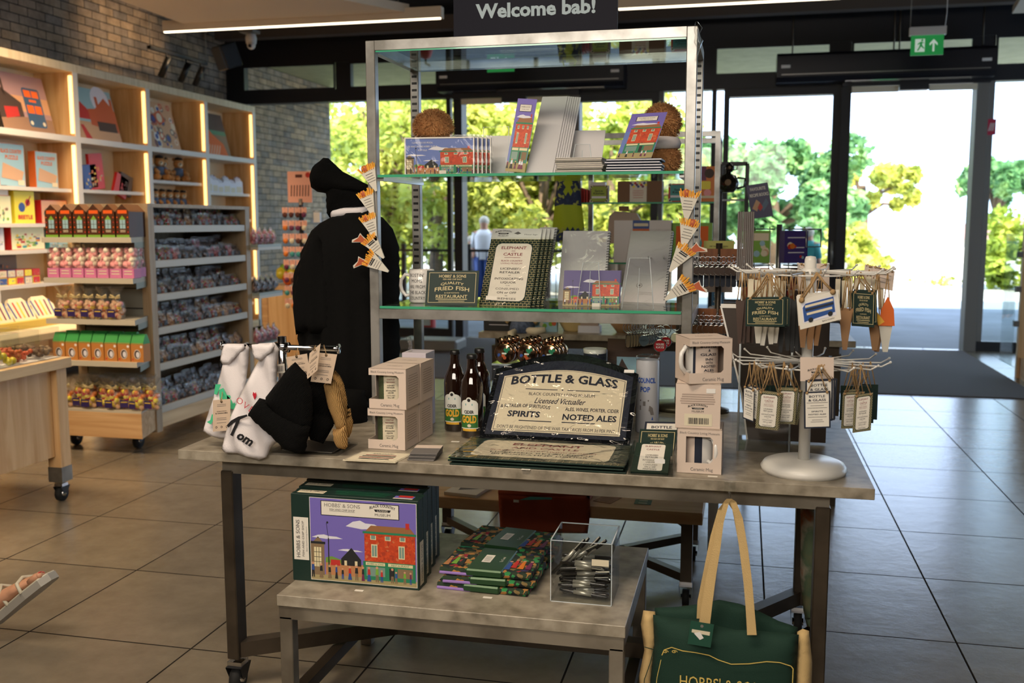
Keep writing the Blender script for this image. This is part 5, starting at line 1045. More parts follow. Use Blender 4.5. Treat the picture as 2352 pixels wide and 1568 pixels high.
cardpx('swing_tag', 'large card swing tag with black lettering above the tan beanies', 'tag', (713, 876), (760, 881), (727, 809), .0008, 'tag_card', tagart, Y=RY-.05, vert=1, extra=tagcord((744, 792)))
cardpx('swing_tag', 'narrow turned card swing tag in front of the large one', 'tag', (704, 872), (729, 850), (711, 811), .0008, 'tag_card', tagart, Y=RY-.08, vert=1, extra=tagcord((725, 793)))
cardpx('price_ticket', 'small clear price ticket with a barcode beside the chrome post', 'price ticket', (630, 858), (654, 856), (629, 837), .001, 'paper', lambda m, w_, h: [m.rect(w_*(.1+.08*i), h*.2, w_*(.13+.08*i+.02*(i % 2)), h*.8, 'grey_text', .0004) for i in range(10)], Y=RY-.03, vert=1)
# ================================================================== MANNEQUIN WITH ROBE
VY = 3.12
t, b = soft('robed_mannequin', 'headed dress form in a black robe and black knitted cap standing behind the hats', 'mannequin', [
    ('body', [(765, 500), (810, 500), (905, 560), (900, 900), (720, 900), (700, 600)], .01, .06, .12, 'robe_black', None, .05),
    ('robe', [(758, 500), (772, 490), (800, 483), (845, 482), (880, 500), (902, 525), (914, 570), (917, 640), (915, 720), (918, 800), (912, 944), (850, 946), (790, 946), (745, 944), (707, 940), (702, 900), (698, 820), (690, 760), (681, 700), (678, 655), (684, 610), (700, 570), (718, 530), (735, 512)], 0, .13, .16, 'robe_black', lambda x, y: .012*math.sin(x*95)*min(1, max(0, (1.2-y)))+.006*math.sin(x*41+y*9), .022),
    ('sleeve', [(745, 545), (765, 540), (785, 580), (792, 640), (796, 700), (796, 750), (770, 756), (748, 757), (742, 750), (715, 760), (708, 700), (716, 640), (726, 590)], -.12, .035, .05, 'robe_black', lambda x, y: .007*math.sin(x*120), .016),
    ], VY, (820, 945))
m = MB(); puffy(m, pxo([(757, 470), (800, 470), (845, 470), (850, 500), (800, 505), (765, 512)], VY, b), .055, .06, .012, 'cloth_white', y0=0); m.build('collar', t)
m = MB(); puffy(m, pxo([(752, 390), (790, 395), (846, 425), (858, 460), (840, 478), (800, 484), (775, 496), (757, 500), (752, 488), (750, 460), (752, 448), (745, 430)], VY, b), .07, .09, .012, 'knit_black2', fo(.003, 90), y0=0); m.build('cap_cuff', t)
m = MB(); puffy(m, pxo([(748, 363), (760, 364), (775, 378), (800, 402), (830, 415), (852, 425), (858, 445), (800, 448), (765, 446), (735, 441), (722, 432), (720, 405), (728, 382)], VY, b), .075, .09, .012, 'knit_black', fo(.007, 60), y0=-.02); m.build('cap', t)
m = MB(); g = PY(835, 990, VY-.2)-b; m.tube([(-.06, -.05, .012), (.09, -.08, .03)], .006, 'chrome'); m.tube([(-.06, -.07, .006), (.09, -.1, .012)], .005, 'chrome'); m.lathe([(.001, 0), (.1, 0), (.1, .012), (.02, .02), (.015, .2)], 'black_plastic', 20, c=(-.03, .02, 0)); m.build('stand', t)
m = MB(); puffy(m, pxo([(708, 905), (760, 890), (835, 895), (845, 930), (842, 975), (790, 992), (745, 990), (712, 975)], 2.93, b), .06, .07, .016, 'robe_black', lambda x, y: .008*math.sin(x*110), y0=2.93-VY); m.build('hem', t)
# ================================================================== STEEL DISPLAY FRAME WITH GLASS SHELVES
FX0, FX1, FY0, FY1, FZ = -1.137, -.142, 2.90, 3.345, 1.905
t = thing('display_stand', 'tall raw steel display frame with glass shelves standing on the table', 'display stand', ((FX0+FX1)/2, 3.1, TZ)); L0 = t.location
q = .015
for x in (FX0+q, FX1-q):
    for y in (FY0+q, FY1-q):
        m = MB(Matrix.Translation(-L0)); m.box(x-q, x+q, y-q, y+q, TZ, FZ, 'steel_post', bev=.002)
        if y > 3:
            for k in range(16):
                for z0 in (1.12, 1.53): m.box(x-.009, x+.009, y-q-.0008, y-q+.0005, z0+k*.023, z0+k*.023+.008, 'black_plastic')
        m.build('post', t)
speckle('steel_post', [(.35, (132, 130, 124)), (.6, (178, 176, 172))], 9, .3, 'NOISE', metal=.5)
def rails(z, nm, f=True):
    m = MB(Matrix.Translation(-L0))
    for y in (FY0+q, FY1-q): m.box(FX0+.03, FX1-.03, y-q, y+q, z-.03, z, 'steel_post', bev=.001)
    for x in (FX0+q, FX1-q): m.box(x-q, x+q, FY0+.03, FY1-.03, z-.03, z, 'steel_post')
    m.build(nm, t)
rails(FZ, 'top_rail'); rails(1.088, 'lower_rail')
def gshelf(z, nm, x0=FX0+.032, x1=FX1-.032, th=.008):
    m = MB(Matrix.Translation(-L0)); m.box(x0, x1, FY0+.004, FY1-.03, z-th, z, 'shelf_glass'); m.box(x0, x1, FY0+.002, FY0+.004, z-th, z, 'glass_edge'); o = m.build(nm, t); return o
gshelf(1.098, 'glass_shelf'); gshelf(1.503, 'glass_shelf'); gshelf(1.876, 'glass_shelf', th=.006)
for x in (FX0+.03, FX1-.045):
    for z in (1.485,): m = MB(Matrix.Translation(-L0)); m.box(x, x+.015, FY0+.02, FY1-.03, z, z+.01, 'chrome_dull'); m.build('shelf_bracket', t)
Z1, Z2 = 1.5035, 1.0985
# welcome sign
BLp, BRp = PY(1042, 74, 3.22), PY(1418, 66, 3.22)
t = thing('welcome_sign', 'dark navy sign reading Welcome bab! on top of the display frame', 'sign', (BLp.x, 3.22, FZ+.001)); w_ = BRp.x-BLp.x
C('sign_navy', (20, 21, 36), .6, spec=.2); C('sign_text', (176, 196, 206), .5)
m = MB(); m.box(0, w_, 0, .012, 0, .22, 'sign_navy'); zt = PY(1230, 20, 3.22).z-FZ; m.text('Welcome bab!', w_*.505, zt, 'sign_text', w=w_*.73, h=.043, z=.001, bold=.035, T=UP); m.build('board', t)
m = MB(); m.box(w_*.3, w_*.7, -.03, .05, 0, .006, 'acrylic'); m.build('stand_foot', t)
# fries magnets
C('fry', (226, 150, 40), .6); C('fry2', (236, 180, 60), .6); C('news', (212, 208, 196), .7); C('fishbr', (176, 84, 48), .6)
def fries(lab, px, Y, rz_, flip=1, fish=False, sc=1, group=None):
    p = PY(*px, Y); t = thing('fries_magnet', lab, 'magnet', p, group=group); t.rotation_euler = (0, R(rz_), 0); t.scale = (flip*sc, 1, sc)
    m = MB(); m.prism([(-.024, 0), (.026, .002), (.004, -.068), (-.002, -.068)], 0, .005, 'news', UP); lines(m, -.014, .014, [-.012, -.02, -.028, -.036], UP, 'grey_text', .0015, .0056)
    if fish: lines(m, -.016, .012, [-.006, -.011], UP, 'ink', .003, .0058)
    m.build('paper_cone', t)
    m = MB(); r = random.Random(len(lab)); 
    for k in range(15):
        x = -.022+.0032*k; a = (k-7)*.05+r.uniform(-.15, .15); h = r.uniform(.012, .022); m.bar((x, -.003-.002*(k % 2), -.002), (x+h*math.sin(a), -.004-.002*(k % 2), h*math.cos(a)), .0032, .0032, 'fry' if k % 2 else 'fry2')
    m.build('fries', t)
    if fish: m = MB(); m.prism([(-.02, 0), (-.03, .018), (-.052, .034), (-.046, .04), (-.026, .034), (-.012, .04), (-.012, .03), (-.006, 0)], .0, .004, 'news', UP); m.prism([(-.018, 0), (-.03, .02), (-.048, .034), (-.026, .032), (-.014, .036), (-.01, 0)], .004, .005, 'fishbr', UP); m.build('fish', t)
    else: m = MB(); m.ball((-.008, -.003, .008), .012, 'fishbr', 8, sy=.4); m.build('fish', t)
for i, (px, rz_, fl, fs, lb) in enumerate([((846, 392), -22, 1, 0, 'topmost on the left post'), ((842, 450), -20, 1, 0, 'second down on the left post'), ((848, 505), -20, 1, 0, 'third down on the left post'), ((852, 553), -38, 1, 1, 'with a fish tail, fourth down on the left post'), ((852, 597), -58, 1, 1, 'with a fish tail, lowest on the left post'),
                                      ((1582, 452), 6, 1, 0, 'topmost on the right post'), ((1583, 518), 14, -1, 0, 'second down on the right post'), ((1572, 577), 34, -1, 1, 'with a fish tail, third down on the right post'), ((1574, 655), 52, -1, 1, 'with a fish tail, lowest on the right post')]):
    fries('fries in a newspaper cone magnet '+lb, px, FY0-.006, rz_, fl, bool(fs), 1 if i < 5 else 1.05)
m = MB(); r = random.Random(3); m.tube([PY(1603, y, FY0-.01)+Vector((r.uniform(-.008, .008), 0, 0))-PY(1603, 60, FY0-.01) for y in (50, 65, 80, 95, 110, 140)], [.003, .012, .006, .013, .004, .002], 'film', 8); one('tape_scrap', m, 'twisted scrap of clear tape hanging from the top right frame corner', 'tape', PY(1603, 60, FY0-.01))
# ================================================================== THINGS ON THE GLASS SHELVES
I4 = Matrix()
def wrap(r, a0=-PI/2, off=.0004):
    return lambda p: ((r+p[2]+off)*math.cos(a0+p[0]/r), (r+p[2]+off)*math.sin(a0+p[0]/r), p[1])
def mugbody(m, r=.04, h=.092, mat='ceramic', c=(0, 0, 0)):
    m.lathe([(.001, 0), (r-.004, 0), (r, .004), (r, h-.002), (r-.002, h), (r-.004, h-.003), (r-.004, .006), (.001, .006)], mat, 32, c=c)
def mughandle(m, a, r=.04, h=.092, mat='ceramic', c=(0, 0, 0)):
    d = Vector((math.cos(a), math.sin(a), 0)); z = Vector((0, 0, 1)); C0 = Vector(c)
    m.tube([C0+d*(r-.002)+z*h*.82, C0+d*(r+.014)+z*h*.84, C0+d*(r+.028)+z*h*.68, C0+d*(r+.03)+z*h*.5, C0+d*(r+.026)+z*h*.34, C0+d*(r+.013)+z*h*.2, C0+d*(r-.002)+z*h*.22], .006, mat, 10)
p = PZ(960, 696, Z2)
t = thing('printed_mug', 'white mug reading BOSTIN\' MOMS ARE FROM THE BLACK COUNTRY on the middle glass shelf', 'mug', (p.x, p.y+.04, Z2))
m = MB(); mugbody(m, .041, .107); 
for k, tx in enumerate(["BOSTIN'", 'MOMS', 'ARE FROM', 'THE BLACK', 'COUNTRY']): m.text(tx, 0, .09-.0185*k, 'ink', h=.0105, w=(.05, .037, .056, .06, .054)[k], z=0, wmap=wrap(.041, -PI/2-.1))
m.build('body', t); m = MB(); mughandle(m, R(182), .041, .107); m.build('handle', t)
def leaner(name, lab, cat, BL, BR, TL, art, z=None, Y=None, th=.004, mat='white', film=None, n=0, step=(.006, .014), group=None, labs=None, spiral=False, part='card', extra=None, Yt=None):
    t, M, w_, h = cardpx(name, lab, cat, BL, BR, TL, th, mat, art, Y=Y, z=z, group=group, part=part, extra=extra, Yt=Yt)
    if film: m = MB(M); m.rbox(-.004, -.001, w_+.006, h+.008, .004, film, .0025); m.rbox(-.004, -.001, w_+.006, h+.008, .004, film, -th-.001); m.build('film_sleeve', t)
    if spiral:
        m = MB(M)
        for k in range(26):
            y = h*(.04+.92*k/25); m.tube([(w_-.006, y, .001), (w_-.004, y, .004), (w_+.002, y+.001, .003), (w_+.004, y+.001, -.003), (w_-.002, y, -th-.002)], .0009, 'black_plastic', 5, cap=False)
        m.build('spiral_binding', kids(t)[0])
    ks = kids(t)
    for k in range(1, n+1): dup(t, (t.location.x+step[0]*k, t.location.y+step[1]*k, t.location.z), 0, (labs or lab), ch=ks)
    return t, M, w_, h
leaner('tin_sign', 'small dark green tin sign for a fried fish restaurant on the middle glass shelf', 'sign', (976, 701), (1096, 702), (981, 621), lambda m, w_, h: hobbscard(m, w_, h, I4), z=Z2, n=0, mat='green_dark')
m = MB(); m.rbox(-.012, -.005, .012, .005, .004, 'white', .004, UP); one('price_sticker', m, 'white price sticker at the top left of the dark green tin sign', 'price sticker', PY(1014, 628, 2.99)) if False else None
def el_head(t, M, w_, h):
    m = MB(M); m.prism([(0, h), (w_, h), (w_, h+.042), (0, h+.042)], -.002, .0015, 'white'); bclm(m, w_*.24, h+.02, w_*.34, I4, .002); m.text('Metal Sign', w_*.8, h+.018, 'grey_text', w=w_*.26, h=.005, z=.002); m.poly([(w_*.45, h+.022), (w_*.53, h+.03), (w_*.6, h+.022), (w_*.53, h+.018)], 'grey_text', .002); m.build('header_card', t)
    m = MB(M); m.rect(w_*.12, h*.07, w_*.34, h*.13, 'paper', .0035); m.build('price_sticker', t)
leaner('metal_sign', 'front metal sign of the ELEPHANT AND CASTLE pack on the middle glass shelf', 'sign', (1100, 700), (1218, 704), (1128, 549), lambda m, w_, h: elephant(m, w_, h, I4), z=Z2, film='film', n=3, step=(.011, .014), mat='green_dark', extra=el_head, labs='wrapped metal sign behind the front ELEPHANT AND CASTLE one', group='metal pub signs on the glass shelf')
def nb(lab, BL, BR, TL, dx=.0, qr=False, mat='note_back'):
    def art(m, w_, h):
        if dx: m.rect(w_*.78, h*.84, w_*.93, h*.9, 'paper', .0006)
        if qr: m.disc(w_*.38, h*.22, w_*.07, 'grey_text', .0006, 18); m.disc(w_*.38, h*.22, w_*.06, mat, .0009, 18); m.disc(w_*.38, h*.22, w_*.03, 'grey_text', .0012, 18); lines(m, w_*.35, w_*.72, [h*.1, h*.115, h*.13], I4, 'grey_text', .001, .0006)
    return leaner('spiral_notebook', lab, 'notebook', BL, BR, TL, art, z=Z2, th=.008, mat=mat, film='film', spiral=True)
C('note_back', (216, 214, 216), .6)
def easel(lab, x, y, z, w_, h, lean=.3):
    t = thing('display_easel', lab, 'easel', (x, y, z)); m = MB()
    P = [(-w_/2, 0, 0), (-w_*.32, h*lean, h), (w_*.32, h*lean, h), (w_/2, 0, 0)]
    m.add([(a, b_, c) for a, b_, c in P], [(0, 1, 2, 3)], 'acrylic'); m.build('panel', t)
    m = MB(); m.tube([Vector(q) for q in P], .0013, 'acr_edge', 6); m.tube([(0, -.0, 0), (0, h*lean*.85, h*.8)], .0009, 'acr_edge', 5); m.build('rim', t); return t
nb('spiral notebook half hidden behind the ELEPHANT AND CASTLE metal signs', (1208, 696), (1250, 697), (1240, 522))
nb('spiral notebook turned back to front, middle of the glass shelf', (1281, 690), (1390, 694), (1294, 530), 1)
nb('spiral notebook turned back to front at the right end of the glass shelf', (1424, 692), (1528, 697), (1450, 530), 0, True)
p = PZ(1365, 697, Z2); easel('clear acrylic easel holding the middle notebook', p.x-.0, 3.0, Z2, .075, .135)
p = PZ(1475, 700, Z2); easel('clear acrylic easel holding the right notebook', p.x, 2.965, Z2, .095, .15)
def hp(t, M, w_, h): m = MB(M); m.rbox(w_*.52, -.003, w_*.66, h*.08, .001, 'paper', .002); m.build('price_sticker', t)
leaner('postcard', 'postcard of a red brick shop under a purple sky on the middle glass shelf', 'postcard', (1292, 702), (1422, 703), (1296, 621), lambda m, w_, h: hobbs(m, w_, h, I4, False, 'purple_dark', 5), z=Z2, n=2, step=(.001, .006), extra=hp, labs='postcard standing behind the purple sky one', group='purple sky postcards on the glass shelf')
# upper shelf
def lovecard(m, w_, h):
    hobbs(m, w_, h, I4, False, 'blue_sky', 8)
    for k, (tx, ww) in enumerate((('I LOVE YOU SO MUCH,', .3), ("I'D WAIT IN THE HOBBS QUEUE", .42), ('FOR YOU!', .13))): m.text(tx, w_*.26, h*(.86-.1*k), 'white', w=w_*ww, h=h*.045, z=.0012)
    m.frame2(0, 0, w_, h, .004, 'white', .002); m.rbox(w_*.5, h*.04, w_*.6, h*.13, .002, 'paper', .0025)
leaner('greeting_card', 'front landscape greeting card with a queue outside a red brick shop, top glass shelf', 'greeting card', (930, 403), (1090, 402), (929, 316), lovecard, Y=2.935, film='film', n=4, step=(.010, .012), labs='landscape greeting card behind the front one, top glass shelf', group='landscape greeting cards')
t = thing('brochure_holder', 'empty clear acrylic holder between the greeting cards and the booklets', 'holder', PY(1140, 402, 3.0)); t.location.z = Z1
m = MB(); m.box(-.04, .04, 0, .002, 0, .12, 'acrylic'); m.box(-.04, .04, -.04, -.038, 0, .05, 'acrylic'); m.box(-.04, .04, -.04, .002, 0, .002, 'acrylic'); m.build('panel', t); m = MB(); m.tube([(-.04, 0, 0), (-.04, 0, .145), (.04, 0, .145), (.04, 0, 0)], .0012, 'acr_edge', 5); m.build('rim', t)
leaner('white_board', 'white card board standing behind the acrylic holder on the top glass shelf', 'card', (1112, 402), (1180, 402), (1118, 312), None, Y=3.05, th=.003, mat='note_back')
def bookart(m, w_, h):
    m.rect(0, 0, w_, h, 'blue_sky', .0003); m.rect(0, h*.6, w_, h, 'purple_sky', .0004); redshop(m, w_*.12, w_*.98, h*.12, h*.62, I4, .0008, False); m.rect(0, 0, w_, h*.12, 'art_ground', .0006); peoplestrip(m, 0, w_*.9, h*.04, h*.13, 5, I4, 4, .002); cloud(m, w_*.1, h*.74, w_*.8, h*.05, I4, .0009)
    m.rect(w_*.18, h*.82, w_*.8, h*.92, 'ink', .001); m.rect(w_*.2, h*.825, w_*.78, h*.915, 'paper', .0014); m.text('HOBBS & SONS', w_*.49, h*.885, 'grey_text', w=w_*.45, h=h*.02, z=.0018); m.text('FISH AND CHIP SHOP', w_*.49, h*.85, 'grey_text', w=w_*.35, h=h*.013, z=.0018)
C('booklet_back', (205, 205, 208), .5)
leaner('booklet', 'curled front booklet with a red brick shop picture leaning on the top glass shelf', 'booklet', (1160, 393), (1205, 396), (1190, 226), bookart, Y=2.93, th=.001, Yt=3.03)
leaner('booklet', 'grey-backed booklet, first of the thick leaning bunch on the top glass shelf', 'booklet', (1206, 402), (1268, 402), (1246, 222), None, Y=2.95, th=.003, mat='booklet_back', n=6, step=(.0062, .006), labs='grey-backed booklet in the thick leaning bunch, top glass shelf', group='leaning bunch of booklets', part='cover')
leaner('white_board', 'white card board behind the stack of pale booklets on the top glass shelf', 'card', (1272, 400), (1378, 400), (1288, 300), None, Y=3.08, th=.003, mat='note_back')
p = PY(1335, 398, 3.02); easel('clear acrylic easel before the white card board on the top glass shelf', p.x, 3.02, Z1, .07, .09, .25)
def stack(name, lab, cat, x0, x1, y0, d, z, n, th, mat, group, top=None, edge=None, jit=.004, gap=.0004):
    r = random.Random(n); w_ = x1-x0; t = thing(name, lab, cat, (x0, y0, z), group=group); m = MB(); m.box(0, w_, 0, d, 0, th, mat, bev=th*.2); 
    if edge: m.rect(0, th*.35, w_, th*.75, edge, .0004, UP)
    m.build('board', t); ks = kids(t)
    for k in range(1, n): dup(t, (x0+r.uniform(-jit, jit), y0+r.uniform(-jit, jit), z+k*(th+gap)), r.uniform(-.02, .02), ch=ks)
    return z+n*(th+gap)
a, b_ = PY(1277, 398, 2.94).x, PY(1384, 398, 2.94).x
stack('booklet', 'pale booklet in the flat stack on the top glass shelf', 'booklet', a, b_, 2.935, .14, Z1, 8, .0052, 'paper', 'flat stack of pale booklets', edge='grey_text')
a, b_ = PY(1392, 398, 2.94).x, PY(1518, 398, 2.94).x
zt = stack('coaster_pack', 'dark navy coaster pack in the flat stack on the top glass shelf', 'coaster pack', a, b_, 2.935, .12, Z1, 5, .0075, 'navy', 'flat stack of navy packs', edge='cloudw')
leaner('leaflet', 'leaflet with a purple sky and red brick shop standing on the navy packs', 'leaflet', (1414, 366), (1496, 362), (1452, 262), bookart, Y=2.96, th=.002, Yt=3.04)
C('fur', (170, 118, 72), .95)
def furball(m, c, rx, ry, rz, n=2600, seed=1, L_=.011):
    r = random.Random(seed); m.ball(c, 1, 'fur', 14, sx=rx*.93, sy=ry*.93, sz=rz*.93); vs = []; fs = []; C0 = Vector(c)
    for i in range(n):
        v = Vector((r.gauss(0, 1), r.gauss(0, 1), r.gauss(0, 1))).normalized(); p = C0+Vector((v.x*rx*.93, v.y*ry*.93, v.z*rz*.93)); d = (v+Vector((r.gauss(0, .6), r.gauss(0, .6), r.gauss(0, .6)))).normalized()*L_*r.uniform(.6, 1.3); s_ = v.orthogonal().normalized()*.0018; k = len(vs)
        q = p+d+Vector((0, 0, -.003)); vs += [p-s_, p+s_, q]; fs.append((k, k+1, k+2))
    m.add(vs, fs, 'fur_tip')
C('fur_tip', (196, 144, 92), .9, var=.35, vs=120)
p = PY(995, 300, 3.2); t = thing('teddy_bear', 'curly brown teddy seen from behind, only its head above the greeting cards', 'soft toy', (p.x, 3.2, Z1))
m = MB(); hz = PY(995, 290, 3.2).z-Z1; furball(m, (0, 0, hz-.004), .07, .06, .062, seed=1); furball(m, (0, 0, .055), .06, .05, .058, 900, 2); m.build('body', t)
p = PY(1520, 290, 3.18); t = thing('teddy_bear', 'curly brown teddy with a pale scarf at the right end of the top glass shelf', 'soft toy', (p.x, 3.18, Z1))
m = MB(); hz = PY(1518, 280, 3.18).z-Z1; furball(m, (0, 0, hz), .062, .055, .06, seed=5); furball(m, (0.01, 0, .05), .055, .05, .055, 1200, 6); m.build('body', t)
m = MB(); m.lathe([(.03, 0), (.058, .005), (.062, .02), (.054, .038), (.03, .042)], 'cloth_white', 20, c=(.0, 0, PY(1518, 345, 3.18).z-Z1)); m.build('scarf', t)
# ================================================================== THINGS ON THE BIG TABLE
def mugbox(name, lab, loc, rz, face, wrapleft=True, back=False, group=None, handle=None, s=.112, h=.115):
    t = thing(name, lab, 'mug box', loc, rz, group); d = s
    m = MB(); c = 'card_pink'; th = .0012; zb, zt_ = h*.24, h*.83
    m.box(0, s, 0, d, 0, th, c); m.box(0, s, 0, d, h-th, h, c); m.box(0, s, d-th, d, 0, h, c)
    if back: m.box(0, s, 0, th, 0, h, c); m.box(0, th, th, d, 0, h, c); m.box(s-th, s, th, d, 0, h, c)
    else:
        m.box(s-th, s, 0, d, 0, h, c); xr = s*.80
        m.box(0, s, 0, th, 0, zb, c); m.box(0, s, 0, th, zt_, h, c); m.box(xr, s, 0, th, zb, zt_, c)
        k = .007
        for zz, sg in ((zb, 1), (zt_, -1)): m.poly([(xr-k, zz), (xr, zz+sg*k), (xr, zz)] if sg > 0 else [(xr-k, zz), (xr, zz), (xr, zz+sg*k)], c, .0, UP)
        if wrapleft:
            m.box(0, th, th, d, 0, zb, c); m.box(0, th, th, d, zt_, h, c); m.box(0, th, d*.45, d, zb, zt_, c)
        else:
            m.box(0, th, 0, d, 0, h, c); m.box(th, s*.2, 0, th, zb, zt_, c)
    if face != 'back': m.text('Black Country Living Museum', s*.5, h*.915, 'grey_text', w=s*.88, h=h*.05, z=.0006, T=UP); m.text('Ceramic Mug', s*.56, h*.1, 'grey_text', w=s*.5, h=h*.075, z=.0006, T=UP)
    else:
        lines(m, s*.08, s*.9, [h*.75, h*.7, h*.65, h*.6, h*.55], UP, 'card_taupe', .0028, .0006); bclm(m, s*.5, h*.44, s*.44, UP, .0006)
        m.rect(s*.2, h*.06, s*.82, h*.33, 'cream', .0006, UP); r = random.Random(1); x = s*.29
        while x < s*.74: w_ = r.uniform(.0008, .0026); m.rect(x, h*.1, x+w_, h*.24, 'ink', .001, UP); x += w_+r.uniform(.0008, .002)
        m.rect(s*.68, h*.8, s*.88, h*.9, 'white', .001, UP)
    S_ = SIDE @ T3(0, 0, s+.0004); lines(m, d*.12, d*.85, [h*q for q in (.2, .26, .32, .38, .44, .5, .56, .62, .68, .74, .8)], S_, 'card_taupe', .0022, 0, 3)
    m.text('MUSEUM', s/2, d*.5, 'grey_text', w=s*.4, h=.008, z=h+.0004); m.build('carton', t)
    if not back:
        m = MB(T3(s*.46, d*.52, .004)); mugbody(m, .042, h-.012)
        if face == 'elephant':
            m.rect(-.062, .006, -.012, h-.02, 'green_dark', .0004, I4) if False else None
            for j in range(22):
                for i in range(12):
                    x0_ = -.075+i*.0055+(.0027 if j % 2 else 0); z0_ = .008+j*.0042
                    if x0_ < -.016: a0, a1 = -PI/2+x0_/.042, -PI/2+(x0_+.0046)/.042; m.add([(.0426*math.cos(a), .0426*math.sin(a), z) for a in (a0, a1) for z in (z0_, z0_+.0032)], [(0, 2, 3, 1)], 'brick_line')
            m.lathe([(.0423, .004), (.0423, h-.018)], 'green_dark', 20, a0=-PI/2-1.9, a1=-PI/2-.3)
            m.lathe([(.0428, .014), (.0428, h-.026)], 'cream', 12, a0=-PI/2-.33, a1=-PI/2+.8)
            for tx, z, ww, c_ in (('CASTLE', .078, .022, 'red_text'), ('BLACK COUNTRY', .07, .024, 'red_text'), ('LICENSED', .061, .022, 'ink'), ('RETAILER', .055, .022, 'ink'), ('INTOXICATING', .046, .028, 'ink'), ('LIQUOR', .04, .017, 'ink'), ('CONSUMED', .032, .024, 'ink'), ('ON or OFF', .026, .019, 'ink'), ('PREMISES', .018, .024, 'ink')): m.text(tx, .008, z, c_, w=ww, h=.0038, bold=.02, wmap=wrap(.0432))
        elif face == 'bottle':
            m.lathe([(.0424, .004), (.0424, h-.016)], 'navy', 20, a0=-PI/2-.85, a1=-PI/2+1.3); m.lathe([(.0428, .012), (.0428, h-.018)], 'card_pink', 16, a0=-PI/2-.68, a1=-PI/2+1.05)
            for tx, z, ww in (('BOTTLE', .088, .046), ('&', .079, .006), ('GLASS', .068, .046), ('INN', .056, .02), ('WITH', .047, .02), ('NOTED', .038, .04), ('ALES', .028, .028), ('SPIRITS', .019, .03)): m.text(tx, .006, z, 'navy', w=ww, h=.006, bold=.02, wmap=wrap(.0432))
        elif face == 'edge':
            m.lathe([(.0424, .004), (.0424, h-.016)], 'navy', 12, a0=-PI/2-.75, a1=-PI/2+.25); m.lathe([(.0428, .012), (.0428, h-.018)], 'card_pink', 10, a0=-PI/2-.75, a1=-PI/2-.2)
        mg = m.build('mug', t)
        if handle is not None: m = MB(T3(s*.46, d*.52, .004)); mughandle(m, handle, .042, h-.012); m.build('mug_handle', mg)
    return t
C('brick_line', (92, 104, 70), .6)
p = PZ(846, 1030, TZ); a = R(-1.5)
mugbox('mug_box', 'front lower window box on the left, holding a green and cream printed mug', (p.x, p.y, TZ+.0005), a, 'elephant')
mugbox('mug_box', 'front upper window box on the left, topmost of the front pair', (p.x+.004, p.y+.003, TZ+.116), a, 'elephant')
mugbox('mug_box', 'rear lower mug box on the left, behind the front pair', (p.x+.004, p.y+.118, TZ+.0005), a, 'elephant')
mugbox('mug_box', 'rear upper mug box on the left, behind the front pair', (p.x+.008, p.y+.122, TZ+.116), a, 'elephant')
p = PZ(1554, 1085, TZ)
mugbox('mug_box', 'lowest window box of the right stack, showing a mug handle', (p.x, p.y, TZ+.0005), R(-1), 'edge', False, handle=R(-50))
mugbox('mug_box', 'middle box of the right stack with a barcode on it', (p.x-.006, p.y+.004, TZ+.116), R(1), 'back', back=True)
p2 = PY(1583, 870, p.y-.01); mugbox('mug_box', 'top box of the right stack, turned corner-on with a navy rimmed mug', (p2.x, p2.y, TZ+.2315), R(22), 'bottle', True, handle=R(205))
# tall white box and the little glass thing on it
p = PZ(980, 983, TZ)
t = thing('tall_box', 'tall plain white box behind the left mug boxes', 'box', (p.x-.078, p.y, TZ), 0); m = MB(); m.box(0, .078, 0, .09, 0, .235, 'lilac_white', bev=.001); m.build('carton', t)
C('lilac_white', (204, 196, 206), .6)
m = MB(); m.tube([(0, 0, 0), (.002, 0, .02), (-.004, 0, .045)], [.008, .006, .009], 'film_fine', 8); one('glass_ornament', m, 'small clear wrapped ornament standing on the tall white box', 'ornament', (p.x-.062, p.y+.03, TZ+.2355))
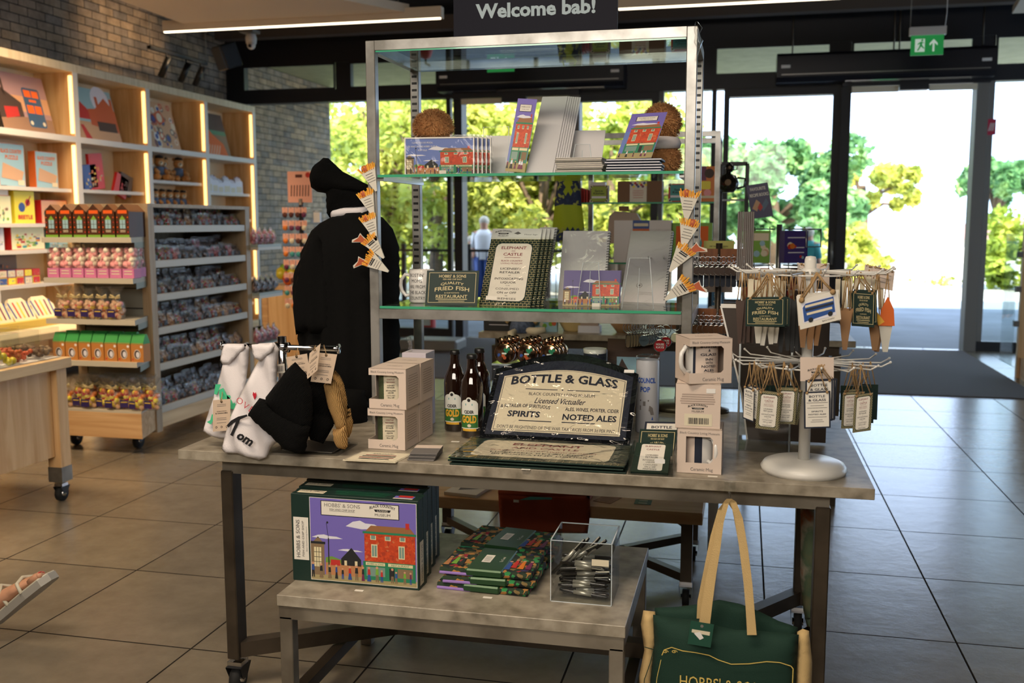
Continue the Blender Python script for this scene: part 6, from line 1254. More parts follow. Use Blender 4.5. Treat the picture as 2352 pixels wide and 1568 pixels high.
# cider bottles
def bottle(lab, px, back=0):
    p = PZ(px[0], px[1], TZ); t = thing('cider_bottle', lab, 'bottle', (p.x, p.y+.033, TZ+.0005), R(-4), 'brown cider bottles')
    m = MB(); m.lathe([(.001, 0), (.03, 0), (.0335, .004), (.034, .15), (.031, .168), (.022, .19), (.0155, .207), (.014, .235), (.0145, .24), (.001, .24)], 'brown_glass', 32); gb = m.build('glass_body', t)
    m = MB(); m.lathe([(.0158, .236), (.0162, .242), (.0145, .249), (.001, .25)], 'black_plastic', 22); m.build('cap', t)
    m = MB(); r_ = .0343; A = 1.0; c0 = -PI/2+.05
    m.lathe([(r_, .03), (r_, .105)], 'label_white', 20, a0=c0-A*.82, a1=c0+A*.82); m.lathe([(r_+.0003, .033), (r_+.0003, .072)], 'label_green', 20, a0=c0-A*.8, a1=c0+A*.8)
    for i in range(12): xs = [-.0275+.055*(i+j)/12 for j in (0, 1)]; m.add([wrap(r_, c0, 0)((x, z_, 0)) for x, z_ in ((xs[0], .1045), (xs[1], .1045), (xs[1], .105+.013*math.sqrt(max(0, 1-(xs[1]/.0276)**2))), (xs[0], .105+.013*math.sqrt(max(0, 1-(xs[0]/.0276)**2))))], [(0, 1, 2, 3)], 'label_white')
    m.lathe([(r_, .023), (r_, .031)], 'label_gold', 12, a0=c0-A*.65, a1=c0+A*.65); 
    w0 = wrap(r_+.0006, c0, 0); m.add([w0((.009*math.cos(q*PI/6), .116+.009*math.sin(q*PI/6), -.0004)) for q in range(12)], [tuple(range(12))], 'label_white'); m.add([w0((.005*math.cos(q*PI/5), .116+.005*math.sin(q*PI/5), 0)) for q in range(10)], [tuple(range(10))], 'ink')
    m.add([w0(q) for q in ((-.011, .1, 0), (.011, .1, 0), (.011, .106, 0), (-.011, .106, 0))], [(0, 1, 2, 3)], 'art_teal')
    m.text('CIDER', 0, .081, 'ink', w=.03, h=.009, bold=.03, wmap=wrap(r_+.0007, c0)); m.text('DRY PRESS', 0, .094, 'ink', w=.026, h=.0035, bold=.02, wmap=wrap(r_+.0007, c0)) if False else None
    m.text('GOLD', 0, .059, 'label_gold', w=.046, h=.02, bold=.05, wmap=wrap(r_+.0008, c0)); m.add([w0((.001+.006*math.cos(q*PI/4), .04+.005*math.sin(q*PI/4), .0004)) for q in range(8)], [tuple(range(8))], 'cream'); m.build('label_paper', gb)
bottle('front cider bottle of the three, its GOLD label fully in view', (1078, 1008)); bottle('rear left cider bottle of the three', (1039, 992)); bottle('rear right cider bottle, mostly hidden behind the front one', (1096, 986))
# big arched tray leaning on an easel
bl = PZ(1119, 1000, TZ+.035); bl.y -= .0
bl, br = PY(1128, 988, 2.735), PY(1423, 1003, 2.735); tl = PX(1159, 864, bl.x); M, w_, h = frame_of(bl, br, tl)
t = thing('metal_tray', 'large plastic-wrapped black tray reading BOTTLE & GLASS leaning at the centre of the table', 'tray', bl)
def arch(x0, x1, y0, y1, a, n=16): return [(x0, y0), (x1, y0)]+[(x1+(x0-x1)*i/n, y1+a*math.sin(PI*i/n)) for i in range(n+1)]
m = MB(M); bd = .032
m.prism(arch(-bd, w_+bd, -.028, h+.03, .075), -.006, -.001, 'tray_black'); m.poly(arch(-bd*.55, w_+bd*.55, -.014, h+.016, .058), 'navy', .0); m.poly(arch(0, w_, 0, h, .034), 'cream', .001)
m.poly(arch(.004, w_-.004, .004, h-.004, .034), 'navy', .0014); m.poly(arch(.0055, w_-.0055, .0055, h-.0055, .034), 'cream', .0018)
C('tray_black', (16, 18, 22), .15, coat=.8)
m.text('BOTTLE & GLASS', w_*.5, h*.92, 'navy', w=w_*.86, h=h*.15, z=.0024, bold=.022, arc=h*.07); m.text('BOTTLE & GLASS', w_*.5+.0012, h*.92-.0012, 'grey_text', w=w_*.86, h=h*.15, z=.0021, bold=.022, arc=h*.07)
for a, b2_ in ((.2, .46), (.54, .8)): m.rect(w_*a, h*.765, w_*b2_, h*.778, 'navy', .0022)
m.disc(w_*.5, h*.772, h*.012, 'navy', .0022, 8)
m.text('BLACK COUNTRY LIVING MUSEUM', w_*.5, h*.685, 'navy', w=w_*.53, h=h*.055, z=.0024, bold=.015); m.text('Licensed Victualler', w_*.5, h*.565, 'navy', w=w_*.4, h=h*.1, z=.0024, bold=.01, shear=.25)
m.text('& RETAILER OF SPIRITUOUS', w_*.23, h*.44, 'navy', w=w_*.4, h=h*.06, z=.0024, bold=.015, arc=h*.02); m.text('ALES, WINES, PORTER, CIDER', w_*.76, h*.43, 'navy', w=w_*.42, h=h*.06, z=.0024, bold=.015, arc=-h*.0)
m.text('SPIRITS', w_*.23, h*.31, 'navy', w=w_*.26, h=h*.1, z=.0024, bold=.03); m.text('NOTED ALES', w_*.75, h*.29, 'navy', w=w_*.42, h=h*.1, z=.0024, bold=.03)
for a, b2_ in ((.2, .46), (.54, .8)): m.rect(w_*a, h*.185, w_*b2_, h*.2, 'navy', .0022)
m.text("DON'T BE FRIGHTENED OF THE WAR TAX PRICES FROM 3d PER PINT", w_*.5, h*.075, 'navy', w=w_*.92, h=h*.055, z=.0024, bold=.015); tr = m.build('printed_tray', t)
m = MB(M); n = 14; vs = []; r = random.Random(6)
for j in range(n+1):
    for i in range(n+1):
        u, v = i/n, j/n; top = h+.034+.075*math.sin(PI*u); vs.append((-bd-.006+(w_+2*bd+.012)*u, -.034+(top+.04)*v, .006+r.uniform(0, .0025)))
m.add(vs, [(j*(n+1)+i, j*(n+1)+i+1, (j+1)*(n+1)+i+1, (j+1)*(n+1)+i) for j in range(n) for i in range(n)], 'film_tray', True); m.build('plastic_wrap', t)
m = MB(M); m.rect(w_*.97, h*1.12, w_*1.05, h*1.18, 'white', .008); m.build('price_sticker', tr)
t = thing('display_easel', 'clear acrylic easel behind the large wrapped tray', 'easel', (bl.x+.17, bl.y+.05, TZ)); m = MB(); m.box(-.06, .06, 0, .12, 0, .004, 'acrylic'); m.add([(-.05, .0, 0), (.05, .0, 0), (.03, .15, .12), (-.03, .15, .12)], [(0, 1, 2, 3)], 'acrylic'); m.build('panel', t)
# flat boards below it
a, b_ = PZ(1030, 1056, TZ+.012), PZ(1432, 1083, TZ+.012)
def flat(lab, z, dx, dy, rz, art=False):
    t = thing('pub_board', lab, 'board', (a.x+dx, a.y+dy, z), rz, 'flat wrapped boards under the tray'); w_ = b_.x-a.x; d = .24; m = MB(); m.box(0, w_, 0, d, 0, .004, 'green_dark', bev=.001)
    F_ = T3(0, 0, .0042)
    if art:
        for k in range(26): m.rect(w_*(k/26), 0, w_*(k/26)+.001, .022, 'gold_text', .0003, F_)
        for k in (.006, .014, .022): m.rect(0, k, w_, k+.001, 'gold_text', .0004, F_)
        for s_ in (0, 1):
            for k in range(16): m.rect(w_*(.93*s_)+.004, d*k/16, w_*(.93*s_)+.03, d*k/16+.001, 'gold_text', .0003, F_)
        arcborder(m, w_*.1, d*.13, w_*.9, d*.92, 'cream', .0008, F_, .02); m.text('ELEPHANT', w_*.5, d*.75, 'red_text', w=w_*.42, h=.026, z=.0014, bold=.02, T=F_); m.text('AND CASTLE', w_*.5, d*.58, 'red_text', w=w_*.4, h=.02, z=.0014, bold=.02, T=F_)
        m.text('BLACK COUNTRY LIVING MUSEUM', w_*.5, d*.44, 'red_text', w=w_*.62, h=.012, z=.0014, bold=.02, T=F_); m.text('LICENSED RETAILER OF', w_*.5, d*.34, 'ink', w=w_*.6, h=.011, z=.0014, bold=.02, T=F_); m.text('INTOXICATING LIQUOR', w_*.5, d*.25, 'ink', w=w_*.56, h=.011, z=.0014, bold=.02, T=F_)
    m.build('board', t); m = MB(); m.rbox(-.004, -.004, w_+.004, d+.004, .01, 'film', .0055+.0012); m.build('plastic_wrap', t)
flat('flat wrapped board, lowest of the pile under the tray', TZ+.0005, .004, -.004, .008); flat('flat wrapped board, middle of the pile under the tray', TZ+.0085, -.003, .002, -.006); flat('flat wrapped ELEPHANT AND CASTLE board on top of the pile under the tray', TZ+.0165, 0, 0, 0, True)
# loose sheet and the little pile of magnets
bl, br, tl = PZ(787, 1056, TZ+.002), PZ(908, 1062, TZ+.002), PZ(832, 1036, TZ+.002); M, w_, h = frame_of(bl, br, tl)
t = thing('card_sign', 'cream printed card lying flat in front of the left mug boxes', 'card', bl); m = MB(M); s_ = 1 if M[2][2] > 0 else -1
m.prism([(0, 0), (w_, 0), (w_, h), (0, h)], min(0, -.002*s_), max(0, -.002*s_), 'cream'); k = .0004*s_; m.frame2(.003, .003, w_-.003, h-.003, .001, 'ink', k); m.text('BLACK COUNTRY', w_/2, h*.8, 'ink', w=w_*.4, h=h*.1, z=2*k)
for q, c_ in ((.62, 'red_text'), (.5, 'ink'), (.36, 'red_text'), (.22, 'ink')): lines(m, w_*.15, w_*.85, [h*q], I4, c_, h*.05, 2*k, int(q*100))
m.build('card', t)
a, b_ = PZ(935, 1054, TZ+.004), PZ(992, 1060, TZ+.004)
for k in range(5):
    t = thing('magnet_card', 'small carded magnet in the pile beside the flat boards', 'magnet', (a.x+.002*k, a.y+.003*(k % 2), TZ+.0005+.0042*k), R(4+k), 'pile of carded magnets'); m = MB(); w_ = b_.x-a.x; m.box(0, w_, 0, .1, 0, .0035, 'grey_text', bev=.0006); m.rect(0, .062, w_, .1, 'card_pink', .0037); m.build('card', t)
# acrylic tray of coasters
def coaster(name, lab, BL, BR, TL, art, th=.01, mat='green_dark'): return leaner(name, lab, 'coaster box', BL, BR, TL, art, z=TZ+.006, th=th, mat=mat)
coaster('coaster_box', 'front box of coasters with a cream pub sign in an acrylic tray', (1448, 1082), (1534, 1086), (1462, 1016), lambda m, w_, h: (m.rect(0, 0, w_, h, 'green_dark', .0003), [m.rect(0, h*k/20, w_, h*k/20+.0007, 'brick_line', .0005) for k in range(20)], arcborder(m, w_*.17, h*.05, w_*.83, h*.95, 'paper', .0009, I4, .006), [m.text(tx, w_/2, h*y, c, w=w_*ww, h=h*.05, z=.0013, bold=.01) for tx, y, ww, c in (('ELEPHANT', .87, .44, 'red_text'), ('CASTLE', .76, .36, 'red_text'), ('LICENSED', .56, .34, 'ink'), ('RETAILER', .49, .34, 'ink'), ('INTOXICATING', .39, .46, 'ink'), ('LIQUOR', .32, .26, 'ink'), ('CONSUMED', .23, .38, 'ink'), ('ON or OFF', .16, .3, 'ink'), ('PREMISES', .09, .36, 'ink'))]))
m = MB(); 
def hobc(m, w_, h): hobbscard(m, w_, h*1.15, T3(0, -h*.15, 0))
leaner('coaster_box', 'dark green coaster box reading QUALITY behind the front coaster box', 'coaster box', (1460, 1075), (1548, 1078), (1470, 985), lambda m, w_, h: hobbscard(m, w_, h, I4), Y=2.64, th=.02, mat='green_dark')
leaner('coaster_box', 'navy coaster box reading BOTTLE, rearmost in the acrylic tray', 'coaster box', (1470, 1068), (1552, 1070), (1482, 968), lambda m, w_, h: bottleglass(m, w_, h, I4), Y=2.7, th=.02, mat='navy')
p = PZ(1443, 1090, TZ); t = thing('acrylic_tray', 'clear acrylic tray holding the coaster boxes', 'holder', (p.x, p.y, TZ)); m = MB(); m.box(0, .112, 0, .14, 0, .004, 'acrylic'); m.box(0, .112, 0, .003, .004, .05, 'acrylic'); m.box(0, .003, .003, .14, .004, .06, 'acrylic'); m.box(.109, .112, .003, .14, .004, .06, 'acrylic'); m.build('acrylic_walls', t)
m = MB(); m.rbox(.066, .034, .092, .046, .003, 'white', .002, UP); m.build('price_sticker', t)
# tumbler
p = PY(1486, 975, 2.98); t = thing('tumbler', 'tall white tumbler printed COUNCIL POP with a tap, behind the wrapped tray', 'tumbler', (p.x, 2.98, TZ))
zt = PY(1486, 822, 2.98).z-TZ; m = MB(); m.lathe([(.001, 0), (.033, 0), (.035, .005), (.035, zt-.012), (.033, zt-.004)], 'grey_body', 32)
C('grey_body', (176, 178, 184), .35); C('pop_blue', (40, 80, 160), .5)
wr = wrap(.0352, -PI/2); m.text('COUNCIL', 0, zt*.72, 'pop_blue', w=.058, h=.015, bold=.04, wmap=wr); m.text('POP', -.004, zt*.6, 'pop_blue', w=.03, h=.015, bold=.04, wmap=wr)
def wp(pts, c, z=.0006): m.add([wr((x, y, z)) for x, y in pts], [tuple(range(len(pts)))], c)
wp([(-.02, zt*.38), (.012, zt*.38), (.02, zt*.35), (.024, zt*.26), (.014, zt*.26), (.01, zt*.31), (-.02, zt*.32)], 'grey_text'); wp([(-.01, zt*.38), (-.002, zt*.38), (-.002, zt*.44), (-.01, zt*.44)], 'grey_text'); wp([(-.02, zt*.44), (.008, zt*.44), (.008, zt*.46), (-.02, zt*.46)], 'grey_text'); wp([(.016, zt*.19), (.022, zt*.19), (.019, zt*.24)], 'pop_blue'); m.build('body', t)
m = MB(); m.lathe([(.0335, zt-.006), (.036, zt-.004), (.036, zt+.006), (.028, zt+.01), (.001, zt+.008)], 'acrylic', 24); m.build('lid', t)
# copper tins on an acrylic riser
zb = PY(1190, 833, 3.12).z
t = thing('riser', 'clear acrylic riser carrying the round copper tins', 'riser', (PY(1220, 833, 3.12).x, 3.12, TZ)); m = MB(); w_ = .125; hh = zb-TZ
m.box(-w_, w_, -.03, .12, hh-.004, hh, 'acrylic'); m.box(-w_, -w_+.004, -.03, .12, 0, hh-.004, 'acrylic'); m.box(w_-.004, w_, -.03, .12, 0, hh-.004, 'acrylic'); m.box(-w_, w_, -.032, -.03, hh-.006, hh, 'acr_edge'); m.build('acrylic_walls', t)
C('copper', (190, 150, 120), .14, 1); C('copper_art', (120, 84, 60), .3, .7)
tin = None; labs = 'round copper-coloured tin topped with small discs on the acrylic riser'
for cidx, px in enumerate((1164, 1215, 1266)):
    for k in range(3):
        loc = (PY(px, 833, 3.12).x+.006*k, 3.1+.034*k, zb)
        if tin is None:
            tin = thing('copper_tin', labs, 'tin', loc, R(-8), 'copper tins on the riser'); m = MB(); M = UP @ T3(0, .034, 0); T_ = M
            m.lathe([(.001, .014), (.03, .014), (.034, .011), (.034, -.011), (.03, -.014), (.001, -.014)], 'copper', 28, T=T_); r = random.Random(2)
            for q in range(9): m.disc(r.uniform(-.02, .02), r.uniform(-.02, .02), .006, r.choice(['copper_art', 'art_blue', 'art_green', 'photo_brick']), .0145+.0001*q, 8, T_)
            m.rect(-.006, -.002, .01, .003, 'white', .016, T_); m.build('case', tin)
            m = MB()
            for q in ((-.013, .074, .006), (0, .071, -.004), (.012, .076, .004)): m.lathe([(.001, .003), (.0115, .003), (.0125, 0), (.0115, -.003), (.001, -.003)], 'copper', 16, T=UP @ T3(q[0], q[1], q[2]))
            m.build('disc_cluster', tin)
        else: dup(tin, loc, R(-8))
# navy cup and the little framed picture
p = PY(1366, 880, 3.2); t = thing('navy_cup', 'navy cup with a white rim behind the wrapped tray', 'cup', (p.x, 3.2, TZ)); zt = PY(1366, 800, 3.2).z-TZ; m = MB(); m.lathe([(.001, 0), (.036, 0), (.038, zt-.014)], 'navy', 28); m.lathe([(.038, zt-.014), (.0385, zt), (.036, zt), (.034, .01)], 'ceramic', 28); m.build('body', t)
a = PY(1394, 870, 3.26); w_ = PY(1514, 870, 3.26).x-a.x; h = PY(1400, 778, 3.26).z-TZ
t = thing('framed_picture', 'dark reclaimed wood frame with a barn picture behind the tumbler', 'picture frame', (a.x, 3.26, TZ), rx=R(-3)); m = MB(); m.box(0, w_, 0, .02, 0, h, 'dark_wood'); m.build('frame', t); wood('dark_wood', (52, 34, 22), (96, 62, 38), 'X')
m = MB(); m.rect(w_*.18, h*.34, w_*.8, h*.76, 'box_blue', .001, UP); m.poly([(w_*.22, h*.36), (w_*.5, h*.36), (w_*.44, h*.55), (w_*.28, h*.74), (w_*.2, h*.6)], 'photo_dark', .0015, UP); m.poly([(w_*.3, h*.6), (w_*.5, h*.5), (w_*.5, h*.36), (w_*.3, h*.36)], 'grey_text', .002, UP); m.build('print', t)
# ================================================================== WHITE SPINNER OF HANGING SIGNS
SC = Vector((.164, 2.585, TZ)); z1 = PY(1860, 624, 2.585).z-TZ; z2 = PY(1850, 830, 2.585).z-TZ
t = thing('sign_spinner', 'white metal spinner with two tiers of hooks standing at the right end of the table', 'spinner stand', SC)
m = MB(); m.lathe([(.001, 0), (.104, 0), (.108, .012), (.1, .024), (.085, .03), (.001, .032)], 'white_metal', 48); m.build('base', t)
m = MB(); m.tube([(0, 0, .03), (0, 0, z1+.03)], .0145, 'white_metal', 20); m.lathe([(.0145, z1+.03), (.012, z1+.038), (.001, z1+.04)], 'white_metal', 16); m.build('pole', t)
for z, nm in ((z1, 'upper_hook_ring'), (z2, 'lower_hook_ring')):
    m = MB(); m.tube([(.13*math.cos(a), .13*math.sin(a), z-.004) for a in [2*PI*k/28 for k in range(28)]], .0022, 'white_metal', 6, closed=True); m.lathe([(.015, z-.02), (.022, z-.015), (.022, z+.005), (.015, z+.01)], 'white_metal', 16)
    for k in range(16):
        a = 2*PI*k/16+.1; d = Vector((math.cos(a), math.sin(a), 0)); m.tube([d*.02+Vector((0, 0, z)), d*.18+Vector((0, 0, z)), d*.2+Vector((0, 0, z+.012))], .0021, 'white_metal', 6); m.ball(d*.2+Vector((0, 0, z+.012)), .0035, 'white_metal', 6)
    m.build(nm, t)
def twine(t, M, w_, h, hook, k=.0014, tag=None):
    m = MB(); l, r_ = M @ Vector((w_*.12, h*.97, .001)), M @ Vector((w_*.88, h*.97, .001)); top = hook-t.location
    m.tube([l, l.lerp(top, .5)+Vector((.002, -.003, 0)), top], k, 'twine', 6); m.tube([r_, r_.lerp(top, .5)+Vector((-.002, .002, 0)), top], k, 'twine', 6); m.ball(l, k*2.4, 'twine', 6); m.ball(r_, k*2.4, 'twine', 6); m.build('twine_loop', t)
def hsign(name, lab, BL, BR, TL, Y, art, hook, mat, n=0, step=(.002, .007), group=None, th=.003, labs=None, rot=.03, k=.0014):
    t, M, w_, h = cardpx(name, lab, 'hanging sign', BL, BR, TL, th, mat, art, Y=Y, vert=1, group=group); twine(t, M, w_, h, PY(*hook, Y), k); ks = kids(t); r = random.Random(len(lab))
    for q in range(1, n+1): dup(t, t.location+Vector((step[0]*q+r.uniform(-.003, .003), step[1]*q, r.uniform(-.003, .003))), 0, labs or lab, ch=ks, rx=0, ry=r.uniform(-rot, rot))
    return t
def busart(m, w_, h):
    m.rect(w_*.1, h*.18, w_*.9, h*.85, 'cloudw', .0004); m.poly([(w_*.12, h*.22), (w_*.88, h*.3), (w_*.88, h*.82), (w_*.2, h*.82), (w_*.12, h*.7)], 'bus_paint', .0008); m.rect(w_*.18, h*.68, w_*.86, h*.76, 'cream', .0012); m.rect(w_*.2, h*.42, w_*.82, h*.5, 'cream', .0012); m.disc(w_*.28, h*.24, w_*.06, 'ink', .0014, 12); m.disc(w_*.76, h*.28, w_*.06, 'ink', .0014, 12); m.rect(w_*.18, h*.56, w_*.86, h*.64, 'navy', .0012)
    m.text('BLACK COUNTRY', w_*.7, h*.1, 'ink', w=w_*.3, h=h*.05, z=.0008)
C('bus_paint', (40, 80, 150), .4)
g = 'green fried fish signs on the upper tier'
hsign('hanging_sign', 'front green QUALITY FRIED FISH sign on the upper tier of the spinner, left', (1712, 749), (1802, 750), (1713, 683), 2.42, lambda m, w_, h: hobbscard(m, w_, h, I4), (1762, 628), 'green_dark', 3, (.003, .006), g, labs='green sign hanging behind the front QUALITY FRIED FISH one')
hsign('hanging_sign', 'white sign with a blue double decker bus, front centre of the upper tier', (1838, 757), (1932, 733), (1830, 690), 2.38, busart, (1878, 628), 'paper', 0, rot=.1, k=.0028)
hsign('hanging_sign', 'white bus sign hanging just behind the front bus sign', (1834, 748), (1930, 737), (1829, 680), 2.40, busart, (1874, 628), 'paper', 1, (.002, .008), 'bus signs behind the front one', rot=.08)
hsign('hanging_sign', 'dark green fried fish sign on the right of the upper tier', (1956, 748), (2008, 752), (1958, 668), 2.5, lambda m, w_, h: hobbscard(m, w_, h, I4), (1975, 628), 'green_dark', 2, (.004, .006), 'dark green signs, right of the upper tier', rot=.1)
hsign('hanging_sign', 'pale sign hanging high at the right end of the upper tier', (2000, 655), (2050, 668), (2005, 610), 2.62, lambda m, w_, h: lines(m, w_*.1, w_*.9, [h*.3, h*.5, h*.7], I4), (2040, 622), 'card_pink', 2, (-.008, .01), 'pale cards, right of the upper tier')
hsign('hanging_sign', 'pale card sign standing high behind the spinner pole', (1832, 668), (1905, 670), (1832, 604), 2.78, lambda m, w_, h: (lines(m, w_*.1, w_*.9, [h*.6, h*.7, h*.8], I4), m.rect(w_*.15, h*.1, w_*.4, h*.4, 'ink', .0005), m.rect(w_*.6, h*.1, w_*.8, h*.4, 'ink', .0005)), (1868, 622), 'card_pink')
# long narrow cones and tags hanging on the upper tier
def dangle(lab, px, Y, L_, w_, mat, group, n=1, step=(.008, .004), rot=.05, top=624, shape='cone', fish=0):
    p = PY(px[0], px[1], Y); b = Vector((p.x, Y, p.z)); t = thing('hanging_tag', lab, 'hanging tag', b, group=group); m = MB()
    m.prism([(-w_/2, 0), (w_/2, 0), (w_*.22, -L_), (-w_*.12, -L_)] if shape == 'cone' else [(-w_/2, 0), (w_/2, 0), (w_/2, -L_), (-w_/2, -L_)], 0, .004, mat, UP); m.build('board', t)
    hz = PY(px[0], top, Y).z-b.z; m = MB(); m.tube([(-w_*.3, -.004, 0), (0, -.002, hz)], .0014, 'twine', 5); m.tube([(w_*.3, -.004, 0), (0, -.002, hz)], .0014, 'twine', 5); m.build('twine_loop', t)
    if fish: m = MB(); m.prism([(-w_*.5, -.01), (w_*.6, -.01), (w_*.5, .03), (.002, .062), (-w_*.35, .03)], .004, .008, 'fox', UP); m.poly([(-w_*.9, .035), (-w_*.5, -.01), (-w_*.1, .0)], 'fry2', .009, UP); m.build('fish', t)
    ks = kids(t); r = random.Random(int(px[0]))
    for q in range(1, n): dup(t, b+Vector((step[0]*q, step[1]*q, r.uniform(-.006, .006))), 0, ch=ks, rx=0, ry=r.uniform(-rot, rot))
dangle('newspaper cone tag hanging below the green signs', (1742, 700), 2.5, .095, .03, 'news', 'newspaper cone tags, left', 4, (.014, .004))
dangle('dark tag hanging at the left edge of the upper tier', (1700, 690), 2.56, .11, .022, 'photo_dark', 'dark tags at the left edge', 5, (.008, .008))
dangle('kraft backed tag hanging between the bus and green signs', (1845, 705), 2.52, .1, .03, 'kraft', 'kraft tags behind the bus signs', 3, (.018, .006))
dangle('dark grey tag hanging behind the bus signs', (1795, 690), 2.54, .13, .024, 'art_black', 'dark tags behind the bus signs', 5, (.012, .004))
dangle('kraft diamond shaped tag hanging right of the bus signs', (1942, 712), 2.46, .095, .03, 'kraft', 'kraft tags right of the bus signs', 2, (.004, .01))
dangle('orange fish tag in a newspaper cone, right edge of the upper tier', (2034, 738), 2.55, .075, .034, 'news', 'orange fish tags', 1, (-.012, .012), fish=1)
dangle('kraft backed cone tag hanging beside the orange fish tag', (2010, 735), 2.56, .075, .034, 'kraft', 'kraft cones by the orange fish', 2, (.006, .012))
dangle('pale ribbon tag hanging high on the upper tier, left', (1725, 640), 2.56, .06, .014, 'cream', 'pale ribbons on the upper tier, left', 6, (.016, .006), shape='b')
dangle('pale ribbon tag hanging high on the upper tier, right', (1925, 640), 2.6, .075, .012, 'cream', 'pale ribbons on the upper tier, right', 8, (.015, .004), shape='b')
# lower tier
EL = lambda m, w_, h: elephant(m, w_, h, I4, 0) if w_ < .03 else elephant(m, w_, h, I4, 1)
BG = lambda m, w_, h: bottleglass(m, w_, h, I4)
hsign('hanging_sign', 'small cream ELEPHANT AND CASTLE sign at the front left of the lower tier', (1735, 982), (1787, 988), (1742, 898), 2.42, EL, (1768, 832), 'green_dark', 1, (.006, .012), 'elephant signs front left of the lower tier', labs='small cream sign right behind the front left pub sign')
hsign('hanging_sign', 'small ELEPHANT AND CASTLE sign hanging behind the front left one', (1780, 972), (1826, 974), (1786, 892), 2.47, EL, (1800, 832), 'green_dark', 2, (.003, .012), 'elephant signs, second hook', rot=.06)
hsign('hanging_sign', 'narrow turned BOTTLE & GLASS sign at the left edge of the lower tier', (1706, 960), (1731, 970), (1708, 885), 2.5, BG, (1722, 832), 'navy', 3, (.008, .01), 'bottle signs at the left edge of the lower tier')
hsign('hanging_sign', 'front BOTTLE & GLASS sign at the centre of the lower tier', (1847, 984), (1908, 982), (1846, 900), 2.38, BG, (1880, 838), 'navy', 0)
hsign('hanging_sign', 'BOTTLE & GLASS sign directly behind the front centre one', (1849, 968), (1912, 966), (1850, 873), 2.395, BG, (1882, 838), 'navy', 3, (.003, .008), 'bottle signs behind the centre one', rot=.05)
hsign('hanging_sign', 'front ELEPHANT AND CASTLE sign at the right of the lower tier', (1958, 994), (2000, 988), (1963, 908), 2.45, EL, (1978, 838), 'navy', 0)
hsign('hanging_sign', 'pub sign left of the front right one, lower tier', (1932, 984), (1968, 982), (1936, 902), 2.49, EL, (1958, 838), 'navy', 3, (.004, .01), 'elephant signs at the right of the lower tier', rot=.05)
cardpx('header_card', 'square card with a museum emblem at the front centre of the lower tier', 'card', (1838, 875), (1915, 876), (1838, 820), .001, 'card_pink', lambda m, w_, h: bclm(m, w_*.5, h*.36, w_*.55, I4), Y=2.41, vert=1)
for q, (px, yy) in enumerate(((1735, 2.6), (1760, 2.64), (1800, 2.68), (1950, 2.62), (1980, 2.58))):
    dangle('small dark sign hanging at the back of the lower tier', (px, 885), yy, .09, .04, 'green_dark', 'dark signs at the back of the lower tier', 3, (.01, .008), top=832, shape='b')
# acrylic magazine case behind the spinner
a, b_ = PY(1694, 1040, 2.78), PY(1812, 1045, 2.78); w_ = b_.x-a.x; hh = PY(1694, 625, 2.78).z-TZ
t = thing('magazine_case', 'tall clear acrylic case behind the sign spinner', 'holder', (a.x, 2.78, TZ)); m = MB()
for bx in ((0, w_, 0, .003, 0, hh), (0, .003, .003, .2, 0, hh), (w_-.003, w_, .003, .2, 0, hh), (0, w_, .2, .203, 0, hh), (0, w_, 0, .2, 0, .004)): m.box(*bx, 'acrylic')
m.build('acrylic_walls', t); m = MB(); m.tube([(0, 0, 0), (0, 0, hh)], .003, 'acr_edge', 5); m.tube([(w_, 0, 0), (w_, 0, hh*.6)], .003, 'acr_edge', 5); m.build('acrylic_edge', t)
C('board_brown', (62, 52, 46), .6)
a2, c2 = PY(1657, 700, 3.0), PY(1703, 895, 3.0); t = thing('leaning_board', 'dark brown board with a white rim leaning inside the acrylic case', 'board', (c2.x, 2.92, TZ+.004)); q = a2.x-c2.x
m = MB(); hb = a2.z-TZ; m.prism([(.02, 0), (.24, 0), (.24, hb), (q, hb), (.0, hb*.35)], -.004, 0, 'board_brown', UP); m.line(q, hb, .0, hb*.35, .005, 'white', .001, UP); m.line(0, hb*.35, .02, 0, .005, 'white', .001, UP); m.rect(q, hb-.006, .06, hb+.006, 'white', .002, UP); m.build('panel', t)
t = None
for k in range(9):
    p = PY(1692+4.2*k, 612, 2.98); th_ = PY(1692, 487, 2.98).z
    if t is None:
        t = thing('calendar', 'wrapped calendar standing edge-on above the sign spinner, left', 'calendar', (p.x, 2.9, PY(1692, 640, 2.98).z), group='edge-on calendars'); m = MB(); m.box(0, .0035, 0, .22, 0, th_-PY(1692, 640, 2.98).z, 'grey_text'); m.box(.0035, .0045, 0, .22, 0, th_-PY(1692, 640, 2.98).z+.002, 'photo_dark'); m.build('pages', t)
    else: dup(t, (t.location.x+.0052*k, 2.9+.002*(k % 2), t.location.z))
m = MB(); m.box(0, .055, 0, .23, -.004, 0, 'acrylic'); m.box(.0, .055, .03, .034, -.004-(t.location.z-TZ)+.0, -.004, 'acrylic'); one('calendar_shelf', m, 'clear acrylic stand under the edge-on calendars', 'holder', (t.location.x-.002, 2.895, t.location.z))
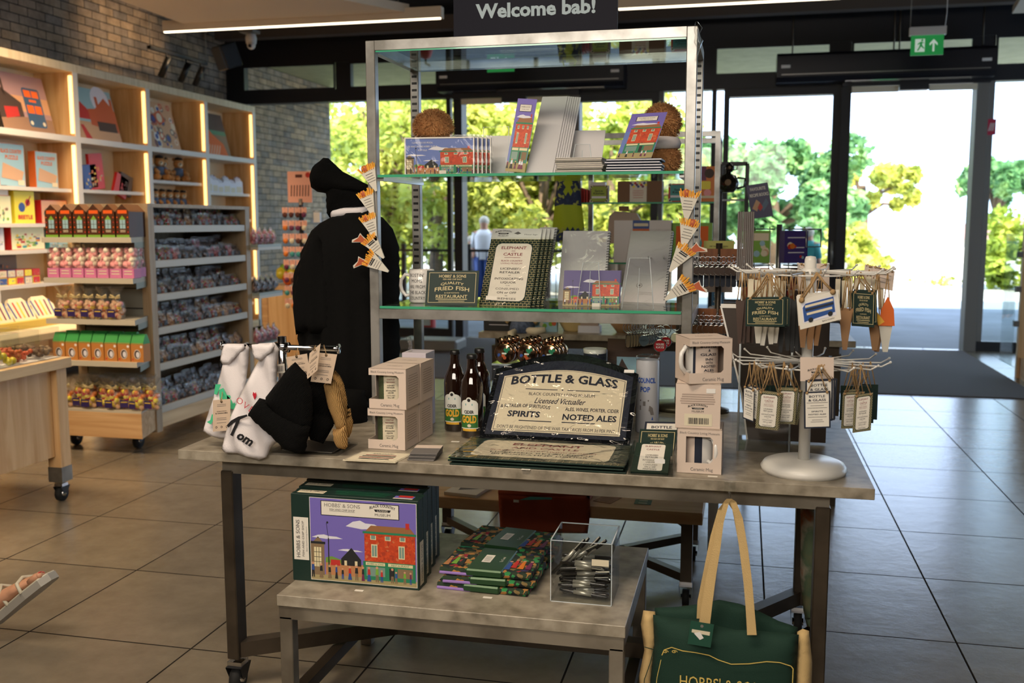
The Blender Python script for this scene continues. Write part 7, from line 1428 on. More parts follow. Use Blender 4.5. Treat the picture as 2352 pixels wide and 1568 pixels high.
# ================================================================== TOTE BAGS
BY = 2.385
m = MB(); p = PY(1676, 1122, 2.44); m.box(-.013, .013, -.003, 0, -.012, .018, 'acrylic'); m.tube([(0, -.004, -.008), (0, -.012, -.016), (0, -.03, -.014), (0, -.036, .0)], .003, 'acrylic', 8); one('adhesive_hook', m, 'clear adhesive hook on the table edge holding the tote bag', 'hook', (p.x, 2.4395, p.z))
C('canvas', (206, 176, 122), .9, bump=.3, bs=400, var=.06, vs=14); C('canvas_green', (13, 50, 38), .85, bump=.3, bs=400); C('print_gold', (216, 190, 100), .6)
b = PY(1676, 1142, BY); t = thing('tote_bag', 'dark green and cream canvas tote bag hanging from the table edge hook', 'tote bag', b)
def P2(pts, Y=BY): return pxo(pts, Y, b)
m = MB(); bot = 1700
puffy(m, P2([(1500, 1411), (1560, 1420), (1610, 1424), (1650, 1437), (1690, 1446), (1730, 1447), (1790, 1452), (1835, 1457), (1828, 1560), (1826, bot), (1490, bot), (1494, 1560), (1503, 1480)]), .03, .12, .02, 'canvas_green', fo(.006, 24), y0=0); m.build('front_panel', t)
m = MB(); puffy(m, P2([(1500, 1411), (1560, 1408), (1605, 1402), (1650, 1392), (1700, 1402), (1745, 1420), (1790, 1442), (1835, 1457), (1828, 1560), (1820, bot), (1500, bot)]), .008, .02, .02, 'canvas_green', None, y0=.045); m.build('back_panel', t)
m = MB(); puffy(m, P2([(1476, 1408), (1503, 1411), (1506, 1440), (1510, 1465), (1503, 1500), (1496, 1568), (1494, bot), (1468, bot), (1466, 1560), (1478, 1500), (1470, 1440)]), .02, .03, .012, 'canvas', fo(.004, 60), y0=.02); m.build('left_gusset', t); m = MB(); puffy(m, P2([(1832, 1458), (1858, 1444), (1862, 1480), (1867, 1530), (1862, bot), (1826, bot), (1828, 1560)]), .02, .03, .012, 'canvas', fo(.004, 60), y0=.02); m.build('right_gusset', t)
def strap(m, pts, Y, dy=0):
    vs = [];
    for (x, y, w_, dd) in pts:
        for s_ in (-1, 1):
            p = PY(x+s_*w_/2, y, Y)-b; vs += [(p.x, p.y+dy+dd, p.z), (p.x, p.y+dy+dd+.002, p.z)]
    fs = []
    for i in range(len(pts)-1):
        a_ = i*4; c_ = a_+4; fs += [(a_, a_+2, c_+2, c_), (a_+1, c_+1, c_+3, a_+3), (a_, c_, c_+1, a_+1), (a_+2, a_+3, c_+3, c_+2)]
    m.add(vs, fs, 'canvas', False)
m = MB(); strap(m, [(1617, 1440, 26, 0), (1625, 1380, 24, 0), (1634, 1320, 22, 0), (1645, 1265, 18, 0), (1655, 1200, 14, 0), (1668, 1155, 12, -.004), (1675, 1143, 12, -.01), (1684, 1152, 14, -.004), (1697, 1190, 18, 0), (1708, 1260, 20, 0), (1718, 1340, 20, 0), (1723, 1400, 20, 0), (1727, 1458, 22, 0)], BY-.036); m.build('front_handle', t)
m = MB(); strap(m, [(1606, 1420, 12, 0), (1612, 1380, 20, 0), (1625, 1310, 18, 0), (1640, 1230, 16, 0), (1656, 1170, 14, 0), (1673, 1142, 12, -.022), (1688, 1170, 12, 0), (1702, 1240, 14, 0), (1715, 1320, 14, 0), (1722, 1420, 16, 0)], BY+.03); m.build('back_handle', t)
m = MB(); K = UP @ T3(0, 0, .037); ln = P2([(1523, 1490), (1528, 1478), (1545, 1472), (1570, 1480), (1600, 1484), (1630, 1490), (1650, 1500), (1680, 1510), (1720, 1509), (1760, 1504), (1790, 1506), (1815, 1514), (1820, 1520), (1818, 1568), (1816, 1690)])
for (p1, q1) in zip(ln, ln[1:]): m.line(p1[0], p1[1], q1[0], q1[1], .0022, 'print_gold', 0, K)
ln = P2([(1521, 1500), (1512, 1540), (1509, 1568), (1508, 1690)])
for (p1, q1) in zip(ln, ln[1:]): m.line(p1[0], p1[1], q1[0], q1[1], .0015, 'print_gold', 0, K)
for cx_, cy_ in ((1531, 1482), (1551, 1482)):
    c_ = P2([(cx_, cy_)])[0]; pts = [(c_[0]+(.0075-.0005*k)*math.cos(k*.7), c_[1]+(.0045-.0003*k)*math.sin(k*.7)) for k in range(13)]
    for p1, q1 in zip(pts, pts[1:]): m.line(p1[0], p1[1], q1[0], q1[1], .0016, 'print_gold', .0002, K)
c_ = P2([(1663, 1557)])[0]; ww = P2([(1763, 1557)])[0][0]-P2([(1562, 1557)])[0][0]; m.text("HOBBS' & SONS", c_[0], c_[1], 'print_gold', w=ww, h=.03, T=K, z=.001)
for k, (tx, w2) in enumerate((('FISH AND CHIP SHOP', .2), ('QUALITY', .12), ('FRIED FISH', .2))): m.text(tx, c_[0], c_[1]-.04-.045*k, 'print_gold', w=w2, h=(.012, .02, .03)[k], T=K, z=.001)
m.build('printed_front', t)
m = MB(); K2 = UP @ T3(0, 0, .0)
for pts in ([(1480, 1484), (1502, 1490), (1494, 1520), (1480, 1560), (1478, 1600)],):
    ln = P2(pts, BY-.0)
    for (p1, q1) in zip(ln, ln[1:]): m.line(p1[0], p1[1], q1[0], q1[1], .002, 'canvas_green', .003, K2)
m.build('gusset_print', t)
cardpx('swing_tag', 'green card swing tag with a torn price sticker on the tote bag front', 'tag', (1579, 1478), (1632, 1487), (1587, 1425), .001, 'canvas_green2', lambda m, w_, h: (m.disc(w_*.5, h*.85, w_*.07, 'grey_post', .0005, 10), m.poly([(w_*.1, h*.52), (w_*.88, h*.5), (w_*.88, h*.66), (w_*.1, h*.66)], 'cream', .0005), m.poly([(w_*.2, h*.5), (w_*.45, h*.6), (w_*.65, h*.36), (w_*.5, h*.26)], 'white', .001)), Y=BY-.05, vert=1)
C('canvas_green2', (24, 74, 58), .5)
b = PY(1850, 1165, 2.8); speckle('tote_print', [(.3, (120, 116, 84)), (.45, (90, 110, 84)), (.55, (170, 160, 140)), (.62, (160, 96, 60)), (.75, (130, 130, 110))], 9, .9, 'NOISE')
t = thing('tote_bag', 'faded patterned tote bag hanging edge-on behind the right table leg', 'tote bag', b); m = MB(); puffy(m, pxo([(1838, 1160), (1880, 1160), (1876, 1290), (1873, 1400), (1870, 1462), (1858, 1460), (1845, 1400), (1838, 1320), (1839, 1230)], 2.8, b), .04, .05, .02, 'tote_print', fo(.004, 60)); m.build('cloth', t); m = MB(); m.tube([(.01, 0, -.005), (.012, 0, .012)], .004, 'canvas', 6); m.build('handle', t)
# ================================================================== A PASSER-BY'S FOOT AT THE LEFT EDGE
C('skin', (200, 148, 118), .55); C('sandal', (196, 190, 170), .4); C('sole', (150, 146, 138), .5); C('sock', (150, 150, 90), .9); C('nail', (190, 60, 60), .3)
q = PY(48, 1372, 2.62); t = thing('person', 'person stepping past in a pale sandal, only one foot in the picture', 'person', q, ry=R(-38))
m = MB(); n = 20
def foot_sec(u):
    w_ = .026+.02*math.sin(PI*min(1, u*.9+.05))+.006*(u > .6); h = .052*(1-u)**.7+.018; return w_, h
prof = []; vs = []; fs = []
for i in range(n+1):
    u = i/n; w_, h = foot_sec(u); x = -.13+.235*u
    if i == n: w_ *= .6; h *= .7
    for k in range(14): a = 2*PI*k/14; vs.append((x, math.cos(a)*w_, h*(.5+.5*math.sin(a))+.004))
for i in range(n): fs += [(i*14+k, i*14+(k+1) % 14, (i+1)*14+(k+1) % 14, (i+1)*14+k) for k in range(14)]
fs += [tuple(range(13, -1, -1)), tuple(n*14+k for k in range(14))]; m.add(vs, fs, 'skin', True)
for k, (y, L_, r_) in enumerate(((-.03, .036, .012), (-.012, .032, .009), (.003, .028, .0085), (.017, .023, .008), (.03, .018, .0075))): m.tube([(.09-.004*k, y, .014), (.105+L_*.5-.006*k, y, .015), (.105+L_-.006*k, y, .011)], [r_, r_, r_*.8], 'skin', 8); m.ball((.1+L_-.006*k, y, .013), r_*.9, 'skin', 8)
m.tube([(-.095, 0, .04), (-.115, 0, .1), (-.16, .0, .2), (-.22, 0, .34)], [.036, .033, .045, .055], 'skin', 14); m.build('body', t)
m = MB()
for k, (y, L_, r_) in enumerate(((-.03, .036, .012), (-.012, .032, .009), (.003, .028, .0085), (.017, .023, .008), (.03, .018, .0075))): m.ball((.106+L_-.006*k, y, .019), r_*.55, 'nail', 6, sz=.5)
m.build('toenails', kids(t)[0])
m = MB(); m.prism([(-.15, -.035), (-.05, -.04), (.06, -.052), (.13, -.045), (.155, -.02), (.15, .02), (.12, .045), (.05, .05), (-.05, .036), (-.15, .033)], -.022, .002, 'sole'); m.prism([(-.15, -.033), (-.05, -.038), (.06, -.05), (.128, -.043), (.152, -.02), (.147, .02), (.12, .043), (.05, .048), (-.05, .034), (-.15, .031)], .002, .006, 'sandal'); 
m.tube([(.06, -.052, .0), (.055, -.04, .035), (.05, 0, .048), (.055, .04, .033), (.06, .052, .0)], .006, 'sandal', 8); m.tube([(-.02, -.04, .0), (-.03, -.032, .05), (-.035, 0, .072), (-.03, .032, .05), (-.02, .04, .0)], .006, 'sandal', 8); m.build('sandal', t)
m = MB(); m.tube([(-.13, 0, .12), (-.165, 0, .2), (-.225, 0, .345)], [.047, .055, .066], 'sock', 14); m.build('trouser_leg', t)
# ================================================================== PINE BENCH BEHIND THE TABLE
t = thing('pine_bench', 'low pine topped bench on a dark steel frame behind the big table', 'bench', (-.7, 3.38, 0)); m = MB(); m.box(-.6, .585, 0, .62, .312, .355, 'pine_x', bev=.002); m.build('tabletop', t)
for x in (-.5, .53):
    for y in (.06, .54):
        m = MB(); m.box(x-.02, x+.02, y-.02, y+.02, .07, .312, 'steel_dark'); m.prism([(x-.06, .312), (x-.02, .312), (x-.02, .285)], -.004, 0, 'steel_dark', UP @ T3(0, 0, -y)); lg = m.build('leg', t); m = MB(); castor(m, x, y, 0, .028); m.build('castor', lg)
        m = MB(); m.bar((x, y, .1), (x*.5, .3, .1), .03, .03, 'steel_dark'); m.build('brace', t)
m = MB(); m.bar((-.27, .3, .1), (.28, .3, .1), .03, .03, 'steel_dark'); m.build('stretcher', t)
BZ = .3555; C('rust', (146, 62, 34), .9, bump=.2, bs=300); by = 3.38
b = PY(1250, 1130, by-.02); t = thing('folded_shirt', 'rust brown folded shirt draped over the front of the pine bench', 'shirt', (b.x, by, BZ)); b = Vector((b.x, by, BZ))
m = MB(); puffy(m, pxo([(1145, 1135), (1355, 1138), (1356, 1180), (1350, 1224), (1250, 1223), (1150, 1222), (1147, 1180)], by-.015, b), .008, .015, .012, 'rust', fo(.003, 60), y0=-.018); m.box(-.165, .155, -.01, .22, .0, .03, 'rust', bev=.008); m.build('cloth', t)
m = MB(); m.tube([(-.17, -.005, .034), (0, -.01, .036), (.16, -.005, .033)], .012, 'rust', 10); m.build('collar', t); m = MB(); m.prism([(-.09, .015), (.03, .025), (.03, .032), (-.05, .03)], .03, .031, 'art_teal', UP); m.rect(-.11, .006, -.09, .016, 'white', .032, UP); m.build('swing_tag', t)
def flatcard(name, lab, cat, px, w_, d, th, mat, rz=0, art=None, z=BZ):
    p = PZ(*px, z); t = thing(name, lab, cat, (p.x, p.y, z), rz); m = MB(); m.box(0, w_, 0, d, 0, th, mat); art and art(m, w_, d, T3(0, 0, th+.0004)); m.build('card', t); return t
flatcard('booklet', 'open white booklet lying on the pine bench beside the puzzle boxes', 'booklet', (1020, 1136), .13, .2, .012, 'paper', -.15, lambda m, w_, d, F_: m.poly([(w_*.3, d*.2), (w_*.8, d*.4), (w_*.6, d*.8), (w_*.2, d*.6)], 'grey_text', 0, F_))
flatcard('swing_tag', 'tan card tag lying on the pine bench right of the rust shirt', 'tag', (1362, 1150), .07, .1, .001, 'kraft', -.35, lambda m, w_, d, F_: lines(m, w_*.2, w_*.8, [d*.2, d*.4, d*.6], F_, 'ink', .003, 0))
flatcard('swing_tag', 'small green card tag lying on the pine bench', 'tag', (1456, 1157), .06, .06, .001, 'canvas_green2', 0, lambda m, w_, d, F_: lines(m, w_*.2, w_*.8, [d*.2, d*.7], F_, 'cream', .006, 0))
# ================================================================== REAR TABLE AND REAR DISPLAY
RYT = 4.8
t = thing('rear_table', 'grey laminate table further back carrying the bowls and the toy with dangling legs', 'table', (-.5, RYT, 0)); m = MB(); m.box(-.8, 1.02, 0, .85, .775, .805, 'laminate', bev=.002); m.build('tabletop', t)
m = MB(); m.box(-.72, .95, .03, .06, .73, .775, 'steel_dark'); m.box(-.72, .95, .78, .81, .73, .775, 'steel_dark'); m.build('apron_frame', t)
for x in (-.72, .94):
    for y in (.06, .78): m = MB(); m.box(x-.02, x+.02, y-.02, y+.02, 0, .735, 'steel_dark'); m.build('leg', t)
RZ = .8055
def RP(x, y, Y=4.9): p = PY(x, y, Y); return Vector((p.x, Y, RZ))
m = MB(); m.box(-.06, .12, -.03, .1, 0, .075, 'art_black', bev=.002); lines(m, -.04, .08, [.03, .05], UP @ T3(0, 0, .031), 'cloudw', .003, 0); one('black_box', m, 'black card box at the left end of the rear table', 'box', RP(1140, 750))
b = RP(1200, 750, 4.86); t = thing('soft_toy', 'cloth toy with long cream legs dangling over the rear table edge', 'soft toy', b)
C('denim', (90, 104, 130), .9, var=.4, vs=80)
m = MB(); m.lathe([(.001, .01), (.07, .0), (.06, .05), (.035, .1), (.001, .11)], 'denim', 16); m.build('dress', t); m = MB(); m.ball((0, 0, .14), .045, 'canvas', 10); m.tube([(-.02, -.04, .01), (-.04, -.09, .0), (-.03, -.11, -.04), (.0, -.11, -.11)], [.015, .018, .016, .022], 'cream', 8); m.tube([(.03, -.04, .01), (.08, -.06, .01), (.13, -.06, .02)], [.018, .02, .014], 'cream', 8)
for s_ in (-1, 1): m.tube([(s_*.02, 0, .17), (s_*.03, 0, .25)], [.014, .01], 'canvas', 8); m.tube([(s_*.04, -.01, .09), (s_*.08, -.03, .05)], [.013, .012], 'canvas', 8)
m.build('body', t)
m = MB(); m.box(-.065, .06, 0, .04, 0, .11, 'box_blue'); r = random.Random(4)
for k in range(7): m.disc(-.05+.016*k, .03+.05*r.random(), .012, r.choice(['cream', 'photo_brick', 'art_lime', 'white']), .001+.0002*k, 10, UP)
one('pastry_box', m, 'pale blue box printed with cakes on the rear table', 'box', RP(1252, 752, 4.88))
t = thing('mixing_bowl', 'cream mixing bowl on the rear table', 'bowl', RP(1316, 757, 4.95)); m = MB(); m.lathe([(.001, 0), (.045, 0), (.05, .01), (.075, .05), (.09, .1), (.094, .115), (.088, .115), (.07, .06), (.04, .015), (.001, .012)], 'ceramic_cream', 30); m.build('body', t)
t = thing('wooden_bowl', 'wooden bowl on the rear table behind the key rings', 'bowl', RP(1440, 755, 4.95)); m = MB(); m.lathe([(.001, 0), (.05, 0), (.09, .05), (.1, .11), (.092, .11), (.06, .03), (.001, .015)], 'pine_x', 26); m.build('body', t)
m = MB(); m.box(-.05, .06, 0, .07, 0, .035, 'cloudw'); m.box(-.04, .05, .01, .06, .035, .1, 'card_taupe'); one('small_pack', m, 'small silvery pack between the two bowls', 'packet', RP(1350, 757, 4.88))
t = thing('side_table', 'small white topped side table tucked under the rear table', 'table', PY(1600, 835, 5.2)-Vector((0, 0, PY(1600, 835, 5.2).z))); m = MB(); m.box(0, .3, 0, .6, .61, .64, 'white'); m.build('tabletop', t)
for x in (.02, .26): m = MB(); m.box(x-.015, x+.015, .02, .05, 0, .61, 'photo_dark'); m.build('leg', t)
m = MB(); m.box(.02, .28, .02, .05, .3, .34, 'photo_dark'); m.build('shelf_rail', t)
# rear steel frame with glass shelf
DY = 5.0; sx0, sx1 = PY(1322, 462, DY).x, PY(1652, 462, DY).x; s1 = PY(1450, 464, DY).z; s2 = PY(1450, 603, DY).z; tp = PY(1650, 300, DY).z
t = thing('rear_display_stand', 'steel frame with glass shelves of spice tins on the rear table', 'display stand', (sx0, DY, RZ)); wd = sx1-sx0
for x in (0, wd-.025):
    for y in (0, .42): m = MB(); m.box(x, x+.025, y, y+.025, 0, tp-RZ, 'steel_post'); m.build('post', t)
m = MB()
for y in (0, .42): m.box(.025, wd-.025, y, y+.025, tp-RZ-.025, tp-RZ, 'steel_post')
for x in (0, wd-.025): m.box(x, x+.025, .025, .42, tp-RZ-.025, tp-RZ, 'steel_post')
m.build('top_rail', t)
for z in (s1, s2): m = MB(); m.box(.025, wd-.025, .01, .43, z-.008-RZ, z-RZ, 'shelf_glass'); m.box(.025, wd-.025, .008, .01, z-.008-RZ, z-RZ, 'glass_edge'); m.build('glass_shelf', t)
def rbox_(name, lab, cat, x0, x1, ytop, z, d, mat, art=None, Y=DY+.03, grp=None):
    a_ = PY(x0, 460, Y).x; w_ = PY(x1, 460, Y).x-a_; h = PY((x0+x1)/2, ytop, Y).z-z; t = thing(name, lab, cat, (a_, Y, z+.0005), group=grp); m = MB(); m.box(0, w_, 0, d, 0, h, mat, bev=.001)
    if art: art(m, w_, h, UP @ T3(0, 0, .001))
    m.build('carton', t); return t
def spice(c):
    def f(m, w_, h, T):
        for x in (.08, .92):
            for y in (.08, .92): m.disc(w_*x, h*y, w_*.1, 'cream', .0, 10, T); m.disc(w_*x, h*y, w_*.05, 'art_black', .0005, 8, T)
        m.rbox(w_*.08, h*.06, w_*.92, h*.94, .008, c, .0008, T); m.text('Spice', w_/2, h*.68, 'ink', w=w_*.45, h=h*.11, z=.0015, bold=.02, T=T); m.text('Kitchen', w_/2, h*.53, 'ink', w=w_*.6, h=h*.12, z=.0015, bold=.02, T=T); m.rect(w_*.1, h*.24, w_*.9, h*.36, 'cloudw', .0014, T)
    return f
C('spice_green', (150, 170, 40), .5); C('spice_teal', (56, 150, 150), .5)
rbox_('spice_tin', 'green Spice Kitchen pack on the rear glass shelf', 'spice tin', 1355, 1396, 426, s1, .06, 'art_stone', spice('spice_green'))
rbox_('spice_tin', 'teal Spice Kitchen pack on the rear glass shelf behind the right post', 'spice tin', 1535, 1584, 422, s1, .06, 'box_red', spice('spice_teal'))
rbox_('white_canister', 'white canister standing behind the green spice pack', 'canister', 1358, 1390, 418, s1, .05, 'cloudw', Y=DY+.14)
rbox_('gift_box', 'brown gift box with a patterned sleeve on the rear glass shelf', 'gift box', 1418, 1520, 416, s1, .12, 'kraft_dark', lambda m, w_, h, T: (m.rect(w_*.28, 0, w_*.66, h, 'paper', .0, T), [m.disc(w_*(.3+.034*k), h*(.9-.08*(k % 3)), w_*.03, ['art_plum', 'art_blue', 'box_yellow', 'art_red'][k % 4], .0005+.0001*k, 8, T) for k in range(11)], lines(m, w_*.34, w_*.6, [h*.2, h*.3, h*.38, h*.46, h*.54], T, 'art_red', .002, .0006)))
C('kraft_dark', (124, 92, 68), .7)
rbox_('recipe_box', 'orange and pink illustrated box at the right end of the rear glass shelf', 'box', 1607, 1642, 382, s1, .05, 'art_orange', lambda m, w_, h, T: (m.disc(w_*.6, h*.8, w_*.32, 'photo_dark', 0, 14, T), m.rect(0, h*.6, w_*.4, h, 'art_plum', -.0003, T), m.rbox(w_*.1, h*.35, w_*.7, h*.58, .006, 'box_yellow', .0006, T), m.rect(0, h*.1, w_, h*.17, 'cream', .0006, T), m.disc(w_*.5, h*.25, w_*.25, 'mallow_p', .0004, 10, T)))
for k in range(4): rbox_('red_book', 'thin red book leaning on the rear glass shelf left of the spice pack', 'book', 1328+6*k, 1332+6*k, 430+2*k, s1, .1, 'box_red', grp='thin red books')
rbox_('white_box', 'large white box with a blue and orange label on the lower rear glass shelf', 'box', 1411, 1543, 506, s2, .1, 'note_back', lambda m, w_, h, T: (m.rect(w_*.33, h*.72, w_*.62, h, 'art_blue', 0, T), m.rect(w_*.33, h*.72, w_*.62, h*.8, 'box_orange', .0004, T), m.rbox(w_*.35, h*.86, w_*.6, h*.93, .003, 'cream', .0006, T)), Y=DY-.0)
rbox_('picture_book', 'green and red illustrated book on the lower rear glass shelf', 'book', 1545, 1638, 512, s2, .04, 'art_lime', lambda m, w_, h, T: (m.rect(w_*.1, h*.08, w_*.9, h*.92, 'fox', 0, T), m.disc(w_*.5, h*.5, w_*.25, 'art_teal', .0004, 14, T), m.disc(w_*.6, h*.6, w_*.12, 'cream', .0007, 10, T)))
b = PY(1430, 505, DY+.1); m = MB(); m.prism([(-.08, -.12), (.1, -.12), (.09, .0), (.07, .035), (-.04, .045), (-.07, .02)], -.06, 0, 'card_taupe', UP); m.box(-.02, .03, .0, .02, .045, .07, 'kraft'); one('paper_bag', m, 'crumpled pale paper bag standing behind the large white box', 'paper bag', b)
# apron
b = PY(1304, 400, 4.9); speckle('apron_print', [(0, (34, 48, 80)), (.55, (30, 42, 76)), (.62, (150, 160, 80)), (.85, (40, 56, 90))], 70, .8); C('apron_lime', (150, 170, 20), .7)
t = thing('apron', 'lime green and navy patterned apron hanging behind the display frame', 'apron', b); m = MB(); puffy(m, pxo([(1284, 395), (1326, 395), (1334, 450), (1342, 520), (1344, 556), (1266, 556), (1270, 510), (1276, 450)], 4.9, b), .02, .03, .025, 'apron_print', fo(.008, 60), matf=lambda x, z: 'apron_lime' if (-.27 < z < -.155) or (abs(x-.01) < .018 and z > -.1) else 'apron_print'); m.build('cloth', t)
m = MB(); m.tube([(-.03, 0, 0), (0, .01, .1), (.04, 0, 0)], .004, 'apron_lime', 6); m.tube([(0, .01, .1), (.08, .11, .1)], .003, 'steel', 6); m.build('neck_strap', t)
# teapot rack
t = thing('cup_rack', 'black metal rack with teapots behind the recipe book sign', 'rack', PY(1712, 560, 5.3)); L_ = t.location; zt = PY(1700, 376, 5.3).z-L_.z; xx = PY(1658, 376, 5.3).x-L_.x
m = MB(); m.bar((0, 0, -.6+.3), (0, 0, zt), .02, .02, 'black_frame'); m.bar((xx, 0, zt), (0, 0, zt), .02, .02, 'black_frame'); m.bar((xx, 0, -.3), (xx, 0, zt), .012, .012, 'black_frame'); m.bar((xx, 0, zt*.55), (0, 0, zt*.55), .01, .01, 'chrome'); m.bar((xx, 0, -.3), (0, 0, -.3), .02, .02, 'black_frame'); m.box(xx-.02, .02, -.08, .08, RZ-L_.z, -.3, 'steel_dark'); m.build('frame', t)
C('teapot_black', (34, 30, 26), .2, coat=.6)
for k, (x, y, lb) in enumerate(((1672, 442, 'black painted teapot hanging on the rack behind the right post'), (1676, 395, 'small dark cup hanging above the painted teapot'))):
    p = PY(x, y, 5.25); t = thing('teapot' if k == 0 else 'cup', lb, 'teapot' if k == 0 else 'cup', p); m = MB(); s_ = 1 if k == 0 else .45; m.lathe([(.001, 0), (.03*s_, 0), (.052*s_, .03*s_), (.055*s_, .05*s_), (.04*s_, .085*s_), (.015*s_, .095*s_), (.012*s_, .11*s_), (.001, .115*s_)], 'teapot_black', 20); m.disc(0, .05*s_, .016*s_, 'art_stone', .055*s_, 10, UP); m.build('body', t); m = MB(); m.tube([(.045*s_, 0, .075*s_), (.085*s_, 0, .07*s_), (.08*s_, 0, .03*s_), (.045*s_, 0, .02*s_)], .006*s_, 'teapot_black', 8); m.build('handle', t)
# recipe book sign + postcard spinner
C('indigo', (50, 46, 92), .4)
t, M, w_, h = cardpx('recipe_sign', 'indigo sign reading FAVOURITE RECIPE BOOKS above the postcard rack', 'sign', (1727, 503), (1776, 496), (1714, 426), .004, 'indigo', lambda m, w_, h: (m.text('FAVOURITE', w_*.5, h*.86, 'white', w=w_*.72, h=h*.09, z=.001, bold=.03), m.text('RECIPE BOOKS', w_*.52, h*.68, 'white', w=w_*.88, h=h*.09, z=.001, bold=.03), m.poly([(w_*.1, h*.3), (w_*.35, h*.55), (w_*.5, h*.45), (w_*.3, h*.2)], 'photo_tan', .001), m.poly([(w_*.5, h*.3), (w_*.8, h*.55), (w_*.9, h*.4), (w_*.6, h*.18)], 'bus_blue', .0012), m.poly([(w_*.35, h*.3), (w_*.5, h*.45), (w_*.6, h*.3), (w_*.45, h*.2)], 'art_red', .0014)), Y=5.03, vert=1)
SP = PY(1785, 700, 4.3); t = thing('postcard_rack', 'wire spinner rack of postcards and recipe books behind the sign spinner', 'spinner rack', (SP.x, 4.3, 0)); zt = PY(1785, 515, 4.3).z
KP = 1.19; zb = (RZ-CH)/KP+CH; t.location = CAMP+(t.location-CAMP)*KP; t.scale = (KP,)*3; m = MB(); m.lathe([(.001, zb), (.12, zb), (.12, zb+.015), (.02, zb+.03)], 'steel_dark', 20); m.tube([(0, 0, zb+.01), (0, 0, zt)], .012, 'chrome_dull'); m.build('stand', t)
m = MB()
for k in range(3):
    z = zt-.02-.15*k
    for s_ in (-1, 1):
        m.tube([(s_*.02, -.02, z), (s_*.1, -.14, z), (s_*.16, -.1, z), (s_*.06, .04, z)], .003, 'chrome_dull', 5)
        m.tube([(s_*.1, -.14, z), (s_*.1, -.16, z-.07), (s_*.16, -.11, z-.07), (s_*.16, -.1, z)], .003, 'chrome_dull', 5)
for x in (-.1, -.04, .04, .1): m.tube([(x, -.03, zt-.33), (x, -.03, zt-.01)], .0025, 'chrome_dull', 5)
m.build('wire_pockets', t)
cc = [('art_lime', 'yellow and green'), ('purple_dark', 'purple'), ('photo_brick', 'reddish food'), ('photo_dark', 'dark brown'), ('bus_blue', 'blue'), ('art_stone', 'tan')]
for k in range(4):
    lv, sd = divmod(k, 2); c_, nm = cc[k % 6]
    z = zt-.155-.15*lv; x = -.095 if sd == 0 else .06
    tt = thing('recipe_book', '%s recipe book in the %s row of the postcard rack, %s side' % (nm, ['top', 'second', 'third', 'fourth', 'fifth'][lv], ['left', 'right'][sd]), 'book', (SP.x+x, 4.3-.17+.02*sd, z), R(28) if sd else R(-12)); m = MB(); m.box(-.05, .055, 0, .012 if not sd else .04, 0, .13, c_); m.rect(-.045, .09, .05, .12, 'cream' if k % 3 == 0 else 'cloudw', .0008, UP) if k % 2 == 0 else lines(m, -.04, .045, [.04, .06, .1], UP, 'cloudw', .004, .0008)
    r = random.Random(k)
    for q in range(6): m.disc(r.uniform(-.035, .04), r.uniform(.02, .08), r.uniform(.006, .016), r.choice(['art_orange', 'photo_tan', 'cream', 'art_red', 'box_blue']), .001+.0002*q, 8, UP)
    m.box(.0551, .0556, .002, (.012 if not sd else .04)-.002, 0, .13, 'cloudw'); m.build('cover', tt); tt.location = CAMP+(tt.location-CAMP)*KP; tt.scale = (KP,)*3
# keep calm sign, white teapots
t, M, w_, h = cardpx('kettle_sign', 'small blue sign reading KEEP CALM AND PUT THE KETTLE ON', 'sign', (1634, 701), (1661, 702), (1635, 666), .004, 'bus_sky', lambda m, w_, h: [m.text(tx, w_/2, h*y, 'white', w=w_*ww, h=h*hh, z=.001, bold=.03) for tx, y, ww, hh in (('KEEP', .74, .55, .11), ('CALM', .58, .6, .11), ('AND PUT THE', .44, .4, .05), ('KETTLE', .26, .7, .11), ('ON', .11, .28, .1))], Y=3.9, vert=1)
C('bus_sky', (90, 146, 196), .5)
p = PY(1648, 703, 3.9); t = thing('sign_shelf', 'white stand below the small blue kettle sign', 'stand', (p.x-.12, 3.88, 0)); m = MB(); m.box(0, .24, 0, .3, p.z-.16, p.z-.14, 'white'); m.box(.1, .14, .1, .14, 0, p.z-.16, 'white'); m.build('frame', t)
p = PY(1630, 728, 3.95); t = thing('white_teapot', 'white teapot below the small blue kettle sign', 'teapot', (p.x, 3.99, PY(1648, 703, 3.9).z-.139)); m = MB(); m.lathe([(.001, 0), (.04, 0), (.05, .04), (.045, .09), (.03, .11), (.001, .115)], 'ceramic', 24); m.build('body', t); m = MB(); m.tube([(-.045, 0, .09), (-.08, 0, .08), (-.075, 0, .03), (-.048, 0, .02)], .007, 'ceramic', 8); m.build('handle', t); m = MB(); m.ball((0, 0, .12), .01, 'ceramic', 8); m.build('lid_knob', t)
m = MB(); m.box(0, .07, 0, .01, 0, .09, 'card_pink'); lines(m, .008, .062, [.03, .045, .06, .075], UP, 'ink', .003, .001); one('tag_card', m, 'cream card printed with a message below the kettle sign', 'card', (PY(1648, 703, 3.9).x-.02, 3.885, PY(1648, 703, 3.9).z-.139+.0))
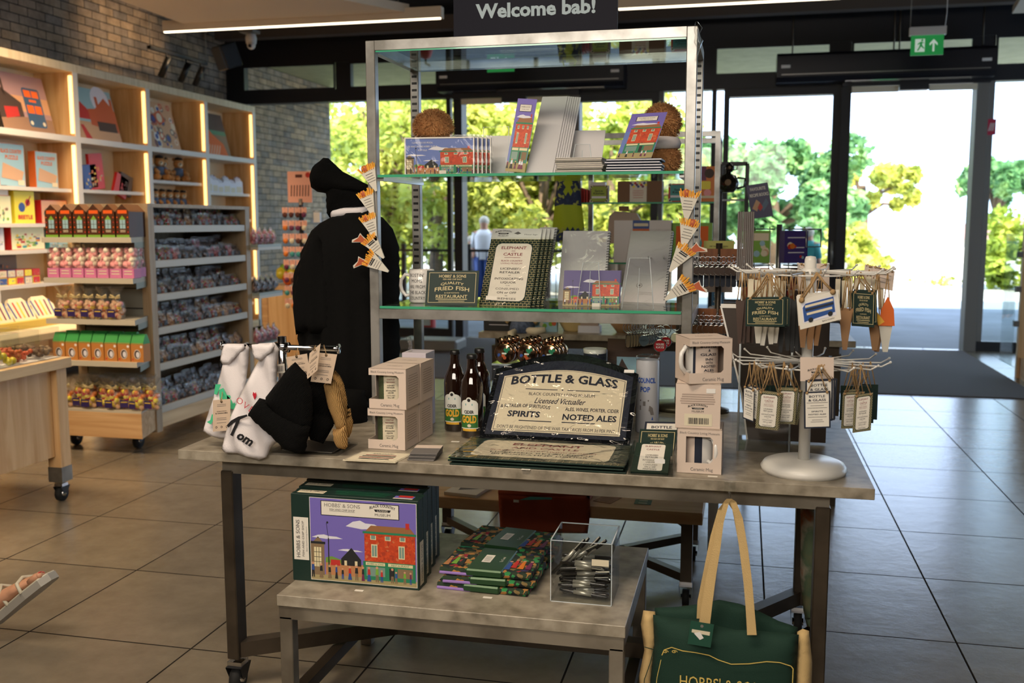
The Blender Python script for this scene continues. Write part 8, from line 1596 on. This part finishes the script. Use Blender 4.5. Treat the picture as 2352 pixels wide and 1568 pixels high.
# ================================================================== KEY RING STANDS
C('kr_grey', (84, 96, 108), .3, coat=.5); C('kr_red', (170, 24, 34), .3, coat=.5); wood('ring_wood', (120, 66, 26), (150, 90, 40), 'Z')
def keyring(name, lab, loc, disc, txt=None, group=None, rz=0, n=1, step=(.008, .004), shape='disc', sc=1):
    t = thing('key_ring', lab, 'key ring', loc, rz, group); t.scale = (sc,)*3
    m = MB(); m.tube([(.0155*math.cos(a), 0, -.016+.0155*math.sin(a)) for a in [2*PI*k/18 for k in range(18)]], .0014, 'chrome', 6, closed=True); m.tube([(0, 0, -.032), (0, 0, -.038)], .002, 'chrome', 6); m.build('split_ring', t)
    m = MB()
    if shape == 'disc': m.lathe([(.001, .003), (.017, .003), (.019, .001), (.019, -.001), (.017, -.003), (.001, -.003)], 'chrome', 22, T=UP @ T3(0, -.056, 0)); m.disc(0, -.056, .0165, disc, .0032, 20, UP); txt and [m.text(tx, 0, -.056+.007*(len(txt)-1)/1*(.5-k)*1.2, 'white' if disc == 'kr_red' else 'ink', h=.0055, w=.022, z=.0036, bold=.03, T=UP) for k, tx in enumerate(txt)]
    else: m.rbox(-.006, -.075, .006, -.038, .005, disc, .001, UP); m.rbox(-.0075, -.077, .0075, -.036, .006, 'chrome', 0, UP)
    m.build('fob', t); ks = kids(t)
    for k in range(1, n): dup(t, (loc[0]+step[0]*k, loc[1]+step[1]*k, loc[2]), rz, ch=ks)
KY = 3.27
t = thing('key_ring_stand', 'wooden key ring stand behind the right post of the display frame', 'key ring stand', (PY(1560, 800, KY+.1).x, KY+.12, TZ)); zz = PY(1560, 560, KY).z-TZ; k0 = t.location
m = MB(); m.lathe([(.001, 0), (.1, 0), (.1, .015), (.001, .02)], 'steel_dark', 24); m.box(-.012, .012, -.012, .012, .02, zz, 'steel_dark'); m.box(-.11, .13, -.01, .01, PY(1500, 742, KY).z-TZ-.03, PY(1500, 742, KY).z-TZ+.02, 'ring_wood'); m.build('column', t)
m = MB()
for z in (zz-.05, PY(1500, 742, KY).z-TZ):
    for x in (-.1, -.05, .0, .05, .1): m.tube([(x, 0, z), (x, -.11, z), (x, -.12, z+.008)], .002, 'chrome', 6)
m.build('hooks', t)
zk = PY(1500, 742, KY).z
keyring('k', 'round red key ring reading HOUSE KAYS hanging at the front right of the lower rail', (PY(1517, 745, KY-.08).x, KY-.08, zk), 'kr_red', ['HOUSE', 'KAYS'], sc=1.15)
keyring('k', 'round red key ring hanging behind the HOUSE KAYS one', (PY(1530, 748, KY-.04).x, KY-.04, zk), 'kr_red', ['HOUSE', 'KAYS'])
keyring('k', 'round slate key ring reading MARDY on the lower rail', (PY(1480, 748, KY-.06).x, KY-.06, zk+.005), 'kr_grey', ['MARDY'], 'slate key rings on the lower rail', n=7, step=(.0065, .014))
keyring('k', 'long brass key ring at the left end of the lower rail', (PY(1443, 745, KY-.07).x, KY-.07, zk+.008), 'art_stone', None, 'long key rings on the lower rail', n=8, step=(.008, .01), shape='bar', sc=1.1)
keyring('k', 'small key ring with a purple spot beside the right post', (PY(1552, 748, KY-.03).x, KY-.03, zk+.008), 'cream', None, sc=.9)
KK = .905; t = thing('key_ring_stand', 'taller key ring stand seen right of the right post', 'key ring stand', CAMP+(Vector((PY(1645, 800, 3.6).x, 3.7, 0))-CAMP)*KK); t.scale = (KK,)*3; m = MB(); L_ = Vector((PY(1645, 800, 3.6).x, 3.7, 0)); zb = (TZ-t.location.z)/KK; m.lathe([(.001, zb), (.05, zb), (.05, zb+.012), (.02, zb+.02)], 'steel_dark', 20); m.tube([(0, 0, zb+.01), (0, 0, 1.28)], .012, 'steel_dark'); m.box(-.12, .12, -.01, .01, 1.2, 1.26, 'ring_wood'); m.box(-.12, .12, -.01, .01, .99, 1.04, 'ring_wood'); m.build('column', t)
m = MB()
for z in (1.24, 1.03):
    for x in (-.1, -.05, 0, .05, .1): m.tube([(x, 0, z), (x, -.12, z)], .002, 'chrome', 6)
m.build('hooks', t)
for z, nm, dc in ((1.235, 'upper', 'photo_dark'), (1.025, 'lower', 'copper_art')):
    keyring('k', 'dark key ring on the %s rail right of the frame' % nm, tuple(CAMP+(Vector((L_.x-.11, 3.6, z))-CAMP)*KK), dc, None, 'key rings on the %s rail right of the frame' % nm, n=12, step=(.0167, -.001), shape='disc', sc=.82)
    keyring('k', 'long shiny key ring behind, %s rail right of the frame' % nm, tuple(CAMP+(Vector((L_.x-.1, 3.64, z-.02))-CAMP)*KK), 'navy', None, 'long key rings, %s rail right of the frame' % nm, n=11, step=(.0176, 0), shape='bar', sc=1.08)
a = PY(1616, 575, 3.58); w_ = PY(1682, 575, 3.58).x-a.x; m = MB(); m.box(0, w_, 0, .003, 0, PY(1616, 554, 3.58).z-a.z, 'art_olive'); C('art_olive', (170, 168, 84), .5); m.text('METAL WALL SIGN', w_/2, .014, 'ink', w=w_*.6, h=.005, z=.001, T=UP); m.box(.002, w_-.002, .004, .006, -.14, 0, 'card_pink'); one('header_card', m, 'olive header card reading METAL WALL SIGN right of the frame', 'card', (PY(1616, 575, 3.385).x, 3.385, PY(1616, 575, 3.385).z))
# ================================================================== PEOPLE OUTSIDE
def person(lab, loc, h, top, legs, hair, rz=0):
    t = thing('person', lab, 'person', loc, rz); s = h/1.7
    V = [(0, 0, .95), (0, 0, 1.15), (0, .0, 1.38), (0, 0, 1.47), (0, -.01, 1.58), (0, 0, 1.66), (.17, 0, 1.4), (.22, .02, 1.13), (.2, -.1, .92), (-.17, 0, 1.4), (-.22, .02, 1.13), (-.2, -.1, .92), (.09, 0, .88), (.1, -.02, .48), (.1, .0, .08), (.1, -.1, .03), (-.09, 0, .88), (-.1, .03, .48), (-.1, .06, .08), (-.1, -.04, .03)]
    E_ = [(0, 1), (1, 2), (2, 3), (3, 4), (4, 5), (2, 6), (6, 7), (7, 8), (2, 9), (9, 10), (10, 11), (0, 12), (12, 13), (13, 14), (14, 15), (0, 16), (16, 17), (17, 18), (18, 19)]
    RR = [.14, .13, .14, .055, .09, .07, .055, .045, .035, .055, .045, .035, .09, .06, .045, .035, .09, .06, .045, .035]
    me = bpy.data.meshes.new('body'); me.from_pydata([Vector(v)*s for v in V], E_, []); me.materials.append(MATS['skin']); o = bpy.data.objects.new('body', me); COL.objects.link(o); o.parent = t
    md = o.modifiers.new('skin', 'SKIN'); o.modifiers.new('sub', 'SUBSURF').levels = 1
    for i, sv in enumerate(me.skin_vertices[0].data): sv.radius = (RR[i]*s, RR[i]*s*(.75 if i < 3 else 1)); sv.use_root = i == 0
    m = MB(); m.lathe([(.17*s, .9*s), (.18*s, 1.1*s), (.2*s, 1.35*s), (.12*s, 1.45*s), (.07*s, 1.48*s)], top, 16, T=Matrix.Diagonal((1, .72, 1, 1)))
    for q in (-1, 1): m.tube([Vector((q*.16, 0, 1.4))*s, Vector((q*.23, .02, 1.12))*s], [.075*s, .062*s], top, 10)
    m.build('shirt', t); m = MB()
    for q, y in ((1, 0), (-1, .05)): m.tube([Vector((q*.08, 0, .95))*s, Vector((q*.1, y*.5, .5))*s, Vector((q*.1, y, .1))*s], [.12*s, .085*s, .07*s], legs, 12)
    m.build('trousers', t); m = MB(); m.ball(Vector((0, .015, 1.63))*s, .1*s, hair, 10); m.build('hair', t)
C('hair_pale', (200, 190, 170), .8); C('hair_dark', (60, 44, 34), .8)
q = PY(1112, 560, 17.6); person('person in a white top and blue trousers standing outside the left doors', (q.x*15.8/17.6, 15.8, -.02), 1.46, 'white', 'art_blue', 'hair_pale')
q = PY(1082, 560, 17.8); person('smaller person in a white top outside, left of the taller one', (q.x*15.9/17.8, 15.9, -.02), 1.14, 'white', 'cloudw', 'hair_pale', .4)
q = PY(1858, 560, 15.2); person('person in a teal top outside behind the sliding door leaf', (q.x, 15.2, -.02), 1.28, 'art_teal', 'art_black', 'hair_pale', 2.6)
# display unit end at the right picture edge
p = PZ(2334, 868, 0); t = thing('side_display', 'slim timber display unit cut off by the right picture edge', 'display unit', (p.x, p.y, 0))
m = MB(); m.box(0, .5, 0, .06, 0, 1.3, 'pine'); m.box(0.02, .5, -.35, 0, 0, .18, 'pine_x'); m.build('frame', t); m = MB(); m.box(-.05, -.04, -.0, .4, .1, 1.25, 'pane'); m.build('glass_side', t)
for z in (.45, .75, 1.05): m = MB(); m.box(-.04, .0, 0, .06, z, z+.05, 'grey_post'); m.build('bracket', t)

# ================================================================== each of a row is told apart by its place in the row
ORD = 'first second third fourth fifth sixth seventh eighth ninth tenth eleventh twelfth thirteenth fourteenth fifteenth sixteenth'.split()
same = {}
for o in bpy.data.objects:
    if o.parent is None and o.get('label') and o.get('group'): same.setdefault(o['label'], []).append(o)
for lb, os_ in same.items():
    if not 2 <= len(os_) <= 16 or 'pen' in lb.split(): continue
    sp = [max(o.location[k] for o in os_)-min(o.location[k] for o in os_) for k in range(3)]; ax = sp.index(max(sp))
    key = (lambda o: o.location.x/max(.5, o.location.y)) if ax == 0 else (lambda o: o.location[ax])
    s_ = sorted(os_, key=key)
    if min(abs(key(b_)-key(a_)) for a_, b_ in zip(s_, s_[1:])) < 2e-4: continue
    tail = ('from the left', 'from the front', 'up from the bottom')[ax]
    for k, o in enumerate(s_):
        nl = '%s, %s %s' % (lb, ORD[k], tail)
        if len(nl.split()) > 16: nl = '%s (%s %s)' % (lb, ORD[k], ('from left', 'from front', 'from bottom')[ax])
        if len(nl.split()) <= 16: o['label'] = nl
